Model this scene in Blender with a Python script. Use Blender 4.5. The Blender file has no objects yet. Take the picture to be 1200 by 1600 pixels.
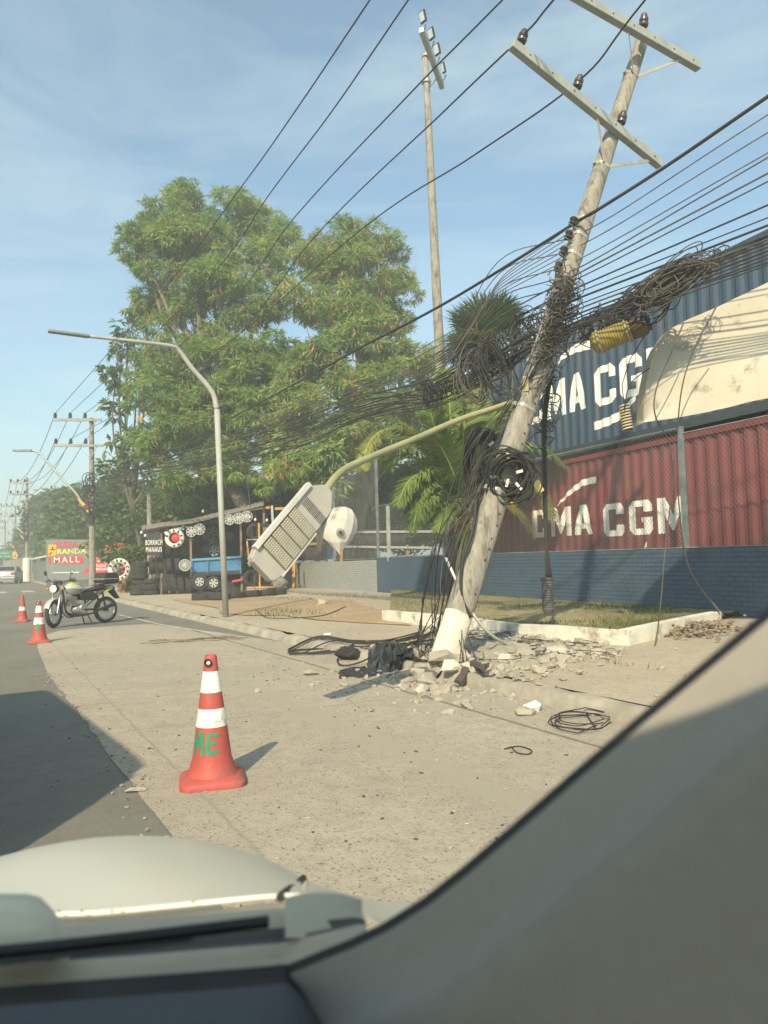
import bpy, bmesh, math, random
from math import sin, cos, pi, radians, atan2, sqrt
from mathutils import Vector, Matrix, Euler, Quaternion
import numpy as np
random.seed(7); rng = np.random.default_rng(7)
SC = bpy.context.scene; COL = SC.collection
# ------------------------------------------------------------------ camera
CH = 1.27; F = 1200.0; PITCH = math.atan(71/1200); ROLL = 0.028
cd = bpy.data.cameras.new('camera'); cam = bpy.data.objects.new('camera', cd); COL.objects.link(cam)
CM = Matrix.Rotation(pi/2+PITCH, 4, 'X') @ Matrix.Rotation(-ROLL, 4, 'Z')
cam.matrix_world = Matrix.Translation((0, 0, CH)) @ CM
cd.sensor_fit = 'VERTICAL'; cd.sensor_height = 36; cd.sensor_width = 27; cd.lens = 27
cd.clip_start = 0.02; cd.clip_end = 3000
cd.dof.use_dof = True; cd.dof.focus_distance = 9.0; cd.dof.aperture_fstop = 4.6
SC.camera = cam
C3 = CM.to_3x3()
# ------------------------------------------------------------------ sky, sun, exposure
SAZ = Vector((0.24, 0.97, 0)).normalized(); SEL = radians(38)
w = bpy.data.worlds.new('World'); SC.world = w; w.use_nodes = True
nt = w.node_tree; nt.nodes.clear()
N = nt.nodes.new; L = nt.links.new
out = N('ShaderNodeOutputWorld'); bg = N('ShaderNodeBackground'); sky = N('ShaderNodeTexSky')
sky.sky_type = 'NISHITA'; sky.sun_disc = False; sky.sun_elevation = SEL
sky.sun_rotation = atan2(-SAZ.x, -SAZ.y) % (2*pi)
sky.air_density = 1.0; sky.dust_density = 1.6; sky.ozone_density = 1.0
bg.inputs['Strength'].default_value = 0.138
tc = N('ShaderNodeTexCoord'); mp = N('ShaderNodeMapping'); mp.inputs['Scale'].default_value = (1.2, 1.2, 4.5); mp.inputs['Rotation'].default_value = (0.25, 0.5, 0.3)
nz = N('ShaderNodeTexNoise'); nz.inputs['Scale'].default_value = 1.6; nz.inputs['Detail'].default_value = 7; nz.inputs['Roughness'].default_value = 0.6
nz.inputs['Distortion'].default_value = 0.6
cr = N('ShaderNodeValToRGB'); cr.color_ramp.elements[0].position = 0.40; cr.color_ramp.elements[1].position = 0.78
cr.color_ramp.elements[0].color = (0.07, 0.07, 0.07, 1); cr.color_ramp.elements[1].color = (0.42, 0.42, 0.42, 1)
mx = N('ShaderNodeMix'); mx.data_type = 'RGBA'; mx.inputs[7].default_value = (7.6, 6.8, 6.2, 1)
L(tc.outputs['Generated'], mp.inputs[0]); L(mp.outputs[0], nz.inputs['Vector']); L(nz.outputs['Fac'], cr.inputs[0])
L(cr.outputs[0], mx.inputs[0]); L(sky.outputs[0], mx.inputs[6]); tn = N('ShaderNodeMix'); tn.data_type = 'RGBA'; tn.blend_type = 'MULTIPLY'; tn.inputs[0].default_value = 1; tn.inputs[7].default_value = (0.80, 1.04, 1.03, 1)
L(mx.outputs[2], tn.inputs[6]); L(tn.outputs[2], bg.inputs['Color']); L(bg.outputs[0], out.inputs['Surface'])
sl = bpy.data.lights.new('sun', 'SUN'); sl.energy = 4.8; sl.angle = radians(1.0); sl.color = (1, 0.84, 0.57)
so = bpy.data.objects.new('sun', sl); COL.objects.link(so)
so.rotation_euler = Vector((SAZ.x*cos(SEL), SAZ.y*cos(SEL), -sin(SEL))).to_track_quat('-Z', 'Y').to_euler()
vs = SC.view_settings; vs.view_transform = 'Standard'; vs.look = 'None'; vs.gamma = 1; vs.exposure = 0.5
SC.render.engine = 'CYCLES'; SC.cycles.max_bounces = 6; SC.cycles.transparent_max_bounces = 16
SC.cycles.volume_bounces = 0; SC.cycles.diffuse_bounces = 3
SC.render.film_transparent = False
# ------------------------------------------------------------------ geometry helpers
def P(x, y, Y):
    d = C3 @ Vector(((x-600)/F, (800-y)/F, -1))
    return Vector((0, 0, CH)) + d*(Y/d.y)
def G(x, y, z=0.0):
    d = C3 @ Vector(((x-600)/F, (800-y)/F, -1))
    return Vector((0, 0, CH)) + d*((z-CH)/d.z)
K0 = G(430, 1000, 0)
U = Vector((-0.468, 0.884, 0)).normalized(); V = Vector((U.y, -U.x, 0)); ZU = Vector((0, 0, 1))
def R(s, t, z=0): return Vector((K0.x, K0.y, z)) + U*s + V*t
def st(p): d = Vector((p.x-K0.x, p.y-K0.y, 0)); return d.dot(U), d.dot(V)
def gz(x, y):
    s, t = st(Vector((x, y, 0)))
    if t < 0: return 0.0
    f = min(1, max(0, (22-s)/22))
    return 0.12 + 0.016*min(t, 9)*f
def onground(x, y):
    z = 0.12
    for _ in range(4):
        p = G(x, y, z); z = gz(p.x, p.y)
    return Vector((p.x, p.y, z))

def wloc(o):
    v = Vector((0, 0, 0))
    while o is not None: v += o.location; o = o.parent
    return v
class M:
    def __init__(s): s.v = []; s.f = []; s.mi = []; s.cur = 0
    def add(s, vs, fs):
        b = len(s.v); s.v += [tuple(v) for v in vs]
        for f in fs: s.f.append(tuple(b+i for i in f)); s.mi.append(s.cur)
        return s
    def box(s, c, size, ax=None):
        c = Vector(c); hx, hy, hz = [a/2 for a in size]
        A = ax or (Vector((1, 0, 0)), Vector((0, 1, 0)), Vector((0, 0, 1)))
        vs = [c+A[0]*hx*i+A[1]*hy*j+A[2]*hz*k for k in (-1, 1) for j in (-1, 1) for i in (-1, 1)]
        return s.add(vs, [(0, 2, 3, 1), (4, 5, 7, 6), (0, 1, 5, 4), (2, 6, 7, 3), (0, 4, 6, 2), (1, 3, 7, 5)])
    def bar(s, a, b, w, h=None, up=ZU):
        a, b = Vector(a), Vector(b); d = (b-a); l = d.length; d.normalize()
        x = d.cross(up)
        if x.length < 1e-4: x = d.cross(Vector((0, 1, 0)))
        x.normalize(); y = x.cross(d)
        return s.box((a+b)/2, (w, l, h or w), (x, d, y))
    def tube(s, pts, r, n=6, cap=True):
        pts = [Vector(p) for p in pts]; m = len(pts)
        rr = r if isinstance(r, (list, tuple)) else [r]*m
        t = (pts[1]-pts[0]).normalized(); x = t.orthogonal().normalized(); vs = []
        for i in range(m):
            t = (pts[min(i+1, m-1)]-pts[max(i-1, 0)])
            if t.length < 1e-9: t = Vector((0, 0, 1))
            t.normalize(); x = (x - t*x.dot(t))
            if x.length < 1e-5: x = t.orthogonal()
            x.normalize(); y = t.cross(x)
            for k in range(n):
                a = 2*pi*k/n; vs.append(pts[i]+(x*cos(a)+y*sin(a))*rr[i])
        fs = [(i*n+k, i*n+(k+1) % n, (i+1)*n+(k+1) % n, (i+1)*n+k) for i in range(m-1) for k in range(n)]
        if cap: fs += [tuple(range(n))[::-1], tuple((m-1)*n+k for k in range(n))]
        return s.add(vs, fs)
    def cyl(s, a, b, r0, r1=None, n=14): return s.tube([a, b], [r0, r1 if r1 is not None else r0], n)
    def lathe(s, prof, c=(0, 0, 0), axis='z', n=24, q=None):
        c = Vector(c); q = q or {'z': Quaternion(), 'y': Quaternion((1, 0, 0), -pi/2), 'x': Quaternion((0, 1, 0), pi/2)}[axis]
        vs = []; m = len(prof)
        for (r, z) in prof:
            for k in range(n):
                a = 2*pi*k/n; vs.append(c+q @ Vector((r*cos(a), r*sin(a), z)))
        fs = [(i*n+k, i*n+(k+1) % n, (i+1)*n+(k+1) % n, (i+1)*n+k) for i in range(m-1) for k in range(n)]
        return s.add(vs, fs)
    def grid(s, rows):
        nr, nc = len(rows), len(rows[0])
        return s.add([p for r in rows for p in r], [(i*nc+j, i*nc+j+1, (i+1)*nc+j+1, (i+1)*nc+j) for i in range(nr-1) for j in range(nc-1)])
    def prism(s, poly, d):
        d = Vector(d); n = len(poly); poly = [Vector(p) for p in poly]
        return s.add(poly+[p+d for p in poly], [tuple(range(n))[::-1], tuple(range(n, 2*n))]+[(i, (i+1) % n, n+(i+1) % n, n+i) for i in range(n)])
    def ball(s, c, r, n=10, m=7, sc=(1, 1, 1), jit=0):
        c = Vector(c); vs = []
        for i in range(m+1):
            a = pi*i/m
            for k in range(n):
                b = 2*pi*k/n; j = 1+random.uniform(-jit, jit)
                vs.append(c+Vector((r*sc[0]*sin(a)*cos(b)*j, r*sc[1]*sin(a)*sin(b)*j, r*sc[2]*cos(a)*j)))
        return s.add(vs, [(i*n+k, (i+1)*n+k, (i+1)*n+(k+1) % n, i*n+(k+1) % n) for i in range(m) for k in range(n)])
    def build(s, name, mats, parent=None, smooth=False, bev=0, weld=False):
        me = bpy.data.meshes.new(name); v = np.array(s.v, dtype=np.float32)
        if parent is not None: off = wloc(parent)
        else:
            lo, hi = v.min(0), v.max(0); off = Vector(((lo[0]+hi[0])/2, (lo[1]+hi[1])/2, lo[2]))
        v = v-np.array(off, dtype=np.float32)
        me.from_pydata(v.tolist(), [], s.f)
        for m in (mats if isinstance(mats, (list, tuple)) else [mats]): me.materials.append(m)
        if any(s.mi): me.polygons.foreach_set('material_index', s.mi)
        if weld or bev:
            b = bmesh.new(); b.from_mesh(me)
            if weld: bmesh.ops.remove_doubles(b, verts=b.verts, dist=1e-5)
            if weld: bmesh.ops.recalc_face_normals(b, faces=b.faces)
            b.to_mesh(me); b.free()
        if smooth:
            me.polygons.foreach_set('use_smooth', [True]*len(me.polygons))
            if smooth != 'all':
                try: me.set_sharp_from_angle(angle=radians(40))
                except Exception: pass
        me.update()
        o = bpy.data.objects.new(name, me); COL.objects.link(o)
        if parent is not None: o.parent = parent
        else: o.location = off
        if bev:
            md = o.modifiers.new('b', 'BEVEL'); md.width = bev; md.segments = 2; md.limit_method = 'ANGLE'
        return o
def tag(o, label=None, cat=None, group=None, kind=None):
    if label: o['label'] = label
    if cat: o['category'] = cat
    if group: o['group'] = group
    if kind: o['kind'] = kind
    return o
def thing(name, label, cat, loc=(0, 0, 0), group=None, rz=0):
    o = bpy.data.objects.new(name, None); COL.objects.link(o); o.location = loc; o.rotation_euler.z = rz
    o.empty_display_size = 0.2
    return tag(o, label, cat, group)
def copy_tree(o, parent=None):
    c = o.copy(); COL.objects.link(c); c.parent = parent
    for ch in [x for x in SC.objects if x.parent == o]: copy_tree(ch, c)
    return c
def bez(pts, n=10):
    pts = [Vector(p) for p in pts]
    if len(pts) < 3: return [pts[0].lerp(pts[1], i/n) for i in range(n+1)]
    e = [pts[0]*2-pts[1]]+pts+[pts[-1]*2-pts[-2]]; out = []
    for i in range(1, len(e)-2):
        a, b, c, d = e[i-1:i+3]
        for k in range(n):
            t = k/n; out.append(0.5*((2*b)+(c-a)*t+(2*a-5*b+4*c-d)*t*t+(3*b-a-3*c+d)*t**3))
    out.append(pts[-1]); return out
def sagline(a, b, sag, n=24):
    a, b = Vector(a), Vector(b)
    return [a.lerp(b, i/n)-ZU*(sag*4*(i/n)*(1-i/n)) for i in range(n+1)]
# ------------------------------------------------------------------ materials
MATS = {}
def mat(name, col, rough=0.8, col2=None, scale=3.0, amt=0.5, bump=0.0, bscale=None, metal=0, spec=0.4, detail=6, coords='Object', stretch=None, dirt=None, dscale=1.0, dthr=0.55):
    if name in MATS: return MATS[name]
    m = bpy.data.materials.new(name); m.use_nodes = True; MATS[name] = m
    nt = m.node_tree; N = nt.nodes.new; L = nt.links.new; b = nt.nodes['Principled BSDF']
    b.inputs['Roughness'].default_value = rough; b.inputs['Metallic'].default_value = metal
    b.inputs['Specular IOR Level'].default_value = spec
    col2 = col2 or tuple(c*0.72 for c in col)
    tc = N('ShaderNodeTexCoord'); mp = N('ShaderNodeMapping'); L(tc.outputs[coords], mp.inputs[0])
    if stretch: mp.inputs['Scale'].default_value = stretch
    nz = N('ShaderNodeTexNoise'); nz.inputs['Scale'].default_value = scale; nz.inputs['Detail'].default_value = detail; nz.inputs['Roughness'].default_value = 0.62
    L(mp.outputs[0], nz.inputs['Vector'])
    r = N('ShaderNodeValToRGB'); r.color_ramp.elements[0].position = 0.5-0.25*amt-0.05; r.color_ramp.elements[1].position = 0.5+0.25*amt+0.05
    r.color_ramp.elements[0].color = (*col2, 1); r.color_ramp.elements[1].color = (*col, 1)
    L(nz.outputs['Fac'], r.inputs[0]); src = r.outputs[0]
    if dirt:
        n2 = N('ShaderNodeTexNoise'); n2.inputs['Scale'].default_value = dscale; n2.inputs['Detail'].default_value = 8; n2.inputs['Roughness'].default_value = 0.7
        L(mp.outputs[0], n2.inputs['Vector']); r2 = N('ShaderNodeValToRGB'); r2.color_ramp.elements[0].position = dthr; r2.color_ramp.elements[1].position = min(1, dthr+0.12)
        L(n2.outputs['Fac'], r2.inputs[0]); mx = N('ShaderNodeMix'); mx.data_type = 'RGBA'; mx.inputs[7].default_value = (*dirt, 1)
        L(r2.outputs[0], mx.inputs[0]); L(src, mx.inputs[6]); src = mx.outputs[2]
    L(src, b.inputs['Base Color'])
    if bump:
        n3 = N('ShaderNodeTexNoise'); n3.inputs['Scale'].default_value = bscale or scale*4; n3.inputs['Detail'].default_value = 5
        L(mp.outputs[0], n3.inputs['Vector']); bp = N('ShaderNodeBump'); bp.inputs['Strength'].default_value = bump; bp.inputs['Distance'].default_value = 0.02
        L(n3.outputs['Fac'], bp.inputs['Height']); L(bp.outputs[0], b.inputs['Normal'])
    return m
def leafmat(name, c1, c2, c3=None, trans=0.3, scale=0.35):
    m = bpy.data.materials.new(name); m.use_nodes = True; nt = m.node_tree; N = nt.nodes.new; L = nt.links.new
    b = nt.nodes['Principled BSDF']; b.inputs['Roughness'].default_value = 0.6; b.inputs['Specular IOR Level'].default_value = 0.25
    g = N('ShaderNodeNewGeometry'); nz = N('ShaderNodeTexNoise'); nz.inputs['Scale'].default_value = scale; nz.inputs['Detail'].default_value = 4
    L(g.outputs['Position'], nz.inputs['Vector']); r = N('ShaderNodeValToRGB')
    r.color_ramp.elements[0].position = 0.35; r.color_ramp.elements[1].position = 0.65
    r.color_ramp.elements[0].color = (*c1, 1); r.color_ramp.elements[1].color = (*c2, 1); L(nz.outputs['Fac'], r.inputs[0])
    mx = N('ShaderNodeMix'); mx.data_type = 'RGBA'; mx.blend_type = 'MULTIPLY'; mx.inputs[0].default_value = 0.75
    r2 = N('ShaderNodeValToRGB'); r2.color_ramp.elements[0].color = (0.5, 0.55, 0.5, 1); r2.color_ramp.elements[1].color = (1.35, 1.3, 1.2, 1)
    L(g.outputs['Random Per Island'], r2.inputs[0]); L(r.outputs[0], mx.inputs[6]); L(r2.outputs[0], mx.inputs[7]); src = mx.outputs[2]
    if c3:
        gt = N('ShaderNodeMath'); gt.operation = 'GREATER_THAN'; gt.inputs[1].default_value = 0.93; L(g.outputs['Random Per Island'], gt.inputs[0])
        m3 = N('ShaderNodeMix'); m3.data_type = 'RGBA'; m3.inputs[7].default_value = (*c3, 1); L(gt.outputs[0], m3.inputs[0]); L(src, m3.inputs[6]); src = m3.outputs[2]
    L(src, b.inputs['Base Color'])
    t = N('ShaderNodeBsdfTranslucent'); L(src, t.inputs['Color']); ms = N('ShaderNodeMixShader'); ms.inputs[0].default_value = trans
    o = nt.nodes['Material Output']; L(b.outputs[0], ms.inputs[1]); L(t.outputs[0], ms.inputs[2]); L(ms.outputs[0], o.inputs['Surface'])
    return m
def textmesh(body, size, off=0.0, align='CENTER', sx=1.0, space=1.0):
    c = bpy.data.curves.new('t', 'FONT'); c.body = body; c.size = size; c.offset = off; c.align_x = align; c.align_y = 'CENTER'
    c.space_character = space; c.resolution_u = 4
    o = bpy.data.objects.new('t', c); COL.objects.link(o); me = bpy.data.meshes.new_from_object(o)
    b = bmesh.new(); b.from_mesh(me); bpy.data.objects.remove(o); bpy.data.curves.remove(c); bpy.data.meshes.remove(me)
    for v in b.verts: v.co.x *= sx
    return b
def place_text(b, name, m, parent, fn):
    """fn maps flat text coordinates (x right, y up) to world points"""
    mm = M(); b.verts.index_update()
    mm.add([fn(v.co.x, v.co.y) for v in b.verts], [[v.index for v in f.verts] for f in b.faces]); b.free()
    return mm.build(name, m, parent)
def flat_text(body, size, name, m, parent, c, right, up=ZU, off=0.0, sx=1.0, align='CENTER', nrm=0.006, space=1.0):
    c, right, up = Vector(c), Vector(right).normalized(), Vector(up).normalized(); n = right.cross(up)
    return place_text(textmesh(body, size, off, align, sx, space), name, m, parent, lambda x, y: c+right*x+up*y+n*nrm)
# ------------------------------------------------------------------ shared materials
m_steel = mat('galvanised_steel', (0.42, 0.43, 0.41), 0.5, metal=0.3, scale=8)
m_dark = mat('dark_rubber', (0.035, 0.035, 0.035), 0.8, (0.022, 0.022, 0.023), scale=9)
m_cable = mat('cable_black', (0.035, 0.034, 0.032), 0.65, (0.022, 0.022, 0.022), scale=3)
m_cable2 = mat('cable_grey', (0.13, 0.115, 0.095), 0.7, (0.06, 0.055, 0.05), scale=3)
m_white = mat('white_paint', (0.78, 0.76, 0.7), 0.6, (0.6, 0.58, 0.52), scale=6, dirt=(0.3, 0.27, 0.22), dscale=5, dthr=0.62)
m_conc_pole = mat('pole_concrete', (0.37, 0.345, 0.295), 0.95, (0.19, 0.175, 0.15), scale=4.5, amt=.9, stretch=(3, 3, 0.8), bump=0.7, bscale=14, dirt=(0.13, 0.115, 0.095), dscale=3.5, dthr=0.515)
# ------------------------------------------------------------------ ground sheets
def pos_mat(name, c1, c2, speck, rough, lines=None, sscale=60, sthr=0.66, big=0.5):
    m = bpy.data.materials.new(name); m.use_nodes = True; nt = m.node_tree; N = nt.nodes.new; L = nt.links.new; b = nt.nodes['Principled BSDF']
    b.inputs['Roughness'].default_value = rough; b.inputs['Specular IOR Level'].default_value = 0.25
    g = N('ShaderNodeNewGeometry')
    def noise(s, d, r=0.6):
        n = N('ShaderNodeTexNoise'); n.inputs['Scale'].default_value = s; n.inputs['Detail'].default_value = d; n.inputs['Roughness'].default_value = r
        L(g.outputs['Position'], n.inputs['Vector']); return n.outputs['Fac']
    def ramp(f, a, z, ca=(0, 0, 0), cz=(1, 1, 1)):
        r = N('ShaderNodeValToRGB'); r.color_ramp.elements[0].position = a; r.color_ramp.elements[1].position = z
        r.color_ramp.elements[0].color = (*ca, 1); r.color_ramp.elements[1].color = (*cz, 1); L(f, r.inputs[0]); return r.outputs[0]
    def mix(f, a, bcol, mode='MIX'):
        x = N('ShaderNodeMix'); x.data_type = 'RGBA'; x.blend_type = mode
        if isinstance(f, float): x.inputs[0].default_value = f
        else: L(f, x.inputs[0])
        L(a, x.inputs[6])
        if isinstance(bcol, tuple): x.inputs[7].default_value = (*bcol, 1)
        else: L(bcol, x.inputs[7])
        return x.outputs[2]
    c = ramp(noise(big, 8, 0.65), 0.36, 0.64, c2, c1)
    c = mix(ramp(noise(7, 6, 0.7), 0.45, 0.72), c, tuple(x*0.74 for x in c1))
    c = mix(ramp(noise(0.35, 8, 0.7), 0.5, 0.62, (0, 0, 0), (.55, .55, .55)), c, tuple(x*0.72 for x in c1))
    c = mix(ramp(noise(sscale, 3, 0.6), sthr, sthr+0.05), c, speck)
    c = mix(ramp(noise(sscale*2.2, 2, 0.5), sthr-.02, sthr+0.04), c, speck)
    c = mix(ramp(noise(sscale*0.55, 3, 0.7), 0.70, 0.74), c, tuple(min(1, x*1.45) for x in c1))
    c = mix(ramp(noise(1.7, 9, 0.75), 0.60, 0.72, (0, 0, 0), (0.45, 0.45, 0.45)), c, tuple(x*0.55 for x in c1))
    if lines:
        vo = N('ShaderNodeTexVoronoi'); vo.feature = 'DISTANCE_TO_EDGE'; vo.inputs['Scale'].default_value = 0.33
        ad = N('ShaderNodeVectorMath'); ad.operation = 'ADD'; dn = N('ShaderNodeTexNoise'); dn.inputs['Scale'].default_value = 1.6; dn.inputs['Detail'].default_value = 6; L(g.outputs['Position'], dn.inputs['Vector'])
        L(g.outputs['Position'], ad.inputs[0]); L(dn.outputs['Color'], ad.inputs[1]); L(ad.outputs[0], vo.inputs['Vector'])
        ck = ramp(vo.outputs['Distance'], 0.0, 0.006, (.8, .8, .8), (0, 0, 0)); mk = ramp(noise(0.5, 2), .5, .56)
        mm_ = N('ShaderNodeMix'); mm_.data_type = 'RGBA'; mm_.blend_type = 'MULTIPLY'; mm_.inputs[0].default_value = 1; L(ck, mm_.inputs[6]); L(mk, mm_.inputs[7]); c = mix(mm_.outputs[2], c, tuple(x*.4 for x in c1))
    for (vec, off, wd, per, dark) in (lines or []):
        d = N('ShaderNodeVectorMath'); d.operation = 'DOT_PRODUCT'; L(g.outputs['Position'], d.inputs[0]); d.inputs[1].default_value = vec
        a = N('ShaderNodeMath'); a.operation = 'ADD'; L(d.outputs['Value'], a.inputs[0]); a.inputs[1].default_value = -off
        nn = N('ShaderNodeMath'); nn.operation = 'MULTIPLY_ADD'; L(noise(3, 4), nn.inputs[0]); nn.inputs[1].default_value = 0.05; L(a.outputs[0], nn.inputs[2])
        if per:
            p = N('ShaderNodeMath'); p.operation = 'PINGPONG'; L(nn.outputs[0], p.inputs[0]); p.inputs[1].default_value = per/2
        else:
            p = N('ShaderNodeMath'); p.operation = 'ABSOLUTE'; L(nn.outputs[0], p.inputs[0])
        c = mix(ramp(p.outputs[0], 0.0, wd, (1, 1, 1), (0, 0, 0)), c, dark)
    L(c, b.inputs['Base Color'])
    bp = N('ShaderNodeBump'); bp.inputs['Strength'].default_value = 0.8; bp.inputs['Distance'].default_value = 0.012
    L(noise(45, 6, 0.7), bp.inputs['Height']); L(bp.outputs[0], b.inputs['Normal'])
    return m
k_t = K0.dot(V); k_s = K0.dot(U)
m_asph = pos_mat('asphalt', (0.21, 0.20, 0.165), (0.155, 0.15, 0.13), (0.3, 0.28, 0.23), 0.85, sscale=90, sthr=0.62)
m_conc = pos_mat('road_concrete', (0.435, 0.382, 0.30), (0.36, 0.315, 0.25), (0.13, 0.115, 0.09), 0.9, sscale=34, sthr=0.64,
                 lines=[(tuple(V), k_t-0.62, 0.03, 0, (0.12, 0.11, 0.09)), (tuple(U), k_s-5.6, 0.018, 5.6, (0.26, 0.23, 0.18)), (tuple(V), k_t-3.1, 0.015, 0, (0.28, 0.25, 0.2)), (tuple(V), k_t-1.75, 0.22, 0, (0.35, 0.31, 0.24)), (tuple(V), k_t-3.6, 0.26, 0, (0.35, 0.31, 0.24))])
m_walk = pos_mat('sandy_pavement', (0.48, 0.41, 0.305), (0.38, 0.325, 0.25), (0.2, 0.17, 0.13), 0.95, sscale=30, sthr=0.64, big=0.7)
m_dirt = pos_mat('reddish_dirt', (0.45, 0.33, 0.2), (0.36, 0.27, 0.18), (0.15, 0.12, 0.09), 0.95, sscale=20, sthr=0.64, big=1.2)
m_kerb = mat('kerb_concrete', (0.40, 0.36, 0.29), 0.95, (0.24, 0.215, 0.17), scale=3, bump=0.6, bscale=14, dirt=(0.16, 0.14, 0.11), dscale=4, dthr=0.6)
def sheet(name, pts, m, z=0.0):
    o = M().add([(p[0], p[1], z) for p in pts], [tuple(range(len(pts)))]).build(name, m)
    return tag(o, kind='structure')
sheet('ground', [(-900, -300), (900, -300), (900, 1500), (-900, 1500)], pos_mat('open_ground', (0.2, 0.17, 0.11), (0.15, 0.14, 0.08), (0.1, 0.1, 0.06), 0.95, big=0.05), -0.02)
a0, a1 = R(-60, 0.3), R(420, 0.3)
sheet('road', [tuple(a0-V*16), tuple(a0), tuple(a1), tuple(a1-V*16)], m_asph, 0.0)
# concrete bus bay with a ragged near-straight edge against the asphalt
b1, b2, b3 = G(270, 1310), G(75, 1052), G(58, 1012)
dirb = (b1-b2).normalized(); edge = []
for k in range(0, 90):
    p = b2.lerp(b1+dirb*26, (k/89)**1.5); nrm = Vector((-dirb.y, dirb.x, 0)); edge.append(p+nrm*random.uniform(-0.014, 0.014))
edge = [G(340, 988), G(232, 975), G(140, 981), G(92, 986), G(62, 996), b3]+edge
bay = [tuple(p) for p in edge]+[tuple(R(-60, 0.3))]+[tuple(R(-3, 0.3))]
bm = bmesh.new(); vs_ = [bm.verts.new((p[0], p[1], 0.005)) for p in bay]; f_ = bm.faces.new(vs_); bmesh.ops.triangulate(bm, faces=[f_])
me_ = bpy.data.meshes.new('concrete_bay'); bm.normal_update(); bm.to_mesh(me_); bm.free()
me_.materials.append(m_conc); o_ = bpy.data.objects.new('road_concrete_bay', me_); COL.objects.link(o_); tag(o_, kind='structure')
mm = M()
for k in range(220):
    i = random.random()**1.4; p = b2.lerp(b1+dirb*6, i); nrm = Vector((-dirb.y, dirb.x, 0)); p = p+nrm*random.gauss(0, .07); r = random.uniform(.003, .011)
    mm.box((p.x, p.y, .006+r*.4), (r*2, r*1.5, r), (Vector((cos(k), sin(k), 0)), Vector((-sin(k), cos(k), 0)), ZU))
tag(mm.build('edge_gravel', m_conc), 'fine loose grit along the asphalt edge', 'gravel', None, 'stuff')
# kerb (worn) and pavement
def walk(s0, s1, nm, tmax):
    ns = max(2, int((s1-s0)/0.8)); tt = [0.18, 0.4, 1, 2, 3, 4, 5, 6, 7, 8, 9, 12, tmax]
    rows = []
    for i in range(ns+1):
        s = s0+(s1-s0)*i/ns; row = []
        for t in tt:
            p = R(s, t); z = gz(p.x, p.y)+(0 if t < 0.3 else random.uniform(-0.006, 0.006)); row.append((p.x, p.y, z-0.002))
        rows.append(row)
    o = M().grid(rows).build(nm, m_walk, smooth='all'); tag(o, kind='structure')
    k = M(); s = s0
    ns = int((s1-s0)/0.25); prof = []
    for i in range(ns+1):
        s = s0+(s1-s0)*i/ns; w_ = random.uniform(-0.02, 0.02); h_ = 0.115+random.uniform(-0.016, 0.006)
        if random.random() < 0.08: h_ -= 0.03
        prof.append([R(s, -0.02+w_*0.5, -0.01), R(s, 0.01+w_, h_*0.75), R(s, 0.05+w_*0.6, h_), R(s, 0.19, h_+0.004), R(s, 0.2, 0.0)])
    o = k.grid(prof).build('kerb', m_kerb, smooth=True); tag(o, kind='structure')
walk(-30, 33, 'pavement', 16)
walk(44, 420, 'pavement_beyond', 10)
o = M().grid([[R(s, t, 0.002) for t in (0.2, 40)] for s in (33, 44)]).build('side_street', m_asph); tag(o, kind='structure')
# yard behind the walls
mm = M(); mm.grid([[R(s, t, 0.14) for t in (9, 60)] for s in (-30, 60)]); tag(mm.build('yard_ground', m_dirt), kind='structure')
# crossing stripes and kerb-side line
mw = mat('road_line', (0.6, 0.58, 0.5), 0.8, (0.35, 0.33, 0.28), scale=5, dirt=(0.2, 0.19, 0.17), dscale=4, dthr=0.5)
mm = M()
for k in range(5): mm.grid([[R(s, -1.6-k*1.3, 0.006), R(s, -2.2-k*1.3, 0.006)] for s in (31.5, 34.5)])
tag(mm.build('road_crossing_marking', mw), kind='structure')
mm = M(); q0, q1, q2 = G(182, 961), G(245, 976), G(345, 993)
nn_ = Vector((0.5, 0.3, 0)).normalized()*0.08
mm.add([q0, q1, q2, q2+nn_, q1+nn_, q0+nn_], [(0, 1, 4, 5), (1, 2, 3, 4)])
for i in range(len(mm.v)): mm.v[i] = (mm.v[i][0], mm.v[i][1], 0.010)
tag(mm.build('road_edge_marking', mw), kind='structure')
mm = M()
for (x, y) in ((160, 1036), (210, 1234)):
    p = G(x, y, 0.01); mm.add([p+Vector(q) for q in ((-.05, -.03, 0), (.07, -.02, 0), (.06, .05, 0), (-.04, .04, 0))], [(0, 1, 2, 3)])
tag(mm.build('road_paint_traces', mw), kind='structure')
# dirt patch by the shop
dp = M(); c = onground(430, 945)
pts = []
for k in range(28):
    a = 2*pi*k/28; r_ = 1+0.25*random.uniform(-1, 1); p = c+U*cos(a)*6.5*r_+V*sin(a)*1.7*r_; pts.append((p.x, p.y, gz(p.x, p.y)+0.012))
dp.add([(c.x, c.y, gz(c.x, c.y)+0.02)]+pts, [(0, 1+k, 1+(k+1) % 28) for k in range(28)]); tag(dp.build('dirt_ground_patch', m_dirt), kind='structure')

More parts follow.
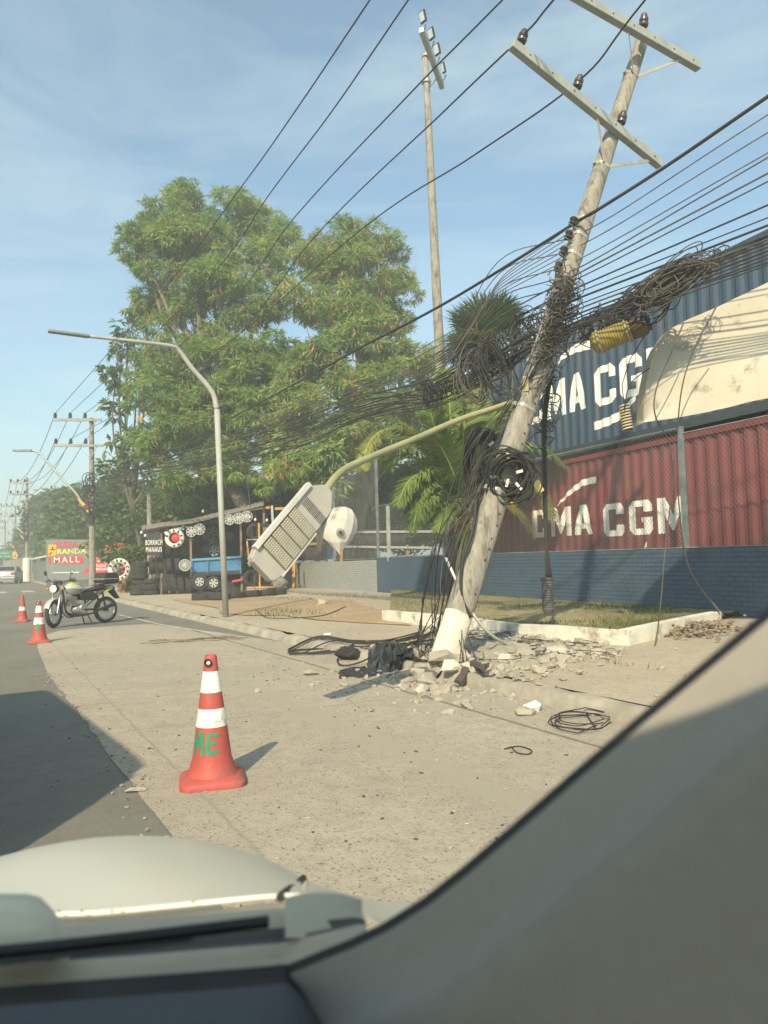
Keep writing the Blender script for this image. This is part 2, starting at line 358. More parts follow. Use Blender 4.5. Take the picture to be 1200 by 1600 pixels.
# ------------------------------------------------------------------ walls
WD = Vector((-0.41, 0.912, 0)).normalized(); WN = Vector((-WD.y, WD.x, 0))  # WN faces the road
if WN.x > 0: WN = -WN
W0 = Vector((3.467, 16.0, 0))
def wall_at_px(x):  # parameter along the wall line seen at pixel column x
    d = C3 @ Vector(((x-600)/F, (800-866)/F, -1)); d = Vector((d.x, d.y)); den = d.x*WD.y-d.y*WD.x
    k = (W0.x*WD.y-W0.y*WD.x)/den; p = Vector((d.x*k, d.y*k, 0)); return (p-W0).dot(WD)
def brickmat(name, c, c2, mort, dirt=None):
    m = bpy.data.materials.new(name); m.use_nodes = True; nt = m.node_tree; N = nt.nodes.new; L = nt.links.new; b = nt.nodes['Principled BSDF']
    b.inputs['Roughness'].default_value = 0.85
    tc = N('ShaderNodeTexCoord'); sp = N('ShaderNodeSeparateXYZ'); L(tc.outputs['Object'], sp.inputs[0]); cb = N('ShaderNodeCombineXYZ')
    dt = N('ShaderNodeVectorMath'); dt.operation = 'DOT_PRODUCT'; L(tc.outputs['Object'], dt.inputs[0]); dt.inputs[1].default_value = tuple(WD)
    L(dt.outputs['Value'], cb.inputs[0]); L(sp.outputs['Z'], cb.inputs[1])
    br = N('ShaderNodeTexBrick'); L(cb.outputs[0], br.inputs['Vector']); br.inputs['Color1'].default_value = (*c, 1); br.inputs['Color2'].default_value = (*c2, 1)
    br.inputs['Mortar'].default_value = (*mort, 1); br.inputs['Scale'].default_value = 1; br.inputs['Brick Width'].default_value = 0.22; br.inputs['Row Height'].default_value = 0.075
    br.inputs['Mortar Size'].default_value = 0.009; br.inputs['Mortar Smooth'].default_value = 0.4
    nz = N('ShaderNodeTexNoise'); nz.inputs['Scale'].default_value = 1.3; nz.inputs['Detail'].default_value = 9; nz.inputs['Roughness'].default_value = 0.7; L(tc.outputs['Object'], nz.inputs['Vector'])
    r = N('ShaderNodeValToRGB'); r.color_ramp.elements[0].position = 0.45; r.color_ramp.elements[1].position = 0.68; L(nz.outputs['Fac'], r.inputs[0])
    mx = N('ShaderNodeMix'); mx.data_type = 'RGBA'; L(r.outputs[0], mx.inputs[0]); L(br.outputs['Color'], mx.inputs[6]); mx.inputs[7].default_value = (*(dirt or tuple(x*0.7 for x in c)), 1)
    L(mx.outputs[2], b.inputs['Base Color']); bp = N('ShaderNodeBump'); bp.inputs['Strength'].default_value = 0.8; bp.inputs['Distance'].default_value = 0.012; bp.invert = True
    L(br.outputs['Fac'], bp.inputs['Height']); L(bp.outputs[0], b.inputs['Normal']); return m
m_blue = brickmat('blue_block_wall', (0.05, 0.088, 0.14), (0.056, 0.1, 0.155), (0.03, 0.05, 0.085), (0.07, 0.105, 0.14))
m_grey = brickmat('grey_block_wall', (0.36, 0.37, 0.33), (0.3, 0.31, 0.28), (0.2, 0.19, 0.17), (0.25, 0.3, 0.33))
sB = wall_at_px(588); sR = wall_at_px(1185)-6; sL = wall_at_px(425)
def wallseg(name, lab, s0, s1, top0, top1, m):
    mm = M(); a = W0+WD*s0; b = W0+WD*s1; T = -WN*0.14
    n = 24; rows = []
    f0 = [a.lerp(b, i/n) for i in range(n+1)]
    vb = lambda p, z: (p.x, p.y, z)
    tz = [top0+(top1-top0)*i/n for i in range(n+1)]
    mm.grid([[vb(p, 0) for p in f0], [vb(p, tz[i]) for i, p in enumerate(f0)], [vb(p+T, tz[i]) for i, p in enumerate(f0)], [vb(p+T, 0) for p in f0]])
    mm.add([vb(a, 0), vb(a, tz[0]), vb(a+T, tz[0]), vb(a+T, 0)], [(0, 1, 2, 3)]); mm.add([vb(b, 0), vb(b, tz[-1]), vb(b+T, tz[-1]), vb(b+T, 0)], [(0, 3, 2, 1)])
    return tag(mm.build(name, m), lab, 'wall')
wallseg('blue_wall', 'low dark blue painted block wall in front of the shipping containers', sR, sB, 1.29, 1.27, m_blue)
wallseg('grey_wall', 'low bare grey block wall with pale blue lower band beside the tyre shed', sB+0.003, sL, 1.2, 1.13, m_grey)
# chain-link fence on top of the walls
fen = thing('chain_link_fence', 'tall chain link fence with square steel posts on top of the blue and grey walls', 'fence', W0+WD*((sB+sR)/2))
off = -WN*0.07; m_post = mat('fence_post', (0.2, 0.25, 0.25), 0.6, (0.12, 0.15, 0.16), scale=5)
for x, hh in ((1068, 2.05), (588, 3.3), (520, 3.0), (1300, 2.05)):
    s = wall_at_px(x); p = W0+WD*s+off; z0 = 1.2
    M().box((p.x, p.y, (z0+hh+1.27)/2), (0.075, 0.075, hh+1.27-z0), (WD, WN, ZU)).build('post', m_post, fen)
p = W0+WD*wall_at_px(606)+off+WN*0.03; M().box((p.x, p.y, 2.0), (0.09, 0.09, 1.7), (WD, WN, ZU)).build('post', mat('fence_post_pale', (0.4, 0.42, 0.4), 0.6), fen)
p = W0+WD*wall_at_px(690)+off; M().box((p.x, p.y, 1.9), (0.06, 0.06, 1.4), (WD, WN, ZU)).build('post', m_steel, fen)
def mesh_wire(s0, s1, z0, z1, cell, r):
    mm = M(); H = z1-z0; k = s0-H
    base = W0+off
    while k < s1:
        for sg in (1, -1):
            if sg == 1: a, b = (k, z0), (k+H, z1)
            else: a, b = (k, z1), (k+H, z0)
            # clip to s0..s1
            (xa, za), (xb, zb) = a, b; sl_ = (zb-za)/(xb-xa)
            if xa < s0: za += sl_*(s0-xa); xa = s0
            if xb > s1: zb -= sl_*(xb-s1); xb = s1
            if xb-xa > 0.02:
                pa = base+WD*xa; pb = base+WD*xb
                mm.tube([(pa.x, pa.y, za), (pb.x, pb.y, zb)], r, 3, False)
        k += cell
    for z in (z0+0.01, z1):
        pa, pb = base+WD*s0, base+WD*s1; mm.tube([(pa.x, pa.y, z), (pb.x, pb.y, z)], 0.012, 5)
    return mm
m_wire = mat('fence_wire', (0.3, 0.31, 0.3), 0.55, (0.2, 0.2, 0.19), metal=0.2, scale=4)
mesh_wire(sR, wall_at_px(1070), 1.28, 3.2, 0.085, 0.0017).build('wire_mesh', m_wire, fen)
mesh_wire(wall_at_px(1070), wall_at_px(700), 1.28, 3.3, 0.085, 0.0022).build('wire_mesh', m_wire, fen)
mesh_wire(wall_at_px(700), wall_at_px(588), 1.28, 2.9, 0.1, 0.003).build('wire_mesh', m_wire, fen)
mesh_wire(wall_at_px(588), wall_at_px(520), 1.22, 4.3, 0.11, 0.004).build('wire_mesh', m_wire, fen)
mesh_wire(wall_at_px(520), sL, 1.17, 3.0, 0.12, 0.0035).build('wire_mesh', m_wire, fen)

# ------------------------------------------------------------------ shipping containers
CDn = Vector((-0.408, 1, 0)).normalized(); CN = Vector((-CDn.y, CDn.x, 0)); CN = CN if CN.x < 0 else -CN
C0 = Vector((4.07, 17.6, 0))
def c_at(x):
    d = C3 @ Vector(((x-600)/F, (800-866)/F, -1)); den = d.x*CDn.y-d.y*CDn.x
    k = (C0.x*CDn.y-C0.y*CDn.x)/den; return (Vector((d.x*k, d.y*k, 0))-C0).dot(CDn)
PER = 0.28
def corr(s):
    u = (s/PER) % 1.0
    if u < 0.25: return 0.0
    if u < 0.5: return -0.036*(u-0.25)/0.25
    if u < 0.75: return -0.036
    return -0.036*(1-(u-0.75)/0.25)
def breaks(s0, s1):
    k0 = math.floor(s0/(PER/4)); out = []
    k = k0
    while k*PER/4 < s1:
        if k*PER/4 > s0+1e-4: out.append(k*PER/4)
        k += 1
    return [s0]+out+[s1]
def CP(s, z, o=0.0): q = C0+CDn*s+CN*o; return Vector((q.x, q.y, z))
CB = [[(.15, 1), (.85, 1), (1, .85), (1, .82), (0, .82), (0, .85)], [(0, .82), (.33, .82), (.33, .18), (0, .18)], [(.68, .82), (1, .82), (1, .66), (.68, .66)], [(0, .18), (1, .18), (1, .15), (.85, 0), (.15, 0), (0, .15)]]
GL = {'C': CB+[[(.68, .34), (1, .34), (1, .18), (.68, .18)]], 'G': CB+[[(.68, .5), (1, .5), (1, .18), (.68, .18)], [(.52, .5), (.68, .5), (.68, .36), (.52, .36)]],
      'M': [[(0, 0), (0, 1), (.3, 1), (.3, 0)], [(.9, 0), (.9, 1), (1.2, 1), (1.2, 0)], [(.3, 1), (.36, 1), (.6, .45), (.6, .08), (.52, .08), (.3, .58)], [(.9, 1), (.84, 1), (.6, .45), (.6, .08), (.68, .08), (.9, .58)]],
      'A': [[(0, 0), (.33, 1), (.5, 1), (.5, .75), (.3, 0)], [(1, 0), (.67, 1), (.5, 1), (.5, .75), (.7, 0)], [(.36, .2), (.41, .38), (.59, .38), (.64, .2)]]}
def blocktext(body):
    b = bmesh.new(); x = 0
    for ch in body:
        for pl in GL[ch]: b.faces.new([b.verts.new((x+px*.95, py, 0)) for px, py in pl])
        x += (1.2 if ch == 'M' else 1.0)*.95+(.16 if body == 'CMA' else .24)
    return b
def container(name, lab, z0, H, sL_, sR_, m, mrail, zlog, scl, dirm, texts, arcs):
    # sR_ < sL_ (s grows away from the camera)
    r = thing(name, lab, 'shipping container', CP((sL_+sR_)/2, z0, -1.2))
    for (o_, nm) in ((0, 'side_panel'), (-2.4, 'side_panel')):
        b = breaks(sR_+0.1, sL_-0.1)
        M().grid([[CP(s, z0+0.16, o_+(corr(s) if o_ == 0 else -corr(s))) for s in b], [CP(s, z0+H-0.1, o_+(corr(s) if o_ == 0 else -corr(s))) for s in b]]).build(nm, m, r)
    for zz, hh, nm in ((z0+0.08, 0.16, 'bottom_rail'), (z0+H-0.05, 0.1, 'top_rail')):
        for o_ in (0.0, -2.42):
            M().bar(CP(sR_, zz, o_), CP(sL_, zz, o_), 0.06, hh).build(nm, mrail, r)
    M().box(CP((sL_+sR_)/2, z0+H-0.03, -1.2), (2.4, sL_-sR_, 0.03), (CN, CDn, ZU)).build('roof', m, r)
    for e in (sR_, sL_):
        M().box(CP(e, z0+H/2, -1.2), (2.35, 0.05, H-0.1), (CN, CDn, ZU)).build('end_wall', m, r)
        for o_ in (0.008, -2.41): M().box(CP(e, z0+H/2, o_), (0.1, 0.12, H), (CN, CDn, ZU)).build('corner_post', mrail, r)
    mw_ = mat('container_letter_white', (0.85, 0.84, 0.78), 0.6, (0.7, 0.68, 0.62), scale=5, dirt=(0.42, 0.33, 0.3), dscale=7, dthr=0.6)
    for (body, xl, xr, zc, h) in texts:
        sa, sb = c_at(xl), c_at(xr); wid = sa-sb
        tb = blocktext(body)
        xs = [v.co.x for v in tb.verts]; ys = [v.co.y for v in tb.verts]; mnx, mxx, mny, mxy = min(xs), max(xs), min(ys), max(ys)
        # text x grows to the right = s decreasing
        for v in tb.verts: v.co.x = sa-(v.co.x-mnx)/(mxx-mnx)*wid; v.co.y = (v.co.y-mny)/(mxy-mny)*h-h/2
        for s in breaks(sb, sa)[1:-1]:
            bmesh.ops.bisect_plane(tb, geom=tb.verts[:]+tb.edges[:]+tb.faces[:], plane_co=(s, 0, 0), plane_no=(1, 0, 0))
        place_text(tb, 'lettering', mw_, r, lambda x, y: CP(x, zc+y, corr(x)+0.006))
    for pts in arcs:   # hand shaped swoosh strips: list of (px x, z, half width)
        mmx = M(); rows = []
        ss = [(c_at(x), z, hw) for (x, z, hw) in pts]
        lo, hi = ss[-1][0], ss[0][0]
        allb = sorted(set(breaks(lo, hi)+list(np.linspace(lo, hi, 30))))
        for s in allb:
            f = [q for q in ss]; 
            z = float(np.interp(s, [q[0] for q in f[::-1]], [q[1] for q in f[::-1]])); hw = float(np.interp(s, [q[0] for q in f[::-1]], [q[2] for q in f[::-1]]))
            rows.append([CP(s, z-hw, corr(s)+0.006), CP(s, z+hw, corr(s)+0.006)])
        mmx.grid(rows).build('swoosh', mw_, r)
    return r
m_red = mat('container_red', (0.205, 0.050, 0.052), 0.6, (0.15, 0.041, 0.043), scale=1.5, stretch=(2.5, 2.5, 0.22), dirt=(0.14, 0.06, 0.045), dscale=2.2, dthr=0.54, bump=.5, bscale=1.6)
m_cblue = mat('container_blue', (0.048, 0.085, 0.135), 0.6, (0.036, 0.064, 0.105), scale=1.5, stretch=(2.5, 2.5, 0.2), dirt=(0.11, 0.10, 0.09), dscale=2.2, dthr=0.54, bump=.5, bscale=1.6)
m_rred = mat('rail_red', (0.2, 0.04, 0.037), 0.6); m_rblue = mat('rail_dark', (0.05, 0.07, 0.08), 0.6)
def cz(x, y): # height of a pixel on the container face
    s = c_at(x); q = CP(s, 0); return P(x, y, q.y).z
zr0 = 0.47; HR = 2.9
cs1 = c_at(1300)
container('red_container', 'dark red corrugated shipping container with white lettering standing behind the blue wall', zr0, HR, c_at(745), cs1, m_red, m_rred, 0, 1, None,
          [('CMA', 832, 928, cz(880, 815), 0.66), ('CGM', 944, 1078, cz(1010, 808), 0.68)],
          [[(873, cz(873, 790), 0.02), (895, cz(895, 768), 0.06), (915, cz(915, 754), 0.07), (936, cz(936, 749), 0.07)], [(1003, cz(1003, 860), 0.02), (1012, cz(1012, 850), 0.05)]])
container('blue_container', 'dark blue corrugated shipping container with white lettering stacked on the red one', zr0+HR+0.1, HR, c_at(690), cs1, m_cblue, m_rblue, 0, 1, None,
          [('CMA', 834, 926, cz(882, 622), 0.84), ('CGM', 941, 1072, cz(1005, 585), 0.84)],
          [[(882, cz(882, 568), 0.03), (893, cz(893, 556), 0.06), (910, cz(910, 545), 0.09), (935, cz(935, 538), 0.1)], [(937, cz(937, 666), 0.09), (962, cz(962, 657), 0.09), (985, cz(985, 645), 0.09), (1003, cz(1003, 620), 0.05)]])
mmb = M()
for s in (c_at(760), (c_at(760)+cs1)/2, cs1+0.3):
    for o_ in (-0.3, -2.1): mmb.box(CP(s, 0.3, o_), (0.35, 0.35, 0.34), (CN, CDn, ZU))
for i_, s in enumerate((c_at(760), (c_at(760)+cs1)/2, cs1+0.3)):
    b_ = M().box(CP(s, 0.305, -1.2), (2.3, 0.4, 0.33), (CN, CDn, ZU)).build('concrete_sleeper', m_kerb); tag(b_, 'concrete sleeper under the red shipping container', 'sleeper', 'sleepers under the red container')
# cream rounded hood in front of the containers
m_cream = mat('cream_fibreglass', (0.52, 0.485, 0.395), 0.75, (0.42, 0.385, 0.31), scale=1.2, dirt=(0.2, 0.17, 0.13), dscale=3.0, dthr=0.585, bump=.3)
hd = thing('rounded_hood', 'large cream rounded metal hood with peeling paint patches in front of the blue container', 'hood', onground(1300, 985))
ol = [(1005, 660), (1006, 630), (1010, 600), (1017, 565), (1028, 538), (1045, 515), (1075, 499), (1120, 480), (1200, 441), (1330, 375)]
lo_ = [(1005, 660), (1050, 654), (1100, 645), (1140, 636), (1170, 628), (1200, 622), (1235, 614), (1270, 606), (1330, 592), (1400, 575)]
Yh = lambda x: 8.95-(x-1005)*0.0035
rows = []
for k in range(9):
    t = k/8; row = []
    for (a, b) in zip(lo_, ol):
        x = a[0]+(b[0]-a[0])*t; y = a[1]+(b[1]-a[1])*t
        row.append(P(x, y, Yh(x)+0.22*t**2.2))
    rows.append(row)
back = [[p+Vector((0.03, 0.06+.3*(k/8)**2, .01)) for p in row] for k, row in enumerate(rows)]
mm = M(); mm.grid(rows); mm.build('shell', m_cream, hd, smooth='all')
mm = M(); mm.grid([rows[-1], back[-1]]); mm.grid([back[0], rows[0]]); mm.grid([[r[0] for r in rows], [r[0] for r in back]]); mm.grid(back)
mm.build('casing', mat('hood_casing', (0.5, 0.44, 0.31), 0.7), hd)
pp = [rows[0][-2]+Vector((0.05, 0.3, 0)), rows[0][-1]+Vector((0.1, 0.3, 0))]
for q in pp: M().cyl((q.x+.1, q.y+.1, 0.1), (q.x+.1, q.y+.1, q.z+.6), 0.05, n=10).build('support_post', m_steel, hd)
# ------------------------------------------------------------------ leaning pole
pb = onground(693, 1036); pb.y = pb.y
PB = P(693, 1034, pb.y); PA = P(957, 208, 9.95); PT = PA+(PA-PB).normalized()*((P(1012, 58, 10.2)-PA).length)
axis = (PT-PB).normalized()
AL = (P(800, 70, 9.15)-P(1031, 253, 10.3)).normalized()  # arm direction, towards the road end
def PL(f): return PB+(PT-PB)*f
def PX(y):  # fraction of the pole at pixel row y
    lo, hi = 0.0, 1.0
    for _ in range(30):
        m_ = (lo+hi)/2; q = PL(m_)-Vector((0, 0, CH)); c = C3.transposed() @ q; yy = 800-F*c.y/(-c.z)
        if yy > y: lo = m_
        else: hi = m_
    return lo
PN = axis.cross(AL).normalized()
if PN.y > 0: PN = -PN     # towards the camera
PS = PN.cross(axis).normalized()
if PS.x < 0: PS = -PS
pole = thing('utility_pole', 'broken weathered concrete utility pole leaning right over rubble with white painted foot', 'utility pole', PB)
def pole_sec(f):
    w_ = 0.168-0.078*f; d_ = 0.14-0.05*f
    c = PL(f); return [c+PS*(w_*cos(a))*(abs(cos(a))**-0.35 if abs(cos(a)) > .05 else 1)*0.9+PN*(d_*sin(a))*(abs(sin(a))**-0.35 if abs(sin(a)) > .05 else 1)*0.9 for a in [2*pi*(k+0.5)/16 for k in range(16)]]
def poleseg(f0, f1, n, nm, m, jag=0):
    mm = M(); rows = [pole_sec(f0+(f1-f0)*i/n) for i in range(n+1)]
    if jag:
        for k in range(16): rows[0][k] = rows[0][k]-axis*random.uniform(0, jag)
    rows = [r+[r[0]] for r in rows]; mm.grid(rows)
    if nm == 'shaft':
        mm.cur = 1
        for k in range(26):
            if random.random() < .25: continue
            f = fw+0.015+k*0.0145+random.uniform(-.003, .003); mm.box(PL(f)+PN*((.14-.05*f)*.93)+PS*(.045 if k % 2 else .03), (0.010+.006*(k % 3), 0.012, 0.02), (PS, PN, axis))
        mm.cur = 0
    mm.add(rows[0][:-1], [tuple(range(16))]); mm.add(rows[-1][:-1], [tuple(range(16))])
    return mm.build(nm, m, pole, smooth='all')
fw = PX(958)
m_footw = mat('pole_whitewash', (0.74, 0.69, 0.58), 0.85, (0.58, 0.53, 0.44), scale=5, dirt=(0.33, 0.29, 0.23), dscale=5, dthr=0.55, bump=.5)
tag(poleseg(-0.005, fw, 4, 'painted_foot', m_footw, 0.22), 'white painted foot of the pole')
md_ = mat('hole_dark', (0.09, 0.08, 0.065), 0.9)
posh = poleseg(fw, 1.02, 30, 'shaft', [m_conc_pole, md_])
m_band = mat('pole_band', (0.45, 0.43, 0.38), 0.5, metal=0.3)
for y in (120, 262, 348, 372, 402, 440, 447, 572, 640, 770):
    f = PX(y); mm = M(); sc_ = [(p-PL(f))*1.05+PL(f) for p in pole_sec(f)]; sc_.append(sc_[0])
    mm.grid([[p-axis*0.022 for p in sc_], [p+axis*0.022 for p in sc_]])
    mm.box(PL(f)-PS*(0.172-0.078*f), (0.05, 0.05, 0.05), (PS, PN, axis)); mm.build('band', m_band, pole)
m_arm = mat('crossarm_paint', (0.33, 0.36, 0.34), 0.7, (0.24, 0.26, 0.25), scale=4, dirt=(0.16, 0.17, 0.15), dscale=3, dthr=0.66)
m_ins = mat('insulator_brown', (0.09, 0.06, 0.065), 0.3, (0.06, 0.045, 0.05), scale=8)
def insulator(base, up, parent, s=1.0, m=None):
    q = ZU.rotation_difference(up); mm = M()
    mm.lathe([(0.012*s, -0.06*s), (0.012*s, 0.02*s), (0.05*s, 0.02*s), (0.056*s, 0.05*s), (0.036*s, 0.07*s), (0.05*s, 0.08*s), (0.053*s, 0.115*s), (0.034*s, 0.13*s), (0.04*s, 0.15*s), (0.034*s, 0.175*s), (0.001, 0.18*s)], base, n=14, q=q)
    return mm.build('insulator', m or m_ins, parent, smooth=True)
HVI = {}
def xarm(name, fpole, e_left, e_right, ins):
    a = P(*e_left); b = P(*e_right); front = PN*0.0
    d = (a-b).normalized(); up = (axis-d*axis.dot(d)).normalized(); n = d.cross(up).normalized()
    if n.y > 0: n = -n
    sh = n*0.14; a += sh; b += sh
    mm = M(); mm.box((a+b)/2, ((a-b).length, 0.10, 0.12), (d, n, up)); ar = mm.build('crossarm', m_arm, pole, bev=0.008)
    Ln = (a-b).length
    mh = M()
    for k in range(7):
        c = b+d*(Ln*(0.06+0.14*k)); mh.cyl(c+n*0.045, c+n*0.056, 0.012, n=8)
    mh.build('hole_pattern', md_, ar)
    return a, b, d, up, n, ar
a, b, d, up, n, ar2 = xarm('lower', 0, (788, 80, 9.15), (1019, 265, 10.28), None)
for key, t in (('w4', 0.045), ('w5', 0.40), ('x', 0.70)):
    p = a.lerp(b, t)+up*0.11; insulator(p, up, ar2, 1.15); HVI[key] = p+up*0.13
jn = PL(PX(262))
M().bar(a.lerp(b, 0.56)-up*0.06, jn+PN*0.1-PS*0.05, 0.012, 0.04).build('brace', m_band, ar2); M().bar(a.lerp(b, 0.93)-up*0.06, jn+PN*0.1+PS*0.05, 0.012, 0.04).build('brace', m_band, ar2)
a1_, b1_, d1, up1, n1, ar1 = xarm('upper', 0, (849, -17, 9.35), (1079, 114, 10.5), None)
for key, t in (('w1', 0.04), ('w3', 0.2), ('y', 0.60)):
    p = a1_.lerp(b1_, t)+up1*0.11; insulator(p, up1, ar1, 1.15); HVI[key] = p+up1*0.13
jn = PL(PX(122))
M().bar(a1_.lerp(b1_, 0.50)-up1*0.06, jn+PN*0.1-PS*0.05, 0.012, 0.04).build('brace', m_band, ar1); M().bar(a1_.lerp(b1_, 0.86)-up1*0.06, jn+PN*0.1+PS*0.05, 0.012, 0.04).build('brace', m_band, ar1)
# low voltage rack: four spool insulators on the road side of the shaft
for y in (362, 383, 408, 432):
    f = PX(y); q = PL(f)-PS*0.17+PN*0.05; rk = M(); rk.bar(PL(f)-PS*0.1+PN*0.05+axis*0.05, q-PS*0.06+axis*0.05, 0.01, 0.03); rk.bar(PL(f)-PS*0.1+PN*0.05-axis*0.05, q-PS*0.06-axis*0.05, 0.01, 0.03)
    ro = rk.build('spool_bracket', m_band, pole)
    M().lathe([(0.02, -0.05), (0.045, -0.05), (0.05, -0.03), (0.025, 0), (0.05, 0.03), (0.045, 0.05), (0.02, 0.05)], q-PS*0.02, n=12, q=ZU.rotation_difference(axis)).build('spool_insulator', m_dark, ro, smooth=True)
# ------------------------------------------------------------------ far utility poles
def far_pole(lab, x, Y, top_y, arms, hang=True, group='utility poles down the street', whitebase=False, r=0.17):
    t = P(x, top_y, Y); g = Vector((t.x, t.y, 0.1)); up_ = thing('utility_pole', lab, 'utility pole', g, group)
    mm = M(); mm.tube([g.lerp(t, i/6) for i in range(7)], [r-0.06*i/6 for i in range(7)], 10); mm.build('shaft', m_conc_pole, up_, smooth=True)
    res = []
    for (ay, xl, xr) in arms:
        a = P(xl, ay, Y); b = P(xr, ay, Y); d_ = (b-a); n_ = Vector((0, -1, 0))*0.2
        ar = M().bar(a+n_, b+n_, 0.1, 0.13).build('crossarm', m_arm, up_)
        M().bar(a.lerp(b, 0.45)+n_, Vector((t.x, t.y-0.15, a.z-0.7)), 0.03).build('brace', m_band, ar); M().bar(a.lerp(b, 0.9)+n_, Vector((t.x, t.y-0.15, a.z-0.7)), 0.03).build('brace', m_band, ar)
        for k in (0.04, 0.35, 0.66):
            p = a.lerp(b, k)+n_+ZU*0.07; insulator(p, ZU, ar, 1.6, m_dark); res.append(p+ZU*0.25)
    if hang:  # equipment and cable clumps on the shaft
        z = t.z*0.55
        mm = M()
        for k in range(26):
            c = Vector((t.x+random.uniform(-.15, .15), t.y-0.15, z+random.uniform(-1.0, 1.0))); rr = random.uniform(.12, .32)
            mm.tube([c+Vector((cos(q)*rr, random.uniform(-.05, .05), sin(q)*rr*1.3)) for q in np.linspace(0, 2*pi, 12)], 0.018, 4, False)
        mm.build('cable_clump', m_cable, up_)
        M().box((t.x, t.y-0.22, z-1.2), (0.3, 0.2, 0.35)).build('junction_box', m_dark, up_)
    if whitebase:
        M().lathe([(0.36, 0), (0.34, 2.0), (0.2, 2.05), (0.19, 2.05)], (g.x, g.y, 0.05), n=16).build('concrete_collar', m_white, up_, smooth=True)
    return up_, res
pA, IA = far_pole('grey concrete utility pole behind the motorcycle beside the grey mall board', 143, 38, 653, [(657, 86, 161), (697, 87, 162)])
pBp, IB = far_pole('utility pole with a thick white concrete collar left of the grey mall board', 42, 67, 746, [(755, 17, 52), (773, 17, 52)], whitebase=True)
pC, IC = far_pole('third utility pole from the mall board, just left of the white collared one', 24, 96, 790, [(791, 2, 30), (806, 2, 30)])
pD, ID = far_pole('farthest utility pole at the left edge above the green road sign', 8, 126, 814, [(816, 0, 12), (826, 0, 12)], hang=False)
t = P(233, 770, 32); g = Vector((t.x, t.y, 0.1))
tag(M().tube([g, t], [0.12, 0.1], 8).build('concrete_post', m_conc_pole), 'thin bare concrete post rising behind the left end of the tyre shed', 'post')
# ------------------------------------------------------------------ overhead wires
def cable(name, pts, r, lab, cat, group, m=None, n=5, sub=8):
    o = M().tube(bez(pts, sub), r, n).build(name, m or m_cable, smooth='all'); return tag(o, lab, cat, group)
def ext(a, b, k=3.0): return b+(b-a)*k
HVL = ['high voltage wire sagging between the pole crossarms against open sky']
hv = [  # (insulator on pole A, points in the picture with depth, outgoing point)
    (IA[0], [(250, 459, 22), (378, 291, 15.5), (468, 164, 12.6), (578, 0, 10.2)]),
    (IA[1], [(300, 464, 22), (430, 291, 15.5), (520, 172, 12.6), (638, 0, 10.0)]),
    (IA[2], [(330, 500, 24), (460, 340, 16), (640, 147, 11.6), (785, 0, 9.6)]),
    (IA[4], [(330, 560, 26), (490, 372, 17), (700, 168, 11)]),
    (IA[5], [(350, 540, 25), (560, 362, 15.5), (740, 243, 11.2)]),
]
def outw(p, q, k=2.5): return q+(q-p)*k
for i, (st_, pl) in enumerate(hv):
    pts = [st_]+[P(*q) for q in pl]
    if i == 3: pts += [HVI['w4'], P(865, 0, 8.2)]
    if i == 4: pts += [HVI['w5'], P(1008, 0, 8.4)]
    pts.append(outw(pts[-2], pts[-1], 3))
    cable('power_line', pts, 0.0125, 'thin black power line of the high crossarms rising across the open sky', 'power line', 'power lines on the crossarms', n=5, sub=10)
for i in range(3):
    cable('power_line', sagline(IA[i], IB[i], 1.3)[::3], 0.016, 'sagging power line between the utility poles behind the motorcycle', 'power line', 'power lines between far poles', sub=4)
    cable('power_line', sagline(IA[3+i], IB[3+i], 1.3)[::3], 0.016, 'sagging power line between the utility poles behind the motorcycle', 'power line', 'power lines between far poles', sub=4)
    for (q, w2) in ((IB, IC), (IC, ID)):
        cable('power_line', sagline(q[i], w2[i], 1.2)[::3], 0.02, 'sagging power line between the utility poles behind the motorcycle', 'power line', 'power lines between far poles', sub=4)
# bundle: left (pole A) < leaning pole < right edge
def Pp(y, o=0.0, n=0.12): f = PX(y); return PL(f)+PN*n+PS*o
def bundle(yl_mid, y_pole, y_right, r, mid=None, m=None, name='overhead_cable', lab=None, cat='cable', grp='telecom cables strung between the poles', yA=None, x_pole_off=0, midp=None):
    """left end on pole A, pass the leaning pole, leave on the right"""
    pA_ = P(145+random.uniform(-2, 2), yA or random.uniform(735, 790), 37.8)
    pts = [pA_, P(400, yl_mid+random.uniform(-3, 3), 19.5)]
    if mid: pts += [P(*q) for q in mid]
    pts.append(Pp(y_pole, x_pole_off))
    if y_right is not None:
        xr = midp or None
        if xr: pts += [P(*q) for q in xr]
        e = P(1205, y_right, 7.5); pts.append(e); pts.append(outw(pts[-2], e, 2.2))
    return cable(name, pts, r*.75, lab or 'black telecom cable strung from the leaning pole over the containers', cat, grp, m, sub=9)
bundle(632, 361, 147, 0.028, [(560, 545, 13.5), (700, 471, 11.2)], midp=[(925, 333, 9.0), (1040, 260, 8.4)], x_pole_off=-0.15, lab='thick twisted black power cable running across the middle of the leaning pole', cat='power line', grp=None, name='power_cable')
R_ = random.uniform
for (yp, yr, r, ym) in ((366, 176, .009, 655), (388, 204, .009, 664), (412, 236, .009, 668), (428, 243, .011, 672), (438, 268, .014, 676), (446, 281, .010, 682),
                        (462, 318, .014, 686), (470, 338, .010, 690), (480, 350, .018, 694), (492, 366, .010, 697), (500, 372, .015, 700), (508, 378, .015, 704),
                        (516, 384, .012, 706), (522, 390, .016, 709), (528, 396, .012, 712), (534, 402, .012, 714), (528, 408, .013, 716), (540, 412, .01, 722)):
    m1 = [(560, ym-62+R_(-8, 8), 13.8), (690, (ym-88 if ym > 680 else ym-110)+R_(-12, 12), 11.4), (780, yp+R_(25, 60), 10.3)]
    bundle(ym, yp, yr, r, m1, m=m_cable if random.random() < .75 else m_cable2)
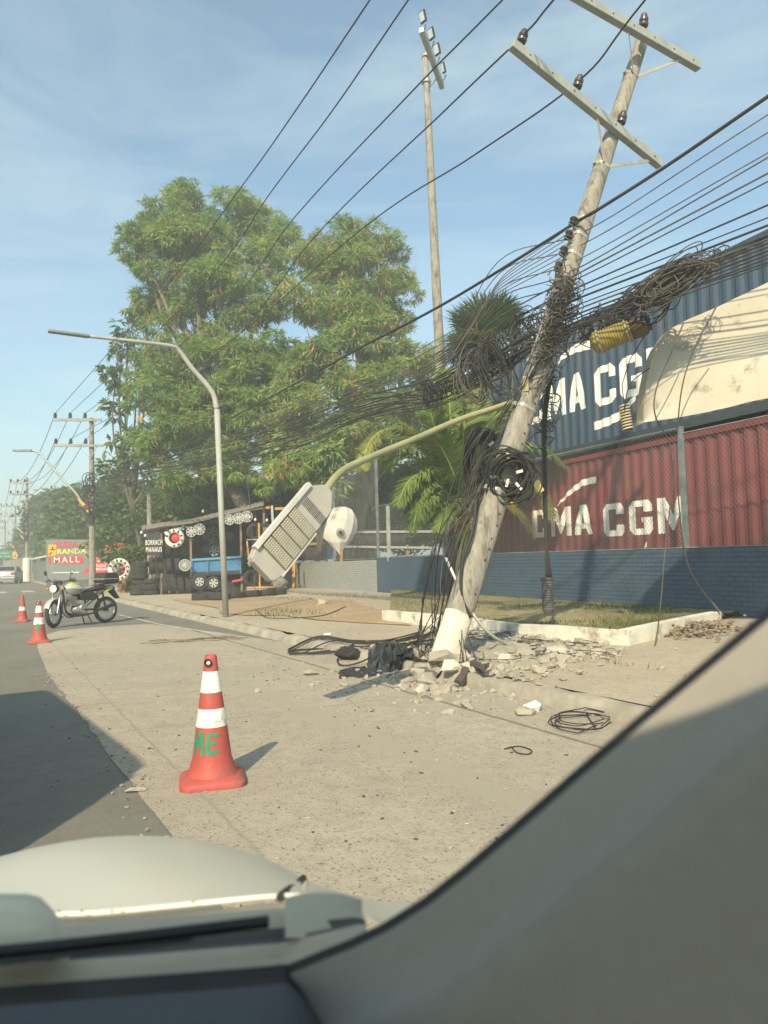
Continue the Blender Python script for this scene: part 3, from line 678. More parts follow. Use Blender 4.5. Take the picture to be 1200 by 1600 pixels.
# extra cables only on the left: they fan out from the pole foot bundle
for k in range(7):
    y1 = 560+k*6
    pts = [P(148, 745+k*5, 37.8), P(400, 660+k*8+R_(-6, 6), 19.5), P(560, 610+k*9+R_(-8, 8), 13.8), P(680, 600+R_(-12, 14), 11.5), Pp(R_(500, 545), -0.1)]
    cable('overhead_cable', pts, R_(.007, .012), 'black telecom cable sagging left of the leaning pole before the big tree', 'cable', 'telecom cables left of the leaning pole', m_cable if k % 3 else m_cable2)
# thinner loose curving wires near the spool insulators
for k in range(7):
    pts = [Pp(362+k*10, -0.15), P(805-k*6, 415+k*9, 10), P(775-k*7, 445+k*12, 10.2), P(740-k*10, 495+k*16, 10.6), P(640, 555+k*10, 12)]
    cable('loose_wire', pts, 0.006, 'thin loose wire curling away left from the insulators of the leaning pole', 'wire', 'loose wires by the insulators', m_cable2)
# tangles round the shaft
def tangle(name, lab, fr, n, rr, r=(.006, .012), m=None, ax=(PS, axis)):
    mm = M()
    for k in range(n):
        c = fr(random.random()); a0 = R_(0, 6.28); sp = R_(0.5, 1.0)*2*pi; rad = R_(*rr); e = R_(.5, 1.6); tw = R_(-.3, .3)
        X = (ax[0]+ax[1]*tw).normalized(); Y_ = (ax[1]-ax[0]*tw).normalized()
        mm.tube([c+X*cos(a0+sp*q)*rad+Y_*sin(a0+sp*q)*rad*e+PN*(0.1+R_(-.02, .02)+0.12*sin(3*q)) for q in np.linspace(0, 1, 14)], R_(*r), 4, False)
    return tag(mm.build(name, m or m_cable), lab, 'cable tangle', None, 'stuff')
tangle('cable_tangle', 'dense tangle of black cables wrapped round the upper middle of the leaning pole', lambda t: PL(PX(455+105*t))+PS*R_(-.16, .14), 120, (.03, .14), (.004, .008))
tangle('cable_tangle', 'snarl of torn brown and grey cable ends on the middle of the leaning pole', lambda t: PL(PX(440+130*t))+PS*R_(-.25, .1), 80, (.03, .12), (.004, .008), m_cable2)
tangle('cable_tangle', 'drooping dark cables left of the leaning pole above the lamp arm', lambda t: P(835-120*t, 515+70*t, 10.2), 80, (.08, .26), (.004, .009))
tangle('cable_tangle', 'drooping dark cables behind the right side of the leaning pole', lambda t: P(832+R_(-8, 18), 580+120*t, 9.9), 34, (.05, .17), (.004, .008))
tangle('cable_tangle', 'ragged cable bundle hanging from the overhead lines in front of the tall thin palm', lambda t: P(640+70*t, 622-20*t, 11.5), 40, (.06, .17), (.006, .010), ax=(U*-1, ZU))
tangle('cable_tangle', 'loose cable loops along the top edge of the blue container', lambda t: P(885+150*t, 530-72*t, 9.6-1*t), 70, (.08, .2), (.006, .011), ax=(U*-1, ZU))
# coils
def coil(name, lab, c, X, Y_, rx, ry, n, spread=.035, r=.010, m=None, tags=0, arc=1.0, a0=0, wob=.0):
    mm = M(); Z_ = Vector(X).cross(Vector(Y_)).normalized(); X, Y_ = Vector(X).normalized(), Vector(Y_).normalized(); X0, Y0 = X.copy(), Y_.copy()
    for k in range(n):
        s = 1+R_(-.34, .12)-(.25*random.random() if k % 3 == 0 else 0); X, Y_ = (X0+Y0*R_(-wob, wob)+Z_*R_(-wob, wob)).normalized(), (Y0+X0*R_(-wob, wob)+Z_*R_(-wob, wob)).normalized(); dx, dy, dz = R_(-spread, spread), R_(-spread, spread), R_(-.05, .05)
        mm.tube([c+X*(dx+cos(a0+2*pi*arc*q)*rx*s)+Y_*(dy+sin(a0+2*pi*arc*q)*ry*s)+Z_*(dz+.03*sin(4*q+k)) for q in np.linspace(0, 1, 34)], r, 5, False)
    X, Y_ = X0, Y0; o = mm.build(name, m or m_cable, smooth='all'); tag(o, lab, 'cable coil', 'cable coils tied to the leaning pole')
    for k in range(tags):
        a = 2*pi*k/tags+R_(0, 1.2); rf_ = R_(.35, .95)
        tm = M().box(c+X*cos(a)*rx*rf_+Y_*sin(a)*ry*rf_+(-Z_ if Z_.y > 0 else Z_)*.06, (R_(.06, .12), .02, .03), ((X*cos(a)+Y_*sin(a)).normalized(), Z_, (Y_*cos(a)-X*sin(a)).normalized())).build('cable_tag', m_white, o)
    return o
VX = Vector((1, 0, 0))
coil('cable_coil', 'round coil of black cable with white tags tied to the middle of the leaning pole', P(796, 740, 8.62), (1, -.2, 0), (0, -.25, 1), .25, .27, 34, tags=5, wob=.42, spread=.07)
coil('cable_coil', 'narrow dark coil of cable hanging left of the white tagged coil', P(748, 712, 9.1), (.45, .2, .12), (.15, -.2, 1), .16, .33, 22, tags=2, wob=.15)
coil('cable_coil', 'long hanging loops of cable left of the pole above the green lamp arm', P(737, 590, 10.0), (.8, .2, .4), (-.25, 0, 1), .22, .36, 13, spread=.09, r=.007, m=m_cable2, wob=.3)
coil('cable_coil', 'long hanging loops of cable left of the pole above the green lamp arm', P(775, 575, 9.8), (.8, .2, .3), (-.3, 0, 1), .17, .42, 13, spread=.09, r=.007, wob=.3)
coil('cable_coil', 'flattened bundle of brown cable loops hanging over the cream hood', P(1052, 438, 8.1), (.8, -.6, .42), (-.35, 0, .6), .42, .12, 26, spread=.08, r=.0065, m=m_cable2, wob=.25)
coil('cable_coil', 'dark bundle of cable loops beside the brown one over the cream hood', P(1020, 450, 8.3), (.8, -.6, .42), (.35, 0, .6), .42, .10, 22, spread=.08, r=.0065, wob=.25)
tangle('cable_tangle', 'messy cable ends spilling over the top edge of the cream hood', lambda t: P(985+120*t, 470-62*t, 8.25), 22, (.05, .14), (.004, .007), m_cable2, ax=(U*-1, ZU))
# cables falling down the shaft
for k in range(22):
    a = Pp(R_(520, 600), R_(-.25, .2), .2); b = P(R_(735, 800), R_(690, 740), 8.95); c_ = P(R_(675, 745), R_(820, 900), 8.6); e = onground(R_(650, 700), R_(985, 1050)); e.z += .03
    cable('hanging_cable', [a, b, c_, e], R_(.003, .007), 'black cable falling down the leaning pole to the rubble', 'cable', 'cables falling down the leaning pole', m_cable if k % 3 else m_cable2, sub=7)
for k in range(4):
    pts = [Pp(560+8*k, -.1, .22), P(780-3*k, 660+4*k, 9.1), P(752-4*k, 720+5*k, 8.9), P(735-6*k, 800+6*k, 8.75), P(712-6*k, 900, 8.6), onground(690-6*k, 1030-5*k)+ZU*.02]
    cable('hanging_cable', pts, R_(.006, .010), 'black cable falling down the leaning pole to the rubble', 'cable', 'cables falling down the leaning pole', m_cable, sub=8)
# white conduit and stiff tube sweeping off the shaft
cable('conduit', [P(697, 872, 8.7), P(712, 905, 8.5), P(733, 950, 8.4), P(765, 990, 8.5), onground(800, 1018)+ZU*.05], .018, 'pale plastic conduit curving from the pole foot onto the rubble', 'conduit', None, mat('pale_conduit', (.6, .57, .5), .6))
cable('cable_stub', [P(745, 770, 8.6), P(738, 830, 8.45), P(722, 880, 8.4), P(722, 930, 8.35), P(735, 965, 8.35)], .02, 'thick black cable end hugging the lower shaft of the leaning pole', 'cable', None)
# drops over the containers and the cream hood
for (lab, pts, r) in (('thin brown cable drooping left across the cream hood', [(1068, 505, 8.3), (1045, 560, 8.4), (1025, 610, 8.5), (1024, 650, 8.6), (1045, 690, 9), (1052, 740, 9), (1040, 850, 9), (1028, 980, 9), (1005, 1090, 8.6)], .008),
                      ('thin brown cable drooping right across the cream hood', [(1120, 478, 8.0), (1085, 545, 8.2), (1065, 610, 8.3), (1058, 700, 8.6), (1062, 800, 9), (1078, 890, 9.4), (1125, 960, 10)], .008),
                      ('stiff pale strip of cable leaning on the blue wall at right', [(1076, 893, 12), (1100, 925, 11.6), (1130, 962, 11)], .014)):
    cable('drooping_cable', [P(*q) for q in pts], r, lab, 'cable', None, m_cable2, sub=8)
cable('drooping_cable', [P(1015, 575, 9), P(985, 600, 9), P(975, 640, 9.1)], .007, 'short thin cable hanging in front of the blue container lettering', 'cable', None)
# vertical cables with the hanging splice closure
vc = thing('splice_closure', 'ribbed grey splice closure hanging on black cables above the planter grass', 'splice closure', P(857, 955, 10.3))
for k in range(4): M().tube(bez([Pp(560, .15, .1), P(853+R_(-4, 4), 640, 10.2), P(851+R_(-3, 3), 760, 10.3), P(853+R_(-3, 3), 850, 10.3), P(853+k*3, 903, 10.3)], 8), .013, 5).build('cable', m_cable, vc, smooth='all')
c0_, c1_ = P(857, 903, 10.3), P(857, 957, 10.3); h_ = (c0_-c1_).length
m_clo = mat('closure_grey', (.1, .1, .095), .7, (.07, .07, .07), scale=6)
prof = [(.001, 0), (.06, 0), (.072, .02)]+[(.074+.008*(k % 2), .03+.016*k) for k in range(26)]+[(.085, h_-.03), (.09, h_-.02), (.09, h_), (.02, h_+.01), (.001, h_+.01)]
M().lathe(prof, c1_, n=20).build('closure_body', m_clo, vc, smooth=True)
# yellow splice closure on the overhead bundle
yc = thing('splice_closure', 'yellow ribbed splice closure slung under the cables before the blue container', 'splice closure', P(965, 545, 9.0))
ya, yb = P(926, 538, 9.2), P(1010, 505, 8.9); q = ZU.rotation_difference((yb-ya).normalized()); l_ = (yb-ya).length
m_yel = mat('closure_yellow', (.34, .275, .07), .7, (.22, .18, .055), scale=6, dirt=(.12, .1, .05), dscale=5, dthr=.62)
M().lathe([(.001, 0), (.09, 0), (.115, .02)]+[(.125+.01*(k % 2), .03+(l_*.72-.03)*k/28) for k in range(29)], ya, n=22, q=q).build('closure_body', m_yel, yc, smooth=True)
for f in (.14, .66): M().lathe([(.14, -.012), (.15, -.012), (.15, .012), (.14, .012)], ya.lerp(yb, f), n=22, q=q).build('strap', mat('strap_tan', (.4, .33, .2), .6), yc)
M().lathe([(.12, l_*.72), (.13, l_*.75), (.14, l_*.92), (.12, l_), (.001, l_)], ya, n=22, q=q).build('closure_head', mat('closure_brown', (.1, .08, .05), .7), yc, smooth=True)
mm = M()
for k in range(7):
    a = 2*pi*k/7; mm.cyl(yb+q @ Vector((.08*cos(a), .08*sin(a), -.01)), yb+q @ Vector((.08*cos(a), .08*sin(a), .05)), .018, n=8)
mm.build('cable_port', m_cable, yc)
for f in (.3, .8): M().tube([ya.lerp(yb, f)+q @ Vector((-.13, 0, 0)), ya.lerp(yb, f)+ZU*.26], .01, 5).build('hanger', m_cable, yc)
# striped coil on the blue container
sc_ = thing('striped_closure', 'small black and cream striped splice closure hanging before the lettering of the blue container', 'splice closure', P(978, 672, 9.2))
p0, p1 = P(981, 672, 9.2), P(975, 632, 9.2)
M().cyl(p0, p1, .055, .055, 12).build('closure_body', m_dark, sc_)
mm = M(); X = (p1-p0).normalized(); ox = X.orthogonal().normalized(); oy = X.cross(ox)
mm.tube([p0.lerp(p1, i/120)+(ox*cos(i*.47)+oy*sin(i*.47))*.058 for i in range(121)], .010, 5); mm.build('wrap', mat('cream_tape', (.6, .5, .33), .7), sc_)
M().tube([p1, P(972, 600, 9.1), P(985, 560, 9), P(1010, 520, 8.95)], .006, 5).build('hanger_cable', m_cable, sc_)
# ------------------------------------------------------------------ street light torn off the leaning pole
sl_t = thing('street_light', 'torn down LED street light with green and yellow stained arm hanging from the leaning pole', 'street light', P(790, 632, 9.35))
m_armg = mat('mossy_arm', (.40, .36, .19), .75, (.23, .25, .14), scale=1.3, dirt=(.3, .24, .1), dscale=1.5, dthr=.55)
M().tube(bez([P(832, 612, 9.55), P(795, 630, 9.3), P(720, 655, 8.6), P(650, 685, 7.9), P(585, 712, 7.2), P(545, 730, 6.75), P(525, 745, 6.45), P(508, 768, 6.2)], 6), .033, 12).build('arm', m_armg, sl_t, smooth='all')
M().bar(Pp(612, -.15, .1), P(832, 612, 9.5), .06, .18).build('arm_bracket', m_armg, sl_t)
# lamp head: plane through four corners facing camera / down
A_ = P(490, 757, 6.05); B_ = P(519, 778, 6.12); C_ = P(402, 870, 5.62); D_ = P(448, 897, 5.72)
# local frame: long axis from top to bottom
top = P(510, 768, 6.1); bot = P(420, 880, 5.66); Lx = (bot-top); Ll = Lx.length; Lx.normalize()
Wx = (P(519, 850, 6.1)-P(455, 796, 5.9)); Wx = (Wx-Lx*Wx.dot(Lx)).normalized(); Nx = Lx.cross(Wx).normalized()
if Nx.dot(Vector((0, 0, CH))-top) < 0: Nx = -Nx
hw = 0.142
def LP(u, v, n=0): return top+Lx*(u*Ll)+Wx*(v*hw)+Nx*n
m_lamp = mat('lamp_housing', (.44, .41, .36), .45, (.36, .34, .30), scale=4, dirt=(.25, .23, .2), dscale=3, dthr=.63)
outl = [(-.06, -.25), (-.05, .3), (.1, .95), (.2, 1), (.98, 1), (1.08, .85), (1.1, .7), (1.1, -.7), (1.08, -.9), (.98, -1.05), (.2, -1.02), (.1, -.95)]
mm = M(); mm.prism([LP(u, v, 0) for u, v in outl], -Nx*.075)
mm.build('housing', m_lamp, sl_t, bev=.006)
mm = M(); mm.bar(LP(.1, -1.07, .0), LP(1.0, -1.1, .0), .035, .05, Nx); mm.bar(LP(.42, 1.02, .0), LP(1.0, 1.02, .0), .012, .03, Nx); mm.build('side_rail', mat('lamp_rail', (.6, .58, .53), .35), sl_t)
m_slot = mat('slot_dark', (.02, .02, .02), .7); m_led = mat('led_lens_plate', (.33, .31, .24), .4, (.26, .245, .19), scale=10)
m_ledb = mat('led_lens', (.6, .57, .46), .3); m_frame = mat('led_frame', (.2, .19, .17), .6)
for k in range(4):
    u0, u1 = .40+.135*k, .40+.135*k+.118
    fr = M(); fr.prism([LP(u0-.01, -.93, .002), LP(u1+.01, -.93, .002), LP(u1+.01, .97, .002), LP(u0-.01, .97, .002)], Nx*.006); pn = fr.build('led_module', m_frame, sl_t)
    M().prism([LP(u0, -.88, .009), LP(u1, -.88, .009), LP(u1, .92, .009), LP(u0, .92, .009)], Nx*.006).build('lens_plate', m_led, pn)
    mm = M()
    for i in range(5):
        for j in range(13): mm.ball(LP(u0+(i+.5)*(u1-u0)/5, -.8+1.62*j/12, .016), .0052, 6, 4)
    mm.build('led_lens', m_ledb, pn, smooth='all')
mm = M()
for g_ in range(3):
    for k in range(6): mm.box(LP(.26+.0*g_, 0, .0)+Lx*0+Wx*(hw*(-.62+g_*.55)+k*.0135)+Lx*(.0), (.085, .005, .004), (Lx, Wx, Nx))
mm.build('vent_slots', m_slot, sl_t)
# broken lens cap
def crow(pts, Y0, bulge):
    q = bez([P(x, y, Y0) for x, y in pts], 1); n_ = len(q)-1
    return [p-Vector((0, 1, 0))*bulge*sin(pi*i/n_)**.7 for i, p in enumerate(q)]
rows = [crow([(512, 802), (518, 796), (528, 793), (540, 793), (549, 797), (553, 803)], 6.16, .02), crow([(503, 812), (514, 802), (528, 798), (542, 798), (552, 804), (557, 813)], 6.15, .05),
        crow([(495, 824), (508, 815), (526, 810), (542, 812), (552, 818), (557, 826)], 6.14, .075), crow([(494, 828), (508, 832), (522, 834), (537, 834), (548, 834), (554, 834)], 6.14, .085),
        crow([(500, 833), (509, 842), (520, 848), (532, 848), (542, 846), (550, 842)], 6.14, .085), crow([(512, 843), (518, 850), (524, 858), (531, 866), (538, 855), (545, 848)], 6.14, .06)]
cc = P(530, 822, 6.05)
o = M().grid(rows).build('lens_cover', mat('cover_plastic', (.50, .48, .44), .6, (.38, .365, .33), scale=6, dirt=(.2, .19, .16), dscale=8, dthr=.56), sl_t, smooth=False)
md = o.modifiers.new('s', 'SOLIDIFY'); md.thickness = .006
nc = P(532, 832, 6.03)
mm = M()
for (r0, r1) in ((.004, .012), (.018, .022), (.028, .032)):
    mm.lathe([(r0, 0), (r1, 0), (r1, .004), (r0, .004)], nc, 'y', 16)
mm.build('photocell_mark', m_slot, o)
M().tube([P(508, 790, 6.1), P(515, 800, 6.1)], .006, 5).build('hinge_wire', m_cable2, sl_t)
# ------------------------------------------------------------------ standing street light (left)
def street_light(lab, base, pts, r0=.055, group='street lights', m=None):
    t = thing('street_light', lab, 'street light', base, group)
    M().tube([base, pts[0]], [r0*1.1, r0], 12).build('pole', m or m_steel, t, smooth='all')
    M().tube(bez(pts[:-1], 6), [r0*(1-.45*i/(6*(len(pts)-2))) for i in range(6*(len(pts)-2)+1)], 10).build('arm', m or m_steel, t, smooth='all')
    a, b = pts[-2], pts[-1]; d = (b-a).normalized()
    M().bar(a-d*.05, b, .16, .05).build('lamp_head', mat('lamp_grey', (.24, .27, .28), .5), t, bev=.01); return t
m_lpole = mat('grey_tube', (.40, .40, .36), .5, (.3, .3, .27), scale=2, dirt=(.22, .2, .17), dscale=2, dthr=.6)
lb = onground(353, 973); Yl = lb.y
street_light('tall grey tube street light with long arm standing on the pavement before the tyre shed', lb,
             [P(339, 640, Yl), P(331, 612, Yl), P(300, 575, Yl-.1), P(280, 548, Yl-.2), P(268, 541, Yl-.3), P(225, 535, Yl-.6), P(135, 525, Yl-1.1), P(75, 517, Yl-1.4)], .06, None, m_lpole)
cable('loose_wire', [P(345, 686, Yl), P(362, 697, Yl), P(378, 722, Yl), (P(388, 765, Yl)), P(393, 820, Yl), P(396, 880, Yl), P(399, 930, Yl)], .008, 'thin cable drooping from the grey street light down to the pavement', 'wire', None, m_cable2, sub=6)
# street light arms on far poles
def arm_light(lab, Y, pts, hl):
    t = thing('street_light', lab, 'street light', P(*pts[0], Y), 'street light arms on the far poles'); q = [P(x, y, Y-.5) for x, y in pts]
    M().tube(bez(q, 5), .055, 8).build('arm', m_steel, t, smooth='all')
    M().bar(q[-1], P(*hl, Y-.5), .25, .09).build('lamp_head', mat('lamp_grey', (.24, .27, .28), .5), t)
arm_light('slim street light arm reaching left from the pole behind the motorcycle', 38, [(137, 800), (118, 770), (98, 750), (70, 717), (58, 706), (50, 704)], (21, 704))
arm_light('slim street light arm on the white collared pole', 67, [(38, 835), (25, 822), (12, 806), (2, 798), (-3, 796)], (-12, 796))
arm_light('tiny street light arm on the third far pole', 96, [(20, 850), (10, 840), (2, 833), (-2, 831)], (-8, 831))
# pennants
mp_ = mat('pennant_orange', (.75, .38, .06), .7, (.62, .3, .05), scale=4)
for i, (lab, Y, a, b, c) in enumerate((('orange triangular pennant on the pole behind the motorcycle', 37.4, (119, 778), (138, 790), (138, 802)), ('orange triangular pennant on the white collared pole', 66, (29, 833), (36, 839), (37, 844)), ('orange triangular pennant just above the green road sign', 90, (13, 848), (21, 853), (23, 858)))):
    q = [P(x, y, Y) for x, y in (a, b, c)]; o = M().prism(q, (0, .02, 0)).build('pennant', mp_); tag(o, lab, 'pennant', 'orange pennants on poles')
    if i == 0: M().lathe([(.0, 0), (.13, 0), (.13, .012), (0, .012)], P(134.5, 792, 37.36), 'y', 12).build('emblem', mat('pennant_brown', (.12, .05, .03), .8), o)
# ------------------------------------------------------------------ floodlight pole
Yf = 22.0; ft = P(664, 82, Yf); fb = P(703, 860, Yf); fb.z = .3
fl = thing('floodlight_pole', 'very tall slender concrete floodlight pole with four square lamps behind the palm', 'floodlight pole', fb)
M().tube([fb.lerp(ft, i/8) for i in range(9)], [.19-.10*i/8 for i in range(9)], 12).build('shaft', m_conc_pole, fl, smooth='all')
ca, cb = P(658, 54, 20.9), P(690, 142, 23.0); dd = (cb-ca).normalized()
cr_ = M().bar(ca+Vector((0, -.2, 0)), cb+Vector((0, -.2, 0)), .14, .16).build('crossarm', m_steel, fl)
M().bar(ft-ZU*1.2, ca.lerp(cb, .75), .04).build('brace', m_steel, cr_)
for y in (88, 128): p = P(666, y, Yf); M().cyl(p-ZU*.04, p+ZU*.04, .14, n=12).build('band', m_band, fl)
m_fg = mat('floodlight_glass', (.55, .6, .62), .15, (.45, .5, .5), scale=2, spec=.8)
for k, (x, y) in enumerate(((660, 36), (673, 62), (682, 86), (692, 114))):
    c = P(x, y, 20.9+.62*k)+Vector((0, -.25, 0)); n = Vector((-.75, -.6, -.25)).normalized(); X = n.cross(ZU).normalized(); Y_ = X.cross(n)
    h = M().box(c, (.22 if k < 3 else .12, .06, .30), (X, n, Y_)).build('floodlight', m_dark, fl)
    M().box(c+n*.04, (.17 if k < 3 else .08, .01, .24), (X, n, Y_)).build('glass', m_fg, h); M().bar(c-Y_*.2-n*.05, ca.lerp(cb, .08+.28*k), .03).build('bracket', m_steel, h)
# ------------------------------------------------------------------ cones
m_cred = mat('cone_red', (.47, .092, .075), .6, (.36, .07, .058), scale=7, dirt=(.2, .10, .08), dscale=7, dthr=.54, bump=.15)
m_cwh = mat('cone_white', (.82, .82, .74), .5, (.7, .7, .62), scale=6, dirt=(.36, .35, .30), dscale=16, dthr=.535)
m_green = mat('spray_green', (.03, .27, .15), .6, (.04, .2, .12), scale=12)
def cone(lab, base, H, bands, rz=0.0, graffiti=None, tip=True, faded=False):
    t = thing('traffic_cone', lab, 'traffic cone', base, 'traffic cones on the road')
    def rad(f):  # f = height fraction from the ground
        return np.interp(f, [0, .05, .1, .2, .42, .9, 1], [.178, .163, .138, .115, .094, .043, .036])*H/.75
    mm = M(); n = 32; rows = []
    def sec(f, o=0): return [base+Vector((cos(2*pi*k/n)*(rad(f)+o), sin(2*pi*k/n)*(rad(f)+o), f*H)) for k in range(n+1)]
    fs = [.05, .07, .1, .14, .2, .3, .42, .6, .8, .95, .985]
    rows = [sec(f) for f in fs]; rows.append(sec(1.0, -.006*H)); rows.append(sec(.97, -.02*H)); mm.grid(rows)
    # square flared base
    def sq(r, z, q=6): return [base+Vector(((abs(cos(a))**(2/q))*math.copysign(1, cos(a))*r*cos(rz)-(abs(sin(a))**(2/q))*math.copysign(1, sin(a))*r*sin(rz), (abs(cos(a))**(2/q))*math.copysign(1, cos(a))*r*sin(rz)+(abs(sin(a))**(2/q))*math.copysign(1, sin(a))*r*cos(rz), z)) for a in [2*pi*(k/n)-rz for k in range(n+1)]]
    r0 = .192*H/.75; mm.grid([sq(r0, 0), sq(r0, .022), sq(r0*.95, .036*H/.75), sec(.07)])
    M.build(mm, 'cone_body', m_cred, t, smooth=True)
    for (a, b) in bands: M().grid([sec(a+(b-a)*i/4, .0015) for i in range(5)]).build('reflective_band', m_cwh, t, smooth='all')
    if tip:
        M().lathe([(.001, 0), (.011, 0), (.017, .003), (.022, 0), (.022, -.01)], base+Vector((-.005, -rad(.945)-.004, .945*H)), 'y', 14).build('rope_hole', m_dark, t, smooth='all')
        M().lathe([(.001, -.004), (.011, -.004), (.011, .002)], base+Vector((-.003, -rad(.945)-.006, .945*H)), 'y', 12).build('hole_rim', m_cwh, t)
    return t, rad
def wrap(t, base, H, rad, polys, a0, sc, z0):
    b = bmesh.new()
    for pl in polys:
        vs = [b.verts.new((x, y, 0)) for x, y in pl]; b.faces.new(vs)
    for v in range(1, 14): bmesh.ops.bisect_plane(b, geom=b.verts[:]+b.edges[:]+b.faces[:], plane_co=(-.7+v*.1, 0, 0), plane_no=(1, 0, 0))
    for v in range(1, 10): bmesh.ops.bisect_plane(b, geom=b.verts[:]+b.edges[:]+b.faces[:], plane_co=(0, v*.12, 0), plane_no=(0, 1, 0))
    def fn(x, y):
        z = z0+y*sc; r = rad(z/H)+.0025; an = a0+x*sc/r
        return base+Vector((cos(an)*r, sin(an)*r, z))
    place_text(b, 'green_letters', m_green, t, fn)
def stroke(pts, w):
    out = []
    for (a, b) in zip(pts[:-1], pts[1:]):
        a, b = Vector(a), Vector(b); d = (b-a).normalized(); n = Vector((-d.y, d.x))*w; e = d*w*.55
        out.append([tuple(a-e+n*.8), tuple(a-e-n*.8), tuple(a-n-e*.0), tuple(b-n), tuple(b+e-n*.7), tuple(b+e+n*.7), tuple(b+n)])
    return out
g = G(332, 1221, .006); t, rd = cone('large red and white traffic cone with green spray lettering nearest the car hood', g, .725, [(.71, .875), (.445, .585)], rz=.25)
ME = stroke([(-.62, .02), (-.57, .85)], .085)+stroke([(-.55, .8), (-.38, .3)], .075)+stroke([(-.37, .3), (-.22, .86)], .085)+stroke([(-.2, .86), (-.17, -.02)], .09)
ME += stroke([(.1, .78), (.06, .05)], .085)+stroke([(.1, .8), (.5, .75)], .07)+stroke([(.1, .44), (.45, .44)], .07)+stroke([(.07, .04), (.5, .1)], .085)
wrap(t, g, .725, rd, ME, -pi/2-.1, .135, .18)
g = G(61, 1004, .006); t, rd = cone('red cone with two white bands and a green patch beside the motorcycle front wheel', g, .70, [(.72, .88), (.44, .60)], rz=.5)
wrap(t, g, .70, rd, stroke([(.1, 0), (.1, .8)], .2)+stroke([(.2, .7), (.5, .7)], .12), -pi/2, .13, .2)
g = G(35, 971, .003); cone('small red cone with a single white band on the asphalt at the far left', g, .62, [(.42, .56)], rz=.1, tip=False)
# ------------------------------------------------------------------ motorcycle
wr, wf = G(165, 973, .005), G(84, 981, .005)
mc = thing('motorcycle', 'parked motorcycle with silver and yellow tank and black top box by the kerb', 'motorcycle', (0, 0, 0))
m_tyre = mat('tyre_rubber', (.045, .042, .038), .9, (.028, .027, .026), scale=6, bump=.3, bscale=30)
m_alu = mat('bare_aluminium', (.5, .5, .48), .35, (.38, .38, .36), metal=.7, scale=6); m_chrome = mat('chrome', (.6, .6, .6), .2, metal=.9)
m_black = mat('gloss_black', (.025, .025, .028), .35); m_mattb = mat('matt_black', (.035, .035, .037), .7)
m_silver = mat('silver_paint', (.55, .56, .5), .3, (.5, .51, .46), metal=.3); m_yell = mat('yellow_paint', (.75, .7, .06), .4)
WR = .30
def wheel(c, rot, par, nm='wheel', R0=WR, wd=.045, spokes=18):
    q = Quaternion((0, 0, 1), rot); mm = M()
    prof = [(R0-.075, -wd*.6), (R0-.04, -wd), (R0-.012, -wd*.8), (R0, 0), (R0-.012, wd*.8), (R0-.04, wd), (R0-.075, wd*.6)]
    qq = q @ Quaternion((1, 0, 0), -pi/2)
    mm.lathe(prof, c, n=36, q=qq); w_ = mm.build(nm, m_tyre, par, smooth='all')
    M().lathe([(R0-.07, -wd*.6), (R0-.092, -.018), (R0-.092, .018), (R0-.07, wd*.6)], c, n=36, q=qq).build('rim', m_alu, w_, smooth='all')
    mm = M(); mm.lathe([(.001, -.05), (.045, -.05), (.05, .05), (.001, .05)], c, n=14, q=qq)
    for k in range(spokes):
        a = 2*pi*k/spokes; b = a+(.25 if k % 2 else -.25); s = .03 if k % 2 else -.03
        mm.tube([Vector(c)+qq @ Vector((.045*cos(b), .045*sin(b), s)), Vector(c)+qq @ Vector(((R0-.085)*cos(a), (R0-.085)*sin(a), 0))], .0035, 4)
    mm.build('hub_and_spokes', m_alu, w_); return w_
# local frame: +x forward, wheelbase 1.28, y left
WB = 1.28; Xf, Xr = WB/2, -WB/2
wheel(Vector((Xr, 0, WR)), 0, mc)
steer = .5
wheel(Vector((Xf, 0, WR)), steer, mc)
sx, sy = cos(steer), sin(steer)
def SF(x, y, z):  # steered frame round the fork axis (approx. vertical through front wheel)
    return Vector((Xf+(x-Xf)*sx-y*sy, (x-Xf)*sy+y*sx, z))
mm = M()
for y in (-.085, .085): mm.tube([SF(Xf+.01, y, WR), SF(Xf-.10, y, .62)], .026, 10); mm.tube([SF(Xf-.10, y, .6), SF(Xf-.2, y, .93)], .018, 8)
mm.build('fork', m_alu, mc, smooth=True)
mm = M(); rows = []
for k in range(11):
    a = radians(25+k*13); rows.append([SF(Xf+cos(a)*(WR+.035), y, WR+sin(a)*(WR+.035)-abs(y)*.35) for y in (-.06, -.03, 0, .03, .06)])
mm.grid(rows); o = mm.build('front_fender', m_silver, mc, smooth='all')
mm = M(); mm.lathe([(.001, .075), (.06, .075), (.088, .06), (.092, .02), (.085, -.03), (.05, -.08), (.001, -.09)], SF(Xf-.05, 0, .83), n=20, q=Quaternion((0, 0, 1), steer) @ Quaternion((0, 1, 0), pi/2)); hl = mm.build('headlight', m_mattb, mc, smooth=True)
M().lathe([(.001, .092), (.05, .088), (.08, .075)], SF(Xf-.05, 0, .83), n=20, q=Quaternion((0, 0, 1), steer) @ Quaternion((0, 1, 0), pi/2)).build('headlight_glass', mat('headlight_glass', (.75, .75, .72), .15, spec=.8), hl, smooth='all')
mm = M()
for y in (-.04, .05): mm.lathe([(.001, .04), (.045, .035), (.05, -.04), (.001, -.05)], SF(Xf-.17, y, .96), n=14)
mm.build('instruments', m_mattb, mc, smooth=True)
mm = M(); mm.tube(bez([SF(Xf-.32, -.36, .98), SF(Xf-.24, -.22, 1.0), SF(Xf-.2, 0, .93), SF(Xf-.24, .22, 1.0), SF(Xf-.32, .36, .98)], 5), .012, 8); mm.build('handlebar', m_mattb, mc)
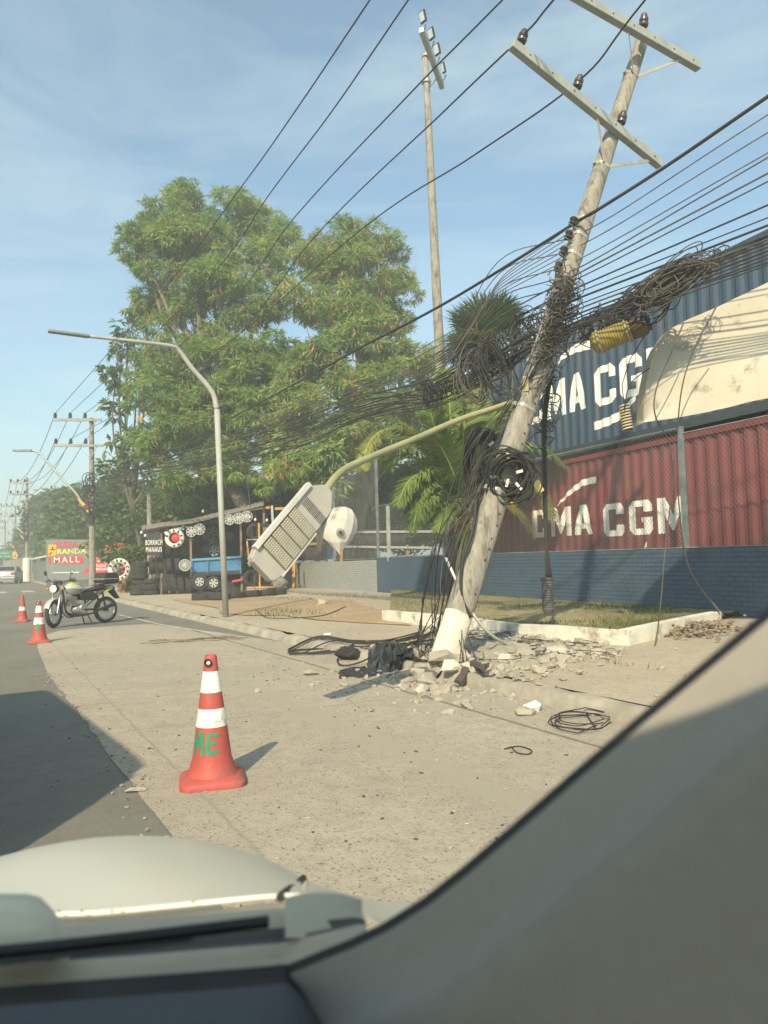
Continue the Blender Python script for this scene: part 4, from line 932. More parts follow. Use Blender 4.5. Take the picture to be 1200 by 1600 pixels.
for y in (-.3, .3):
    mm = M(); mm.tube([SF(Xf-.24, y*.8, 1.0), SF(Xf-.2, y*.95, 1.14)], .006, 5); b_ = mm.build('mirror', m_mattb, mc)
    M().lathe([(.001, -.012), (.04, -.012), (.055, 0), (.045, .012), (.001, .014)], SF(Xf-.2, y, 1.17), 'x', 14).build('mirror_glass', m_chrome if y > 0 else m_mattb, b_, smooth='all')
mi = mat('indicator_orange', (.85, .2, .04), .3)
for (x, y, z) in ((Xf-.06, .17, .83), (Xf-.06, -.17, .83), (Xr-.3, .12, .78), (Xr-.3, -.12, .78)):
    p = SF(x, y, z) if x > 0 else Vector((x, y, z)); M().ball(p, .036, 10, 7, (1.2, 1, .8)).build('indicator', mi, mc, smooth='all')
# tank
rows = []
for (x, w_, zb, zt) in ((Xf-.26, .05, .80, .86), (Xf-.32, .11, .72, .93), (Xf-.42, .15, .68, .955), (Xf-.55, .15, .68, .935), (Xf-.68, .11, .70, .87), (Xf-.76, .06, .72, .80)):
    rows.append([Vector((x, w_*cos(a)*(1 if sin(a) > -.3 else .8), (zb+zt)/2+(zt-zb)/2*sin(a))) for a in [2*pi*k/16 for k in range(17)]])
tk = M().grid(rows).build('fuel_tank', m_silver, mc, smooth='all')
rows2 = [[p+(p-Vector((p.x, 0, .82))).normalized()*.004 for p in r[2:7]] for r in rows[1:5]]
M().grid(rows2).build('tank_stripe', m_yell, tk, smooth='all'); rows3 = [[Vector((p.x, -p.y, p.z)) for p in r] for r in rows2]; M().grid(rows3).build('tank_stripe', m_yell, tk, smooth='all')
# seat
rows = []
for (x, w_, zb, zt) in ((.02, .05, .75, .80), (-.06, .10, .73, .80), (-.22, .13, .73, .80), (-.4, .13, .76, .85), (-.56, .12, .79, .87), (-.62, .08, .81, .85)):
    rows.append([Vector((x, w_*cos(a), (zb+zt)/2+(zt-zb)/2*sin(a))) for a in [2*pi*k/14 for k in range(15)]])
M().grid(rows).build('seat', m_mattb, mc, smooth='all')
# frame, engine
mm = M()
mm.tube(bez([(Xf-.2, 0, .86), (Xf-.24, 0, .6), (Xf-.3, 0, .32), (Xf-.5, 0, .24), (0, 0, .26), (-.1, 0, .45), (-.12, 0, .72)], 5), .02, 8)
for y in (-.08, .08): mm.tube([(Xf-.3, 0, .74), (-.1, y, .72), (-.68, y, .78)], .014, 6); mm.tube([(-.1, y, .42), (-.62, y, .77)], .012, 6)
mm.build('frame', m_black, mc)
mm = M(); mm.ball((.06, 0, .36), .16, 14, 9, (1.1, .75, .75)); mm.lathe([(.001, -.12), (.1, -.12), (.12, -.09), (.12, .09), (.1, .12), (.001, .12)], (-.02, 0, .36), 'y', 18)
for k in range(7): mm.box((.17+.012*k, 0, .45+.028*k), (.2, .2, .012))
mm.box((.22, 0, .54), (.15, .15, .2)); mm.box((.3, 0, .64), (.13, .16, .06)); mm.build('engine', m_alu, mc)
mm = M(); mm.tube(bez([(.34, .06, .58), (.42, .08, .4), (.34, .1, .24), (.1, .12, .22), (-.2, .13, .25), (-.35, .14, .3)], 5), .02, 8); mm.tube([(-.3, .15, .3), (-.75, .17, .42)], [.03, .045], 10); mm.build('exhaust', m_black, mc, smooth=True)
mm = M(); mm.tube(bez([(.46, -.06, .62), (.5, -.1, .36), (.42, -.14, .22), (.3, -.18, .2)], 5), .014, 6); mm.tube(bez([(.46, .06, .62), (.5, .1, .36), (.42, .14, .22), (.3, .18, .2)], 5), .014, 6); mm.build('crash_bar', m_black, mc)
for y in (-.13, .13): M().prism([(.12, y, .70), (.06, y, .55), (-.28, y, .54), (-.34, y, .66), (-.2, y, .74)], (0, .03 if y > 0 else -.03, 0)).build('side_cover', m_mattb, mc, bev=.01)
mm = M()
for y in (-.11, .11): mm.tube([(-.02, y, .35), (Xr, y, WR)], .02, 8); mm.tube([(Xr+.08, y, .36), (Xr+.16, y, .72)], .022, 10)
mm.build('swingarm_and_shocks', m_black, mc)
mm = M(); mm.prism([(-.42, -.075, .74), (-.74, -.06, .86), (-.82, -.05, .84), (-.72, -.06, .77), (-.45, -.075, .66)], (0, .15, 0)); mm.build('tail_cowl', m_silver, mc, bev=.01)
M().prism([(-.5, -.08, .70), (-.74, -.065, .80), (-.78, -.06, .78), (-.52, -.08, .67)], (0, .17, 0)).build('tail_stripe', m_yell, mc)
mm = M(); mm.prism([(-.68, -.06, .80), (-.80, -.06, .80), (-.98, -.06, .55), (-.93, -.06, .53), (-.76, -.06, .68)], (0, .12, 0)); mm.build('rear_fender', m_mattb, mc)
M().ball((-.83, 0, .79), .045, 10, 7, (.6, 1.4, .8)).build('tail_light', mat('tail_red', (.5, .02, .02), .25), mc, smooth='all')
tb_ = M().prism([(-.48, -.2, .90), (-.86, -.2, .90), (-.9, -.2, 1.0), (-.82, -.2, 1.14), (-.52, -.2, 1.14), (-.45, -.2, 1.0)], (0, .4, 0)).build('top_box', m_mattb, mc, bev=.03)
M().box((-.67, 0, 1.0), (.43, .415, .014)).build('box_stripe', m_silver, tb_)
mm = M(); mm.tube([(-.3, -.09, .86), (-.8, -.09, .89)], .01, 6); mm.tube([(-.3, .09, .86), (-.8, .09, .89)], .01, 6); mm.build('luggage_rack', m_chrome, mc)
mm = M()
for y in (-.12, .12): mm.tube([(-.08, y*.7, .3), (-.2, y*1.3, .012)], .013, 6)
mm.tube([(-.2, -.156, .02), (-.2, .156, .02)], .01, 6); mm.tube([(-.05, .17, .33), (-.05, -.17, .33)], .012, 6); mm.build('stand', m_black, mc)
ctr = (wr+wf)/2; dv = wf-wr; mc.location = (ctr.x, ctr.y, .005); mc.rotation_euler.z = atan2(dv.y, dv.x)
mc.scale = (dv.length/WB,)*3
# ------------------------------------------------------------------ cars
m_glassd = mat('car_glass', (.02, .025, .03), .08, spec=.8)
def car(lab, pos, yaw, paint, Lc=4.2, Wc=1.72, Hc=1.45, suv=False):
    t = thing('parked_car', lab, 'car', (0, 0, 0)); w2 = Wc/2
    if suv: top = [(-2.15, .62), (-2.14, 1.6), (-2.11, 1.72), (-2.0, 1.75), (1.9, 1.75), (2.02, 1.72), (2.08, 1.6), (2.14, .95), (2.18, .55)]
    else: top = [(-2.08, .62), (-2.06, .92), (-1.95, 1.0), (-1.6, 1.03), (-1.05, 1.38), (-.5, 1.44), (.2, 1.43), (.6, 1.36), (1.15, .98), (1.75, .86), (2.0, .72), (2.1, .5)]
    belt = 1.02 if suv else .92
    xs = [p[0] for p in top]; rows = []
    for x in np.linspace(xs[0], xs[-1], 44):
        zt = float(np.interp(x, xs, [p[1] for p in top])); nose = 1-(.04 if suv else .16)*max(0, (abs(x)-1.5)/.65)**2
        wb = w2*nose; zb = .22
        row = []
        for (f, z) in ((.0, zb), (.86, zb), (.97, .36), (1.0, .6), (.985, min(belt, zt))):
            row.append(Vector((x, f*wb, z)))
        gh = max(0, zt-belt); wt = wb*(.985-.32*gh)
        row += [Vector((x, wt+.0, max(zt-.05, min(belt, zt)))), Vector((x, wt*.88, zt)), Vector((x, 0, zt+.015))]
        rows.append([Vector((p.x, -p.y, p.z)) for p in row]+row[::-1])
    mm = M(); mm.grid(rows); mm.add(rows[0], [tuple(range(len(rows[0])))]); mm.add(rows[-1], [tuple(range(len(rows[-1])))])
    body = mm.build('body', paint, t, smooth=True)
    def side(y, x0, x1, xt0, xt1):
        g_ = .46 if suv else .38; zt = belt+g_; wt = w2*(.985-.32*g_); s = 1 if y > 0 else -1
        M().add([(x0, s*(w2*.985+.004), belt+.03), (x1, s*(w2*.985+.004), belt+.03), (xt1, s*(wt+.02), zt), (xt0, s*(wt+.02), zt)], [(0, 1, 2, 3)]).build('window', m_glassd, t)
    for y in (-1, 1):
        if suv: side(y, -1.95, -1.15, -1.8, -1.15); side(y, -1.08, -.1, -1.08, -.1); side(y, -.02, 1.2, -.02, 1.1)
        else: side(y, -1.4, -.55, -1.0, -.55); side(y, -.48, .95, -.48, .5)
    def pane(x0, z0, x1, z1, w0, w1): n_ = Vector((z1-z0, 0, x0-x1)).normalized(); n_ = n_*(.012 if n_.z > 0 else -.012); M().add([Vector(p)+n_ for p in ((x0, -w0, z0), (x0, w0, z0), (x1, w1, z1), (x1, -w1, z1))], [(0, 1, 2, 3)]).build('windscreen', m_glassd, t)
    if suv: pane(-2.145, 1.05, -2.14, 1.6, .7, .62); pane(2.13, 1.05, 2.08, 1.58, .7, .62)
    else: pane(-1.55, 1.07, -1.1, 1.36, .66, .56); pane(1.1, 1.0, .63, 1.34, .7, .58)
    for x in (-1.28, 1.32):
        for s in (-1, 1):
            c = Vector((x, s*(w2-.1), .31)); q = Quaternion((1, 0, 0), -pi/2)
            w_ = M().lathe([(.19, -.1), (.28, -.1), (.31, -.06), (.31, .06), (.28, .1), (.19, .1)], c, n=26, q=q).build('wheel', m_tyre, t, smooth='all')
            M().lathe([(.001, .08*s), (.06, .085*s), (.17, .1*s), (.2, .09*s)], c+Vector((0, 0, 0)), n=20, q=q).build('hubcap', m_alu, w_, smooth='all')
    for s in (-1, 1):
        M().box((-2.03, s*.62, .82), (.12, .3, .16)).build('tail_light', MATS['tail_red'], t, bev=.02); M().box((1.98, s*.58, .68), (.16, .3, .14)).build('headlight', m_chrome, t, bev=.02)
        M().ball((.75, s*(w2+.06), belt+.05), .09, 8, 6, (.7, 1, .6)).build('wing_mirror', paint, t, smooth='all')
    M().box((-2.1, 0, .45), (.1, 1.5, .16)).build('bumper', m_mattb if suv else paint, t, bev=.03); M().box((-2.1, 0, .68), (.02, .4, .12)).build('number_plate', m_white, t)
    t.location = pos; t.rotation_euler.z = yaw; return t
m_csil = mat('car_silver', (.42, .44, .45), .3, (.39, .41, .42), metal=.5, scale=2)
yawU = atan2(U.y, U.x)
cpos = G(0, 913, 0); car('small silver sedan seen from behind at the left edge of the road', (cpos.x-.3, cpos.y+2.0, .003), yawU-.18, m_csil)
# vehicle standing in the next lane just outside the picture; its shadow falls across the road
rr_, rf_ = Vector((-1.82, 2.86, 0)), Vector((-3.94, 6.16, 0)); dcar = (rf_-rr_).normalized(); ncar = Vector((-dcar.y, dcar.x, 0))
cc_ = (rr_+rf_)/2+ncar*.86
vn = car('tall white van-like car standing in the next lane left of the frame', (cc_.x, cc_.y, .003), atan2(dcar.y, dcar.x), mat('car_white', (.6, .6, .58), .35), suv=True); vn.scale = (.91, 1, 1)
# ------------------------------------------------------------------ signs
m_bgrey = mat('board_grey', (.20, .22, .22), .7, (.17, .19, .19), scale=2); m_spr = mat('sign_red', (.62, .05, .06), .6); m_sy = mat('sign_yellow', (.75, .68, .08), .6)
bb = thing('mall_board', 'large grey mall advertising board with red and yellow lettering behind the pole', 'billboard', P(112, 922, 44))
Yb = 44; bx = Vector((1, 0, 0))
def bp(x, y, o=0): q = P(x, y, Yb); q.y += o; return q
M().prism([bp(72, 843), bp(160, 843), bp(160, 905), bp(72, 905)], (0, .15, 0)).build('panel', m_bgrey, bb)
mm = M(); mm.prism([bp(72, 905.5), bp(160, 905.5), bp(160, 921), bp(72, 921)], (0, .1, 0)); mm.build('lower_panel', mat('board_low', (.13, .14, .14), .8), bb)
M().prism([bp(82, 894.3, -.02), bp(124, 893.6, -.02), bp(124, 895.0, -.02), bp(82, 895.8, -.02)], (0, .03, 0)).build('white_strip', m_white, bb)
mm = M(); mm.prism([bp(108, 903, -.03), bp(118, 903, -.03), bp(116, 919, -.03), bp(110, 919, -.03)], (0, .03, 0)); mm.build('emblem_patch', m_mattb, bb)
flat_text('ELIZA', .46, 'lettering', m_spr, bb, bp(103.5, 851.5, -.01), bx, off=.012, sx=1.15)
flat_text('MIRANDA', .40, 'lettering', m_sy, bb, bp(105, 862, -.01), bx, off=.010, sx=1.22)
M().prism([bp(76, 869.5, -.01), bp(130, 869.5, -.01), bp(130, 880.5, -.01), bp(76, 880.5, -.01)], (0, .004, 0)).build('red_band', m_spr, bb)
flat_text('MALL', .46, 'lettering', m_white, bb, bp(104, 875, -.02), bx, off=.008, sx=1.1, space=1.35)
flat_text('B', .4, 'lettering', mat('dull_pink', (.4, .12, .15), .7), bb, bp(134, 850, -.01), bx)
rs = thing('red_sign', 'small red board with white lettering partly behind the grey utility pole', 'sign', P(158, 905, 42))
def rp(x, y, o=0): q = P(x, y, 42); q.y += o; return q
M().prism([rp(150, 866), rp(156, 864), rp(159, 878), rp(167, 882), rp(165, 896), rp(128, 896), rp(134, 889), rp(150, 886)], (0, .1, 0)).build('panel', m_spr, rs)
for x in (152, 162): M().cyl(rp(x, 896, .05), Vector((rp(x, 896).x, 42.05, .1)), .04, n=6).build('leg', m_steel, rs)
flat_text('TUDO', .2, 'lettering', m_white, rs, rp(158, 884, -.01), bx, off=.005); flat_text('MODAS', .2, 'lettering', m_white, rs, rp(157.5, 889.5, -.01), bx, off=.005)
flat_text('B', .3, 'lettering', m_white, rs, rp(154, 875, -.01), bx, off=.01)
Ys = 34; ysn = thing('warning_sign', 'yellow rectangular warning sign with black arrow standing before the mall board', 'road sign', Vector((P(81, 945, Ys).x, Ys, .12)))
def yp(x, y, o=0): q = P(x, y, Ys); q.y += o; return q
m_syo = mat('sign_orange_yellow', (.75, .42, .03), .5); M().prism([yp(75.5, 851), yp(88, 851), yp(88, 868.5), yp(75.5, 868.5)], (0, .02, 0)).build('panel', m_syo, ysn, bev=.005)
M().cyl((yp(81, 868).x, Ys+.05, .12), (yp(81, 851).x, Ys+.05, yp(81, 851).z), .03, n=8).build('post', m_steel, ysn)
mm = M(); mm.prism([yp(77, 866.5, -.01), yp(77, 863.5, -.01), yp(79.8, 866.5, -.01)], (0, .006, 0)); mm.prism([yp(78, 865, -.01), yp(81, 862, -.01), yp(81.6, 862.8, -.01), yp(78.8, 865.8, -.01)], (0, .006, 0))
mm.prism([yp(79, 858, -.01), yp(86, 858, -.01), yp(86, 859.5, -.01), yp(79, 859.5, -.01)], (0, .006, 0)); mm.prism([yp(81.5, 854, -.01), yp(83, 854, -.01), yp(83, 858, -.01), yp(81.5, 858, -.01)], (0, .006, 0)); mm.build('symbol', m_mattb, ysn)
Yg = 74; gsn = thing('direction_sign', 'green direction sign with white lettering on a post at the far left', 'road sign', Vector((P(6, 900, Yg).x, Yg, .1)))
m_sg = mat('sign_green', (.03, .22, .12), .5); M().prism([P(-14, 860, Yg), P(19, 860, Yg), P(19, 873, Yg), P(-14, 873, Yg)], (0, .05, 0)).build('panel', m_sg, gsn)
M().cyl((P(6, 873, Yg).x, Yg+.1, .1), (P(6, 861, Yg).x, Yg+.1, P(6, 861, Yg).z), .07, n=8).build('post', m_steel, gsn)
flat_text('Centro', .3, 'lettering', m_white, gsn, P(7, 864, Yg-.02), bx); flat_text('Av. Torres', .26, 'lettering', m_white, gsn, P(8, 869.5, Yg-.02), bx)
Yo = 72; osn = thing('warning_sign', 'small yellow warning sign beside the green direction sign', 'road sign', Vector((P(23, 900, Yo).x, Yo, .1)))
M().prism([P(19.5, 862, Yo), P(25, 862, Yo), P(28, 868, Yo), P(26, 873, Yo), P(19.5, 873, Yo)], (0, .03, 0)).build('panel', m_syo, osn)
M().cyl((P(22.5, 873, Yo).x, Yo+.08, .1), (P(22.5, 863, Yo).x, Yo+.08, P(22.5, 863, Yo).z), .05, n=8).build('post', m_steel, osn)
M().prism([P(21, 869, Yo-.02), P(24, 867, Yo-.02), P(25, 870, Yo-.02)], (0, .01, 0)).build('symbol', m_mattb, osn)
# far walls and fence
def fwall(nm, lab, xa, ya, Ya, xb, yb, Yb_, H, m):
    a = P(xa, ya, Ya); b = P(xb, yb, Yb_); mm = M(); mm.prism([(a.x, a.y, 0), (b.x, b.y, 0), (b.x, b.y, H), (a.x, a.y, H)], (0, .2, 0)); return tag(mm.build(nm, m), lab, 'wall')
m_fw = mat('far_wall_grey', (.22, .22, .2), .9, (.15, .15, .14), scale=1)
fwall('grey_wall', 'plain grey wall with pale coping between the white collar pole and the mall board', 52, 900, 70, 76, 900, 52, 1.9, m_fw)
tag(M().bar(Vector((P(52, 900, 70).x, 70, 2.0)), Vector((P(76, 900, 52).x, 52, 2.0)), .4, .12).build('wall_coping', m_white), 'pale coping on top of the far grey wall', 'coping')
ff = thing('picket_fence', 'weathered grey paling fence along the far pavement at left', 'fence', Vector((P(20, 900, 95).x, 95, .1)))
a, b = Vector((P(2, 900, 125).x, 125, .1)), Vector((P(48, 900, 76).x, 76, .1))
n = 46; m_pale = mat('paling', (.28, .25, .22), .9, (.18, .16, .14), scale=1)
for k in range(n):
    p = a.lerp(b, k/(n-1)); M().box((p.x, p.y, .1+1.1), (.35, .06, 2.2+R_(-.1, .1))).build('paling', m_pale, ff)
# ------------------------------------------------------------------ tyre shop
def S(x, y, o=0): return P(x, y, 29.5+o)
shed = thing('tyre_shed', 'open roadside tyre repair shed with sloping tin roof and dark back wall', 'shed', Vector((S(320, 930).x, 29.5, .1)))
m_tin = mat('tin_roof', (.34, .29, .24), .6, (.2, .17, .15), scale=3, metal=.2, dirt=(.18, .11, .07), dscale=1.5, dthr=.55); m_wood = mat('old_wood', (.25, .19, .13), .9, (.14, .11, .08), scale=3, stretch=(3, 3, .5)); m_ywood = mat('yellow_steel', (.65, .33, .05), .6, (.5, .25, .04), scale=4); m_bk = mat('shed_dark_cloth', (.05, .05, .05), .95, (.03, .03, .03), scale=2)
rows = []
for i in range(41):
    t_ = i/40; x = 222+t_*190; y = np.interp(x, [222, 250, 300, 412], [829, 824, 818, 790]); a = S(x, y, -.9); b = S(x, y-6, 2.4)
    c_ = .02*(i % 2); rows.append([a+ZU*c_, b+ZU*c_])
o = M().grid(rows).build('roof', m_tin, shed); md = o.modifiers.new('s', 'SOLIDIFY'); md.thickness = .03
M().bar(S(224, 830, -.8), S(411, 793, -.8), .06, .07).build('roof_beam', m_wood, shed)
for x, yt in ((252, 828), (298, 822), (376, 803), (412, 795)): p = S(x, yt, -.6); M().box((p.x, p.y, (p.z+.1)/2), (.08, .08, p.z-.1)).build('post', m_wood, shed)
for x, yt in ((240, 823), (410, 790)): p = S(x, yt, 2.2); M().box((p.x, p.y, (p.z+.1)/2), (.08, .08, p.z-.1)).build('post', m_wood, shed)
a, b = S(244, 832, 2.0), S(412, 800, 2.0); M().prism([(a.x, a.y, .1), (b.x, b.y, .1), (b.x, b.y, b.z-.1), (a.x, a.y, a.z-.1)], (0, .05, 0)).build('back_wall', m_bk, shed)
a2 = S(412, 800, -.5); M().prism([(b.x, b.y, .1), (a2.x, a2.y, .1), (a2.x, a2.y, a2.z-.4), (b.x, b.y, b.z-.2)], (.05, 0, 0)).build('side_wall', m_bk, shed)
M().prism([S(230, 833, -1.1), S(250, 831, -1.1), S(250, 868, -1.1), S(230, 868, -1.1)], (0, .04, 0)).build('sign_board', mat('chalk_board', (.045, .05, .05), .8), shed)
flat_text('BORRACH', .26, 'hand_lettering', m_white, shed, S(240.5, 848, -1.12), bx, off=.004, sx=.48, space=1.15); flat_text('MANAUS', .26, 'hand_lettering', m_white, shed, S(240.5, 859, -1.12), bx, off=.004, sx=.52, space=1.15)
m_bulb = mat('bulb_glass', (.8, .8, .78), .2)
for i, (x, y) in enumerate(((221, 832), (227, 837), (259, 833), (284, 836), (391, 808), (417, 813), (317, 799), (399, 812))):
    p = S(x, y, -.95); o = M().ball(p, .05, 8, 6, (1, 1, 1.3)).build('light_bulb', m_bulb, smooth='all'); tag(o, 'small white light bulb hanging on a cord at the tyre shed roof', 'light bulb', 'bulbs at the tyre shed'); M().tube([p+ZU*.06, p+ZU*.3], .01, 4).build('cord', m_cable, o)
# tyres
def tyre_proto():
    mm = M(); prof = [(.19, -.08), (.22, -.1), (.29, -.1), (.315, -.075)]+[(.322-.006*(k % 2), -.07+.02*k) for k in range(8)]+[(.315, .075), (.29, .1), (.22, .1), (.19, .08), (.2, 0), (.19, -.08)]
    mm.lathe(prof, n=30); return mm
TP = tyre_proto()
def qd(v): return ZU.rotation_difference(Vector(v).normalized())
# fix prototype origin at its centre
tp0 = TP.build('tyre', m_tyre, smooth=True); tp0.data.transform(Matrix.Translation((0, 0, -.1))); first_used = False
def tyre(p, rot, lab, grp, s=1.0):
    global first_used
    if not first_used: o = tp0; first_used = True
    else: o = tp0.copy(); COL.objects.link(o)
    o.location = p; o.rotation_mode = 'QUATERNION'; o.rotation_quaternion = rot; o.scale = (s,)*3
    return tag(o, lab, 'tyre', grp)
flat = Quaternion(); jq = lambda: Quaternion((R_(-1, 1), R_(-1, 1), 0), R_(0, .12))
for (x, n_) in ((226, 5), (243, 3)):
    p = S(x, 925); 
    for k in range(n_+1 if x == 226 else n_): tyre((p.x+R_(-.03, .03), 28.9+R_(-.05, .05), .22+.205*k), jq(), 'worn tyre in the stack at the left end of the shed', 'stacked tyres at the left end of the shed')
for row, (y, xs) in enumerate(((916, (257, 270, 282, 294)), (884, (237, 250, 263, 277)), (858, (262, 274)))):
    for x in xs:
        p = S(x, y, -.7 if row == 0 else -.5); tyre(p, qd((1, .35, R_(-.1, .1))), 'worn tyre standing on edge in the racks at the left of the shed', 'upright tyres in the left racks', 1.0 if row else 1.05)
for x, y in ((300, 905), (322, 905), (350, 905), (368, 906), (388, 900)):
    for k in range(2): p = S(x, 922, -.3); tyre((p.x+R_(-.04, .04), p.y, .21+.205*k), jq(), 'tyre in the low stacks under the blue truck bed', 'tyres under the blue truck bed')
for x, y in ((312, 909), (333, 911)):
    p = S(x, y, -1.3); o = tyre(p, qd((.1, -1, 0)), 'tyre with an alloy wheel leaning under the blue truck bed' if x == 312 else 'half hidden tyre with wheel leaning beside the light pole', None, .95 if x == 312 else .8)
YT = 22.4
for k, (x, y) in enumerate(((318, 938), (343, 938), (366, 935), (390, 933), (415, 931), (433, 929))):
    p = onground(x, y); tyre((p.x, p.y, p.z+.11), Quaternion((R_(-1, 1), R_(-1, 1), 0), R_(.02, .1)), 'tyre lying flat in the row on the dirt in front of the shed', 'tyres lying on the ground in front of the shed', 1.0 if k else 1.1)
# wheels / hubcaps
def rimwheel(p, r, n, m, face=(.0, -1, 0)):
    q = qd(face); mm = M(); mm.lathe([(r*.86, 0), (r*.9, .03), (r, .03), (r, -.02), (r*.86, -.02)], p, n=26, q=q); mm.lathe([(.001, .05), (r*.2, .045), (r*.24, 0), (.001, -.01)], p, n=12, q=q)
    for k in range(n):
        a = 2*pi*k/n; d = Vector((cos(a), sin(a), 0)); nn = Vector((-sin(a), cos(a), 0)); w_ = r*1.25/n
        mm.add([p+q @ (d*r*.18-nn*w_*.6+ZU*.03), p+q @ (d*r*.18+nn*w_*.6+ZU*.03), p+q @ (d*r*.9+nn*w_+ZU*.025), p+q @ (d*r*.9-nn*w_+ZU*.025)], [(0, 1, 2, 3)])
    return mm.build('wheel_trim', m, smooth=False)
m_trim = mat('trim_silver', (.46, .46, .44), .5, (.34, .34, .33), scale=8); m_trimd = mat('trim_dark', (.17, .17, .17), .5, (.1, .1, .1), scale=8)
for (x, y, r, n_, dk, lab) in ((312, 827, .21, 10, 0, 'bright silver wheel trim hanging under the left half of the shed roof'), (299, 831, .19, 8, 0, 'slightly smaller silver wheel trim left of the bright one under the shed roof'), (359, 812, .2, 9, 0, 'first of three silver wheel trims under the right end of the shed roof'), (373, 810, .21, 10, 0, 'middle of three silver wheel trims under the right end of the shed roof'), (386, 807, .215, 12, 0, 'last of three silver wheel trims under the right end of the shed roof'),
                               (289, 883, .22, 14, 0, 'round silver wheel trim leaning by the left end of the blue truck bed'), (332, 830, .2, 5, 1, None), (332, 847, .19, 5, 1, None), (335, 861, .2, 6, 0, 'pale star shaped wheel rim hanging lowest in front of the dark back wall'), (295, 844, .2, 7, 1, None), (359, 838, .16, 8, 1, None), (289, 860, .2, 5, 1, None), (321, 838, .16, 5, 1, None), (343, 855, .15, 6, 1, None), (322, 858, .15, 6, 1, None), (345, 835, .15, 7, 1, None)):
    o = rimwheel(S(x, y, -.9 if y < 835 and not dk else (-1.2 if y == 883 else .6)), r, n_, m_trimd if dk else m_trim); tag(o, lab or 'dull grey wheel rim hanging in the shade inside the shed', 'wheel trim', 'wheel trims displayed in the shed')
for x, y in ((312, 909), (334, 911)): tag(rimwheel(S(x, y, -1.43), .16, 6, m_trim), 'silver alloy rim set in the tyre under the blue truck bed' if x == 312 else 'silver alloy rim low beside the light pole', 'wheel rim')
# white ring on the shed and the lettered one
def ring(p, r, grp, lab, words=None, red=True, n=(0, -1, 0), rot=0):
    t = thing('painted_tyre', lab, 'painted tyre', p-ZU*r); q = qd(n); M().lathe([(r*.56, -.05), (r*.6, -.09), (r*.8, -.1), (r*.97, -.07), (r, 0), (r*.97, .07), (r*.8, .1), (r*.6, .09), (r*.56, .05), (r*.56, -.05)], p, n=36, q=q).build('ring', mat('tyre_white', (.72, .68, .58), .7, (.6, .56, .48), scale=6, dirt=(.3, .27, .22), dscale=6, dthr=.62), t, smooth='all')
    if words:
        for k, ch in enumerate(words):
            a = pi-(k+.5)*2*pi/(len(words)+2)+rot; d = Vector((cos(a), 0, sin(a))); flat_text(ch, r*.33, 'lettering', m_mattb, t, p+d*r*.78+Vector((0, -.105, 0)), Vector((sin(a), 0, -cos(a))), d, off=.01)
    return t
p = S(273, 841, -1.0); ring(p, .36, None, 'small white painted tyre with red centre hung on the shed', 'BORRACHA'); 
o = M().lathe([(.001, .06), (.1, .05), (.16, .0), (.17, -.06), (.001, -.07)], p+Vector((.03, 0, 0)), n=18, q=qd((0, -1, 0))).build('red_hub', m_spr, smooth='all'); tag(o, 'round red plastic hub inside the small white painted tyre on the shed', 'hub')
p = P(186.5, 890, 31); rg = ring(p, .46, None, 'large white painted tyre standing with black lettering round it left of the shed', 'BORRACHARIA', rot=-.2)
M().cyl((p.x, p.y+.12, .1), (p.x, p.y+.12, p.z-.3), .03, n=6).build('stake', m_wood, rg)
pot = thing('flower_pot', 'red and brown pot seen through the large white painted tyre', 'pot', Vector((p.x, p.y+.6, .1)))
M().lathe([(.1, .1), (.1, p.z-.35), (.16, p.z-.3), (.2, p.z-.08), (.001, p.z-.06)], (p.x, p.y+.6, 0), n=14).build('pot_body', mat('pot_brown', (.3, .16, .09), .8), pot, smooth=True)
M().lathe([(.001, p.z+.16), (.1, p.z+.12), (.14, p.z), (.3, p.z-.05), (.3, p.z-.1), (.001, p.z-.1)], (p.x, p.y+.6, 0), n=14).build('pot_top', m_spr, pot, smooth=True)
# blue truck bed
tb_ = thing('truck_bed', 'faded blue steel truck bed standing on tyres in the shed', 'truck bed', Vector((S(340, 925).x, 29, .6)))
m_tb = mat('truck_blue', (.05, .22, .42), .55, (.04, .15, .3), scale=2, dirt=(.12, .12, .12), dscale=3, dthr=.6)
M().prism([S(300, 877, -.75), S(376, 872, -.75), S(376, 893, -.75), S(300, 896, -.75)], (0, .06, 0)).build('side_board', m_tb, tb_)
M().bar(S(299, 875, -.78), S(377, 870, -.78), .1, .08).build('top_rail', mat('truck_rail', (.12, .3, .45), .5), tb_); M().bar(S(300, 897, -.72), S(376, 894, -.72), .12, .14).build('sill', m_mattb, tb_)
for x in (300, 325, 350, 376): M().bar(S(x, 876, -.8), S(x, 896, -.8), .05).build('stiffener', m_tb, tb_)
M().prism([S(300, 877, 1.0), S(376, 872, 1.0), S(376, 893, 1.0), S(300, 896, 1.0)], (0, .06, 0)).build('side_board', m_tb, tb_); M().prism([S(300, 895, -.7), S(376, 892, -.7), S(376, 892, 1.0), S(300, 895, 1.0)], (0, 0, .05)).build('floor_plate', m_tb, tb_)
tag(M().prism([S(362, 907, -.8), S(386, 903, -.8), S(386, 906, -.8), S(362, 911, -.8)], (0, .3, 0)).build('red_jack', m_spr, bev=.03), 'low red jack lying between the light pole and the yellow rack', 'jack')
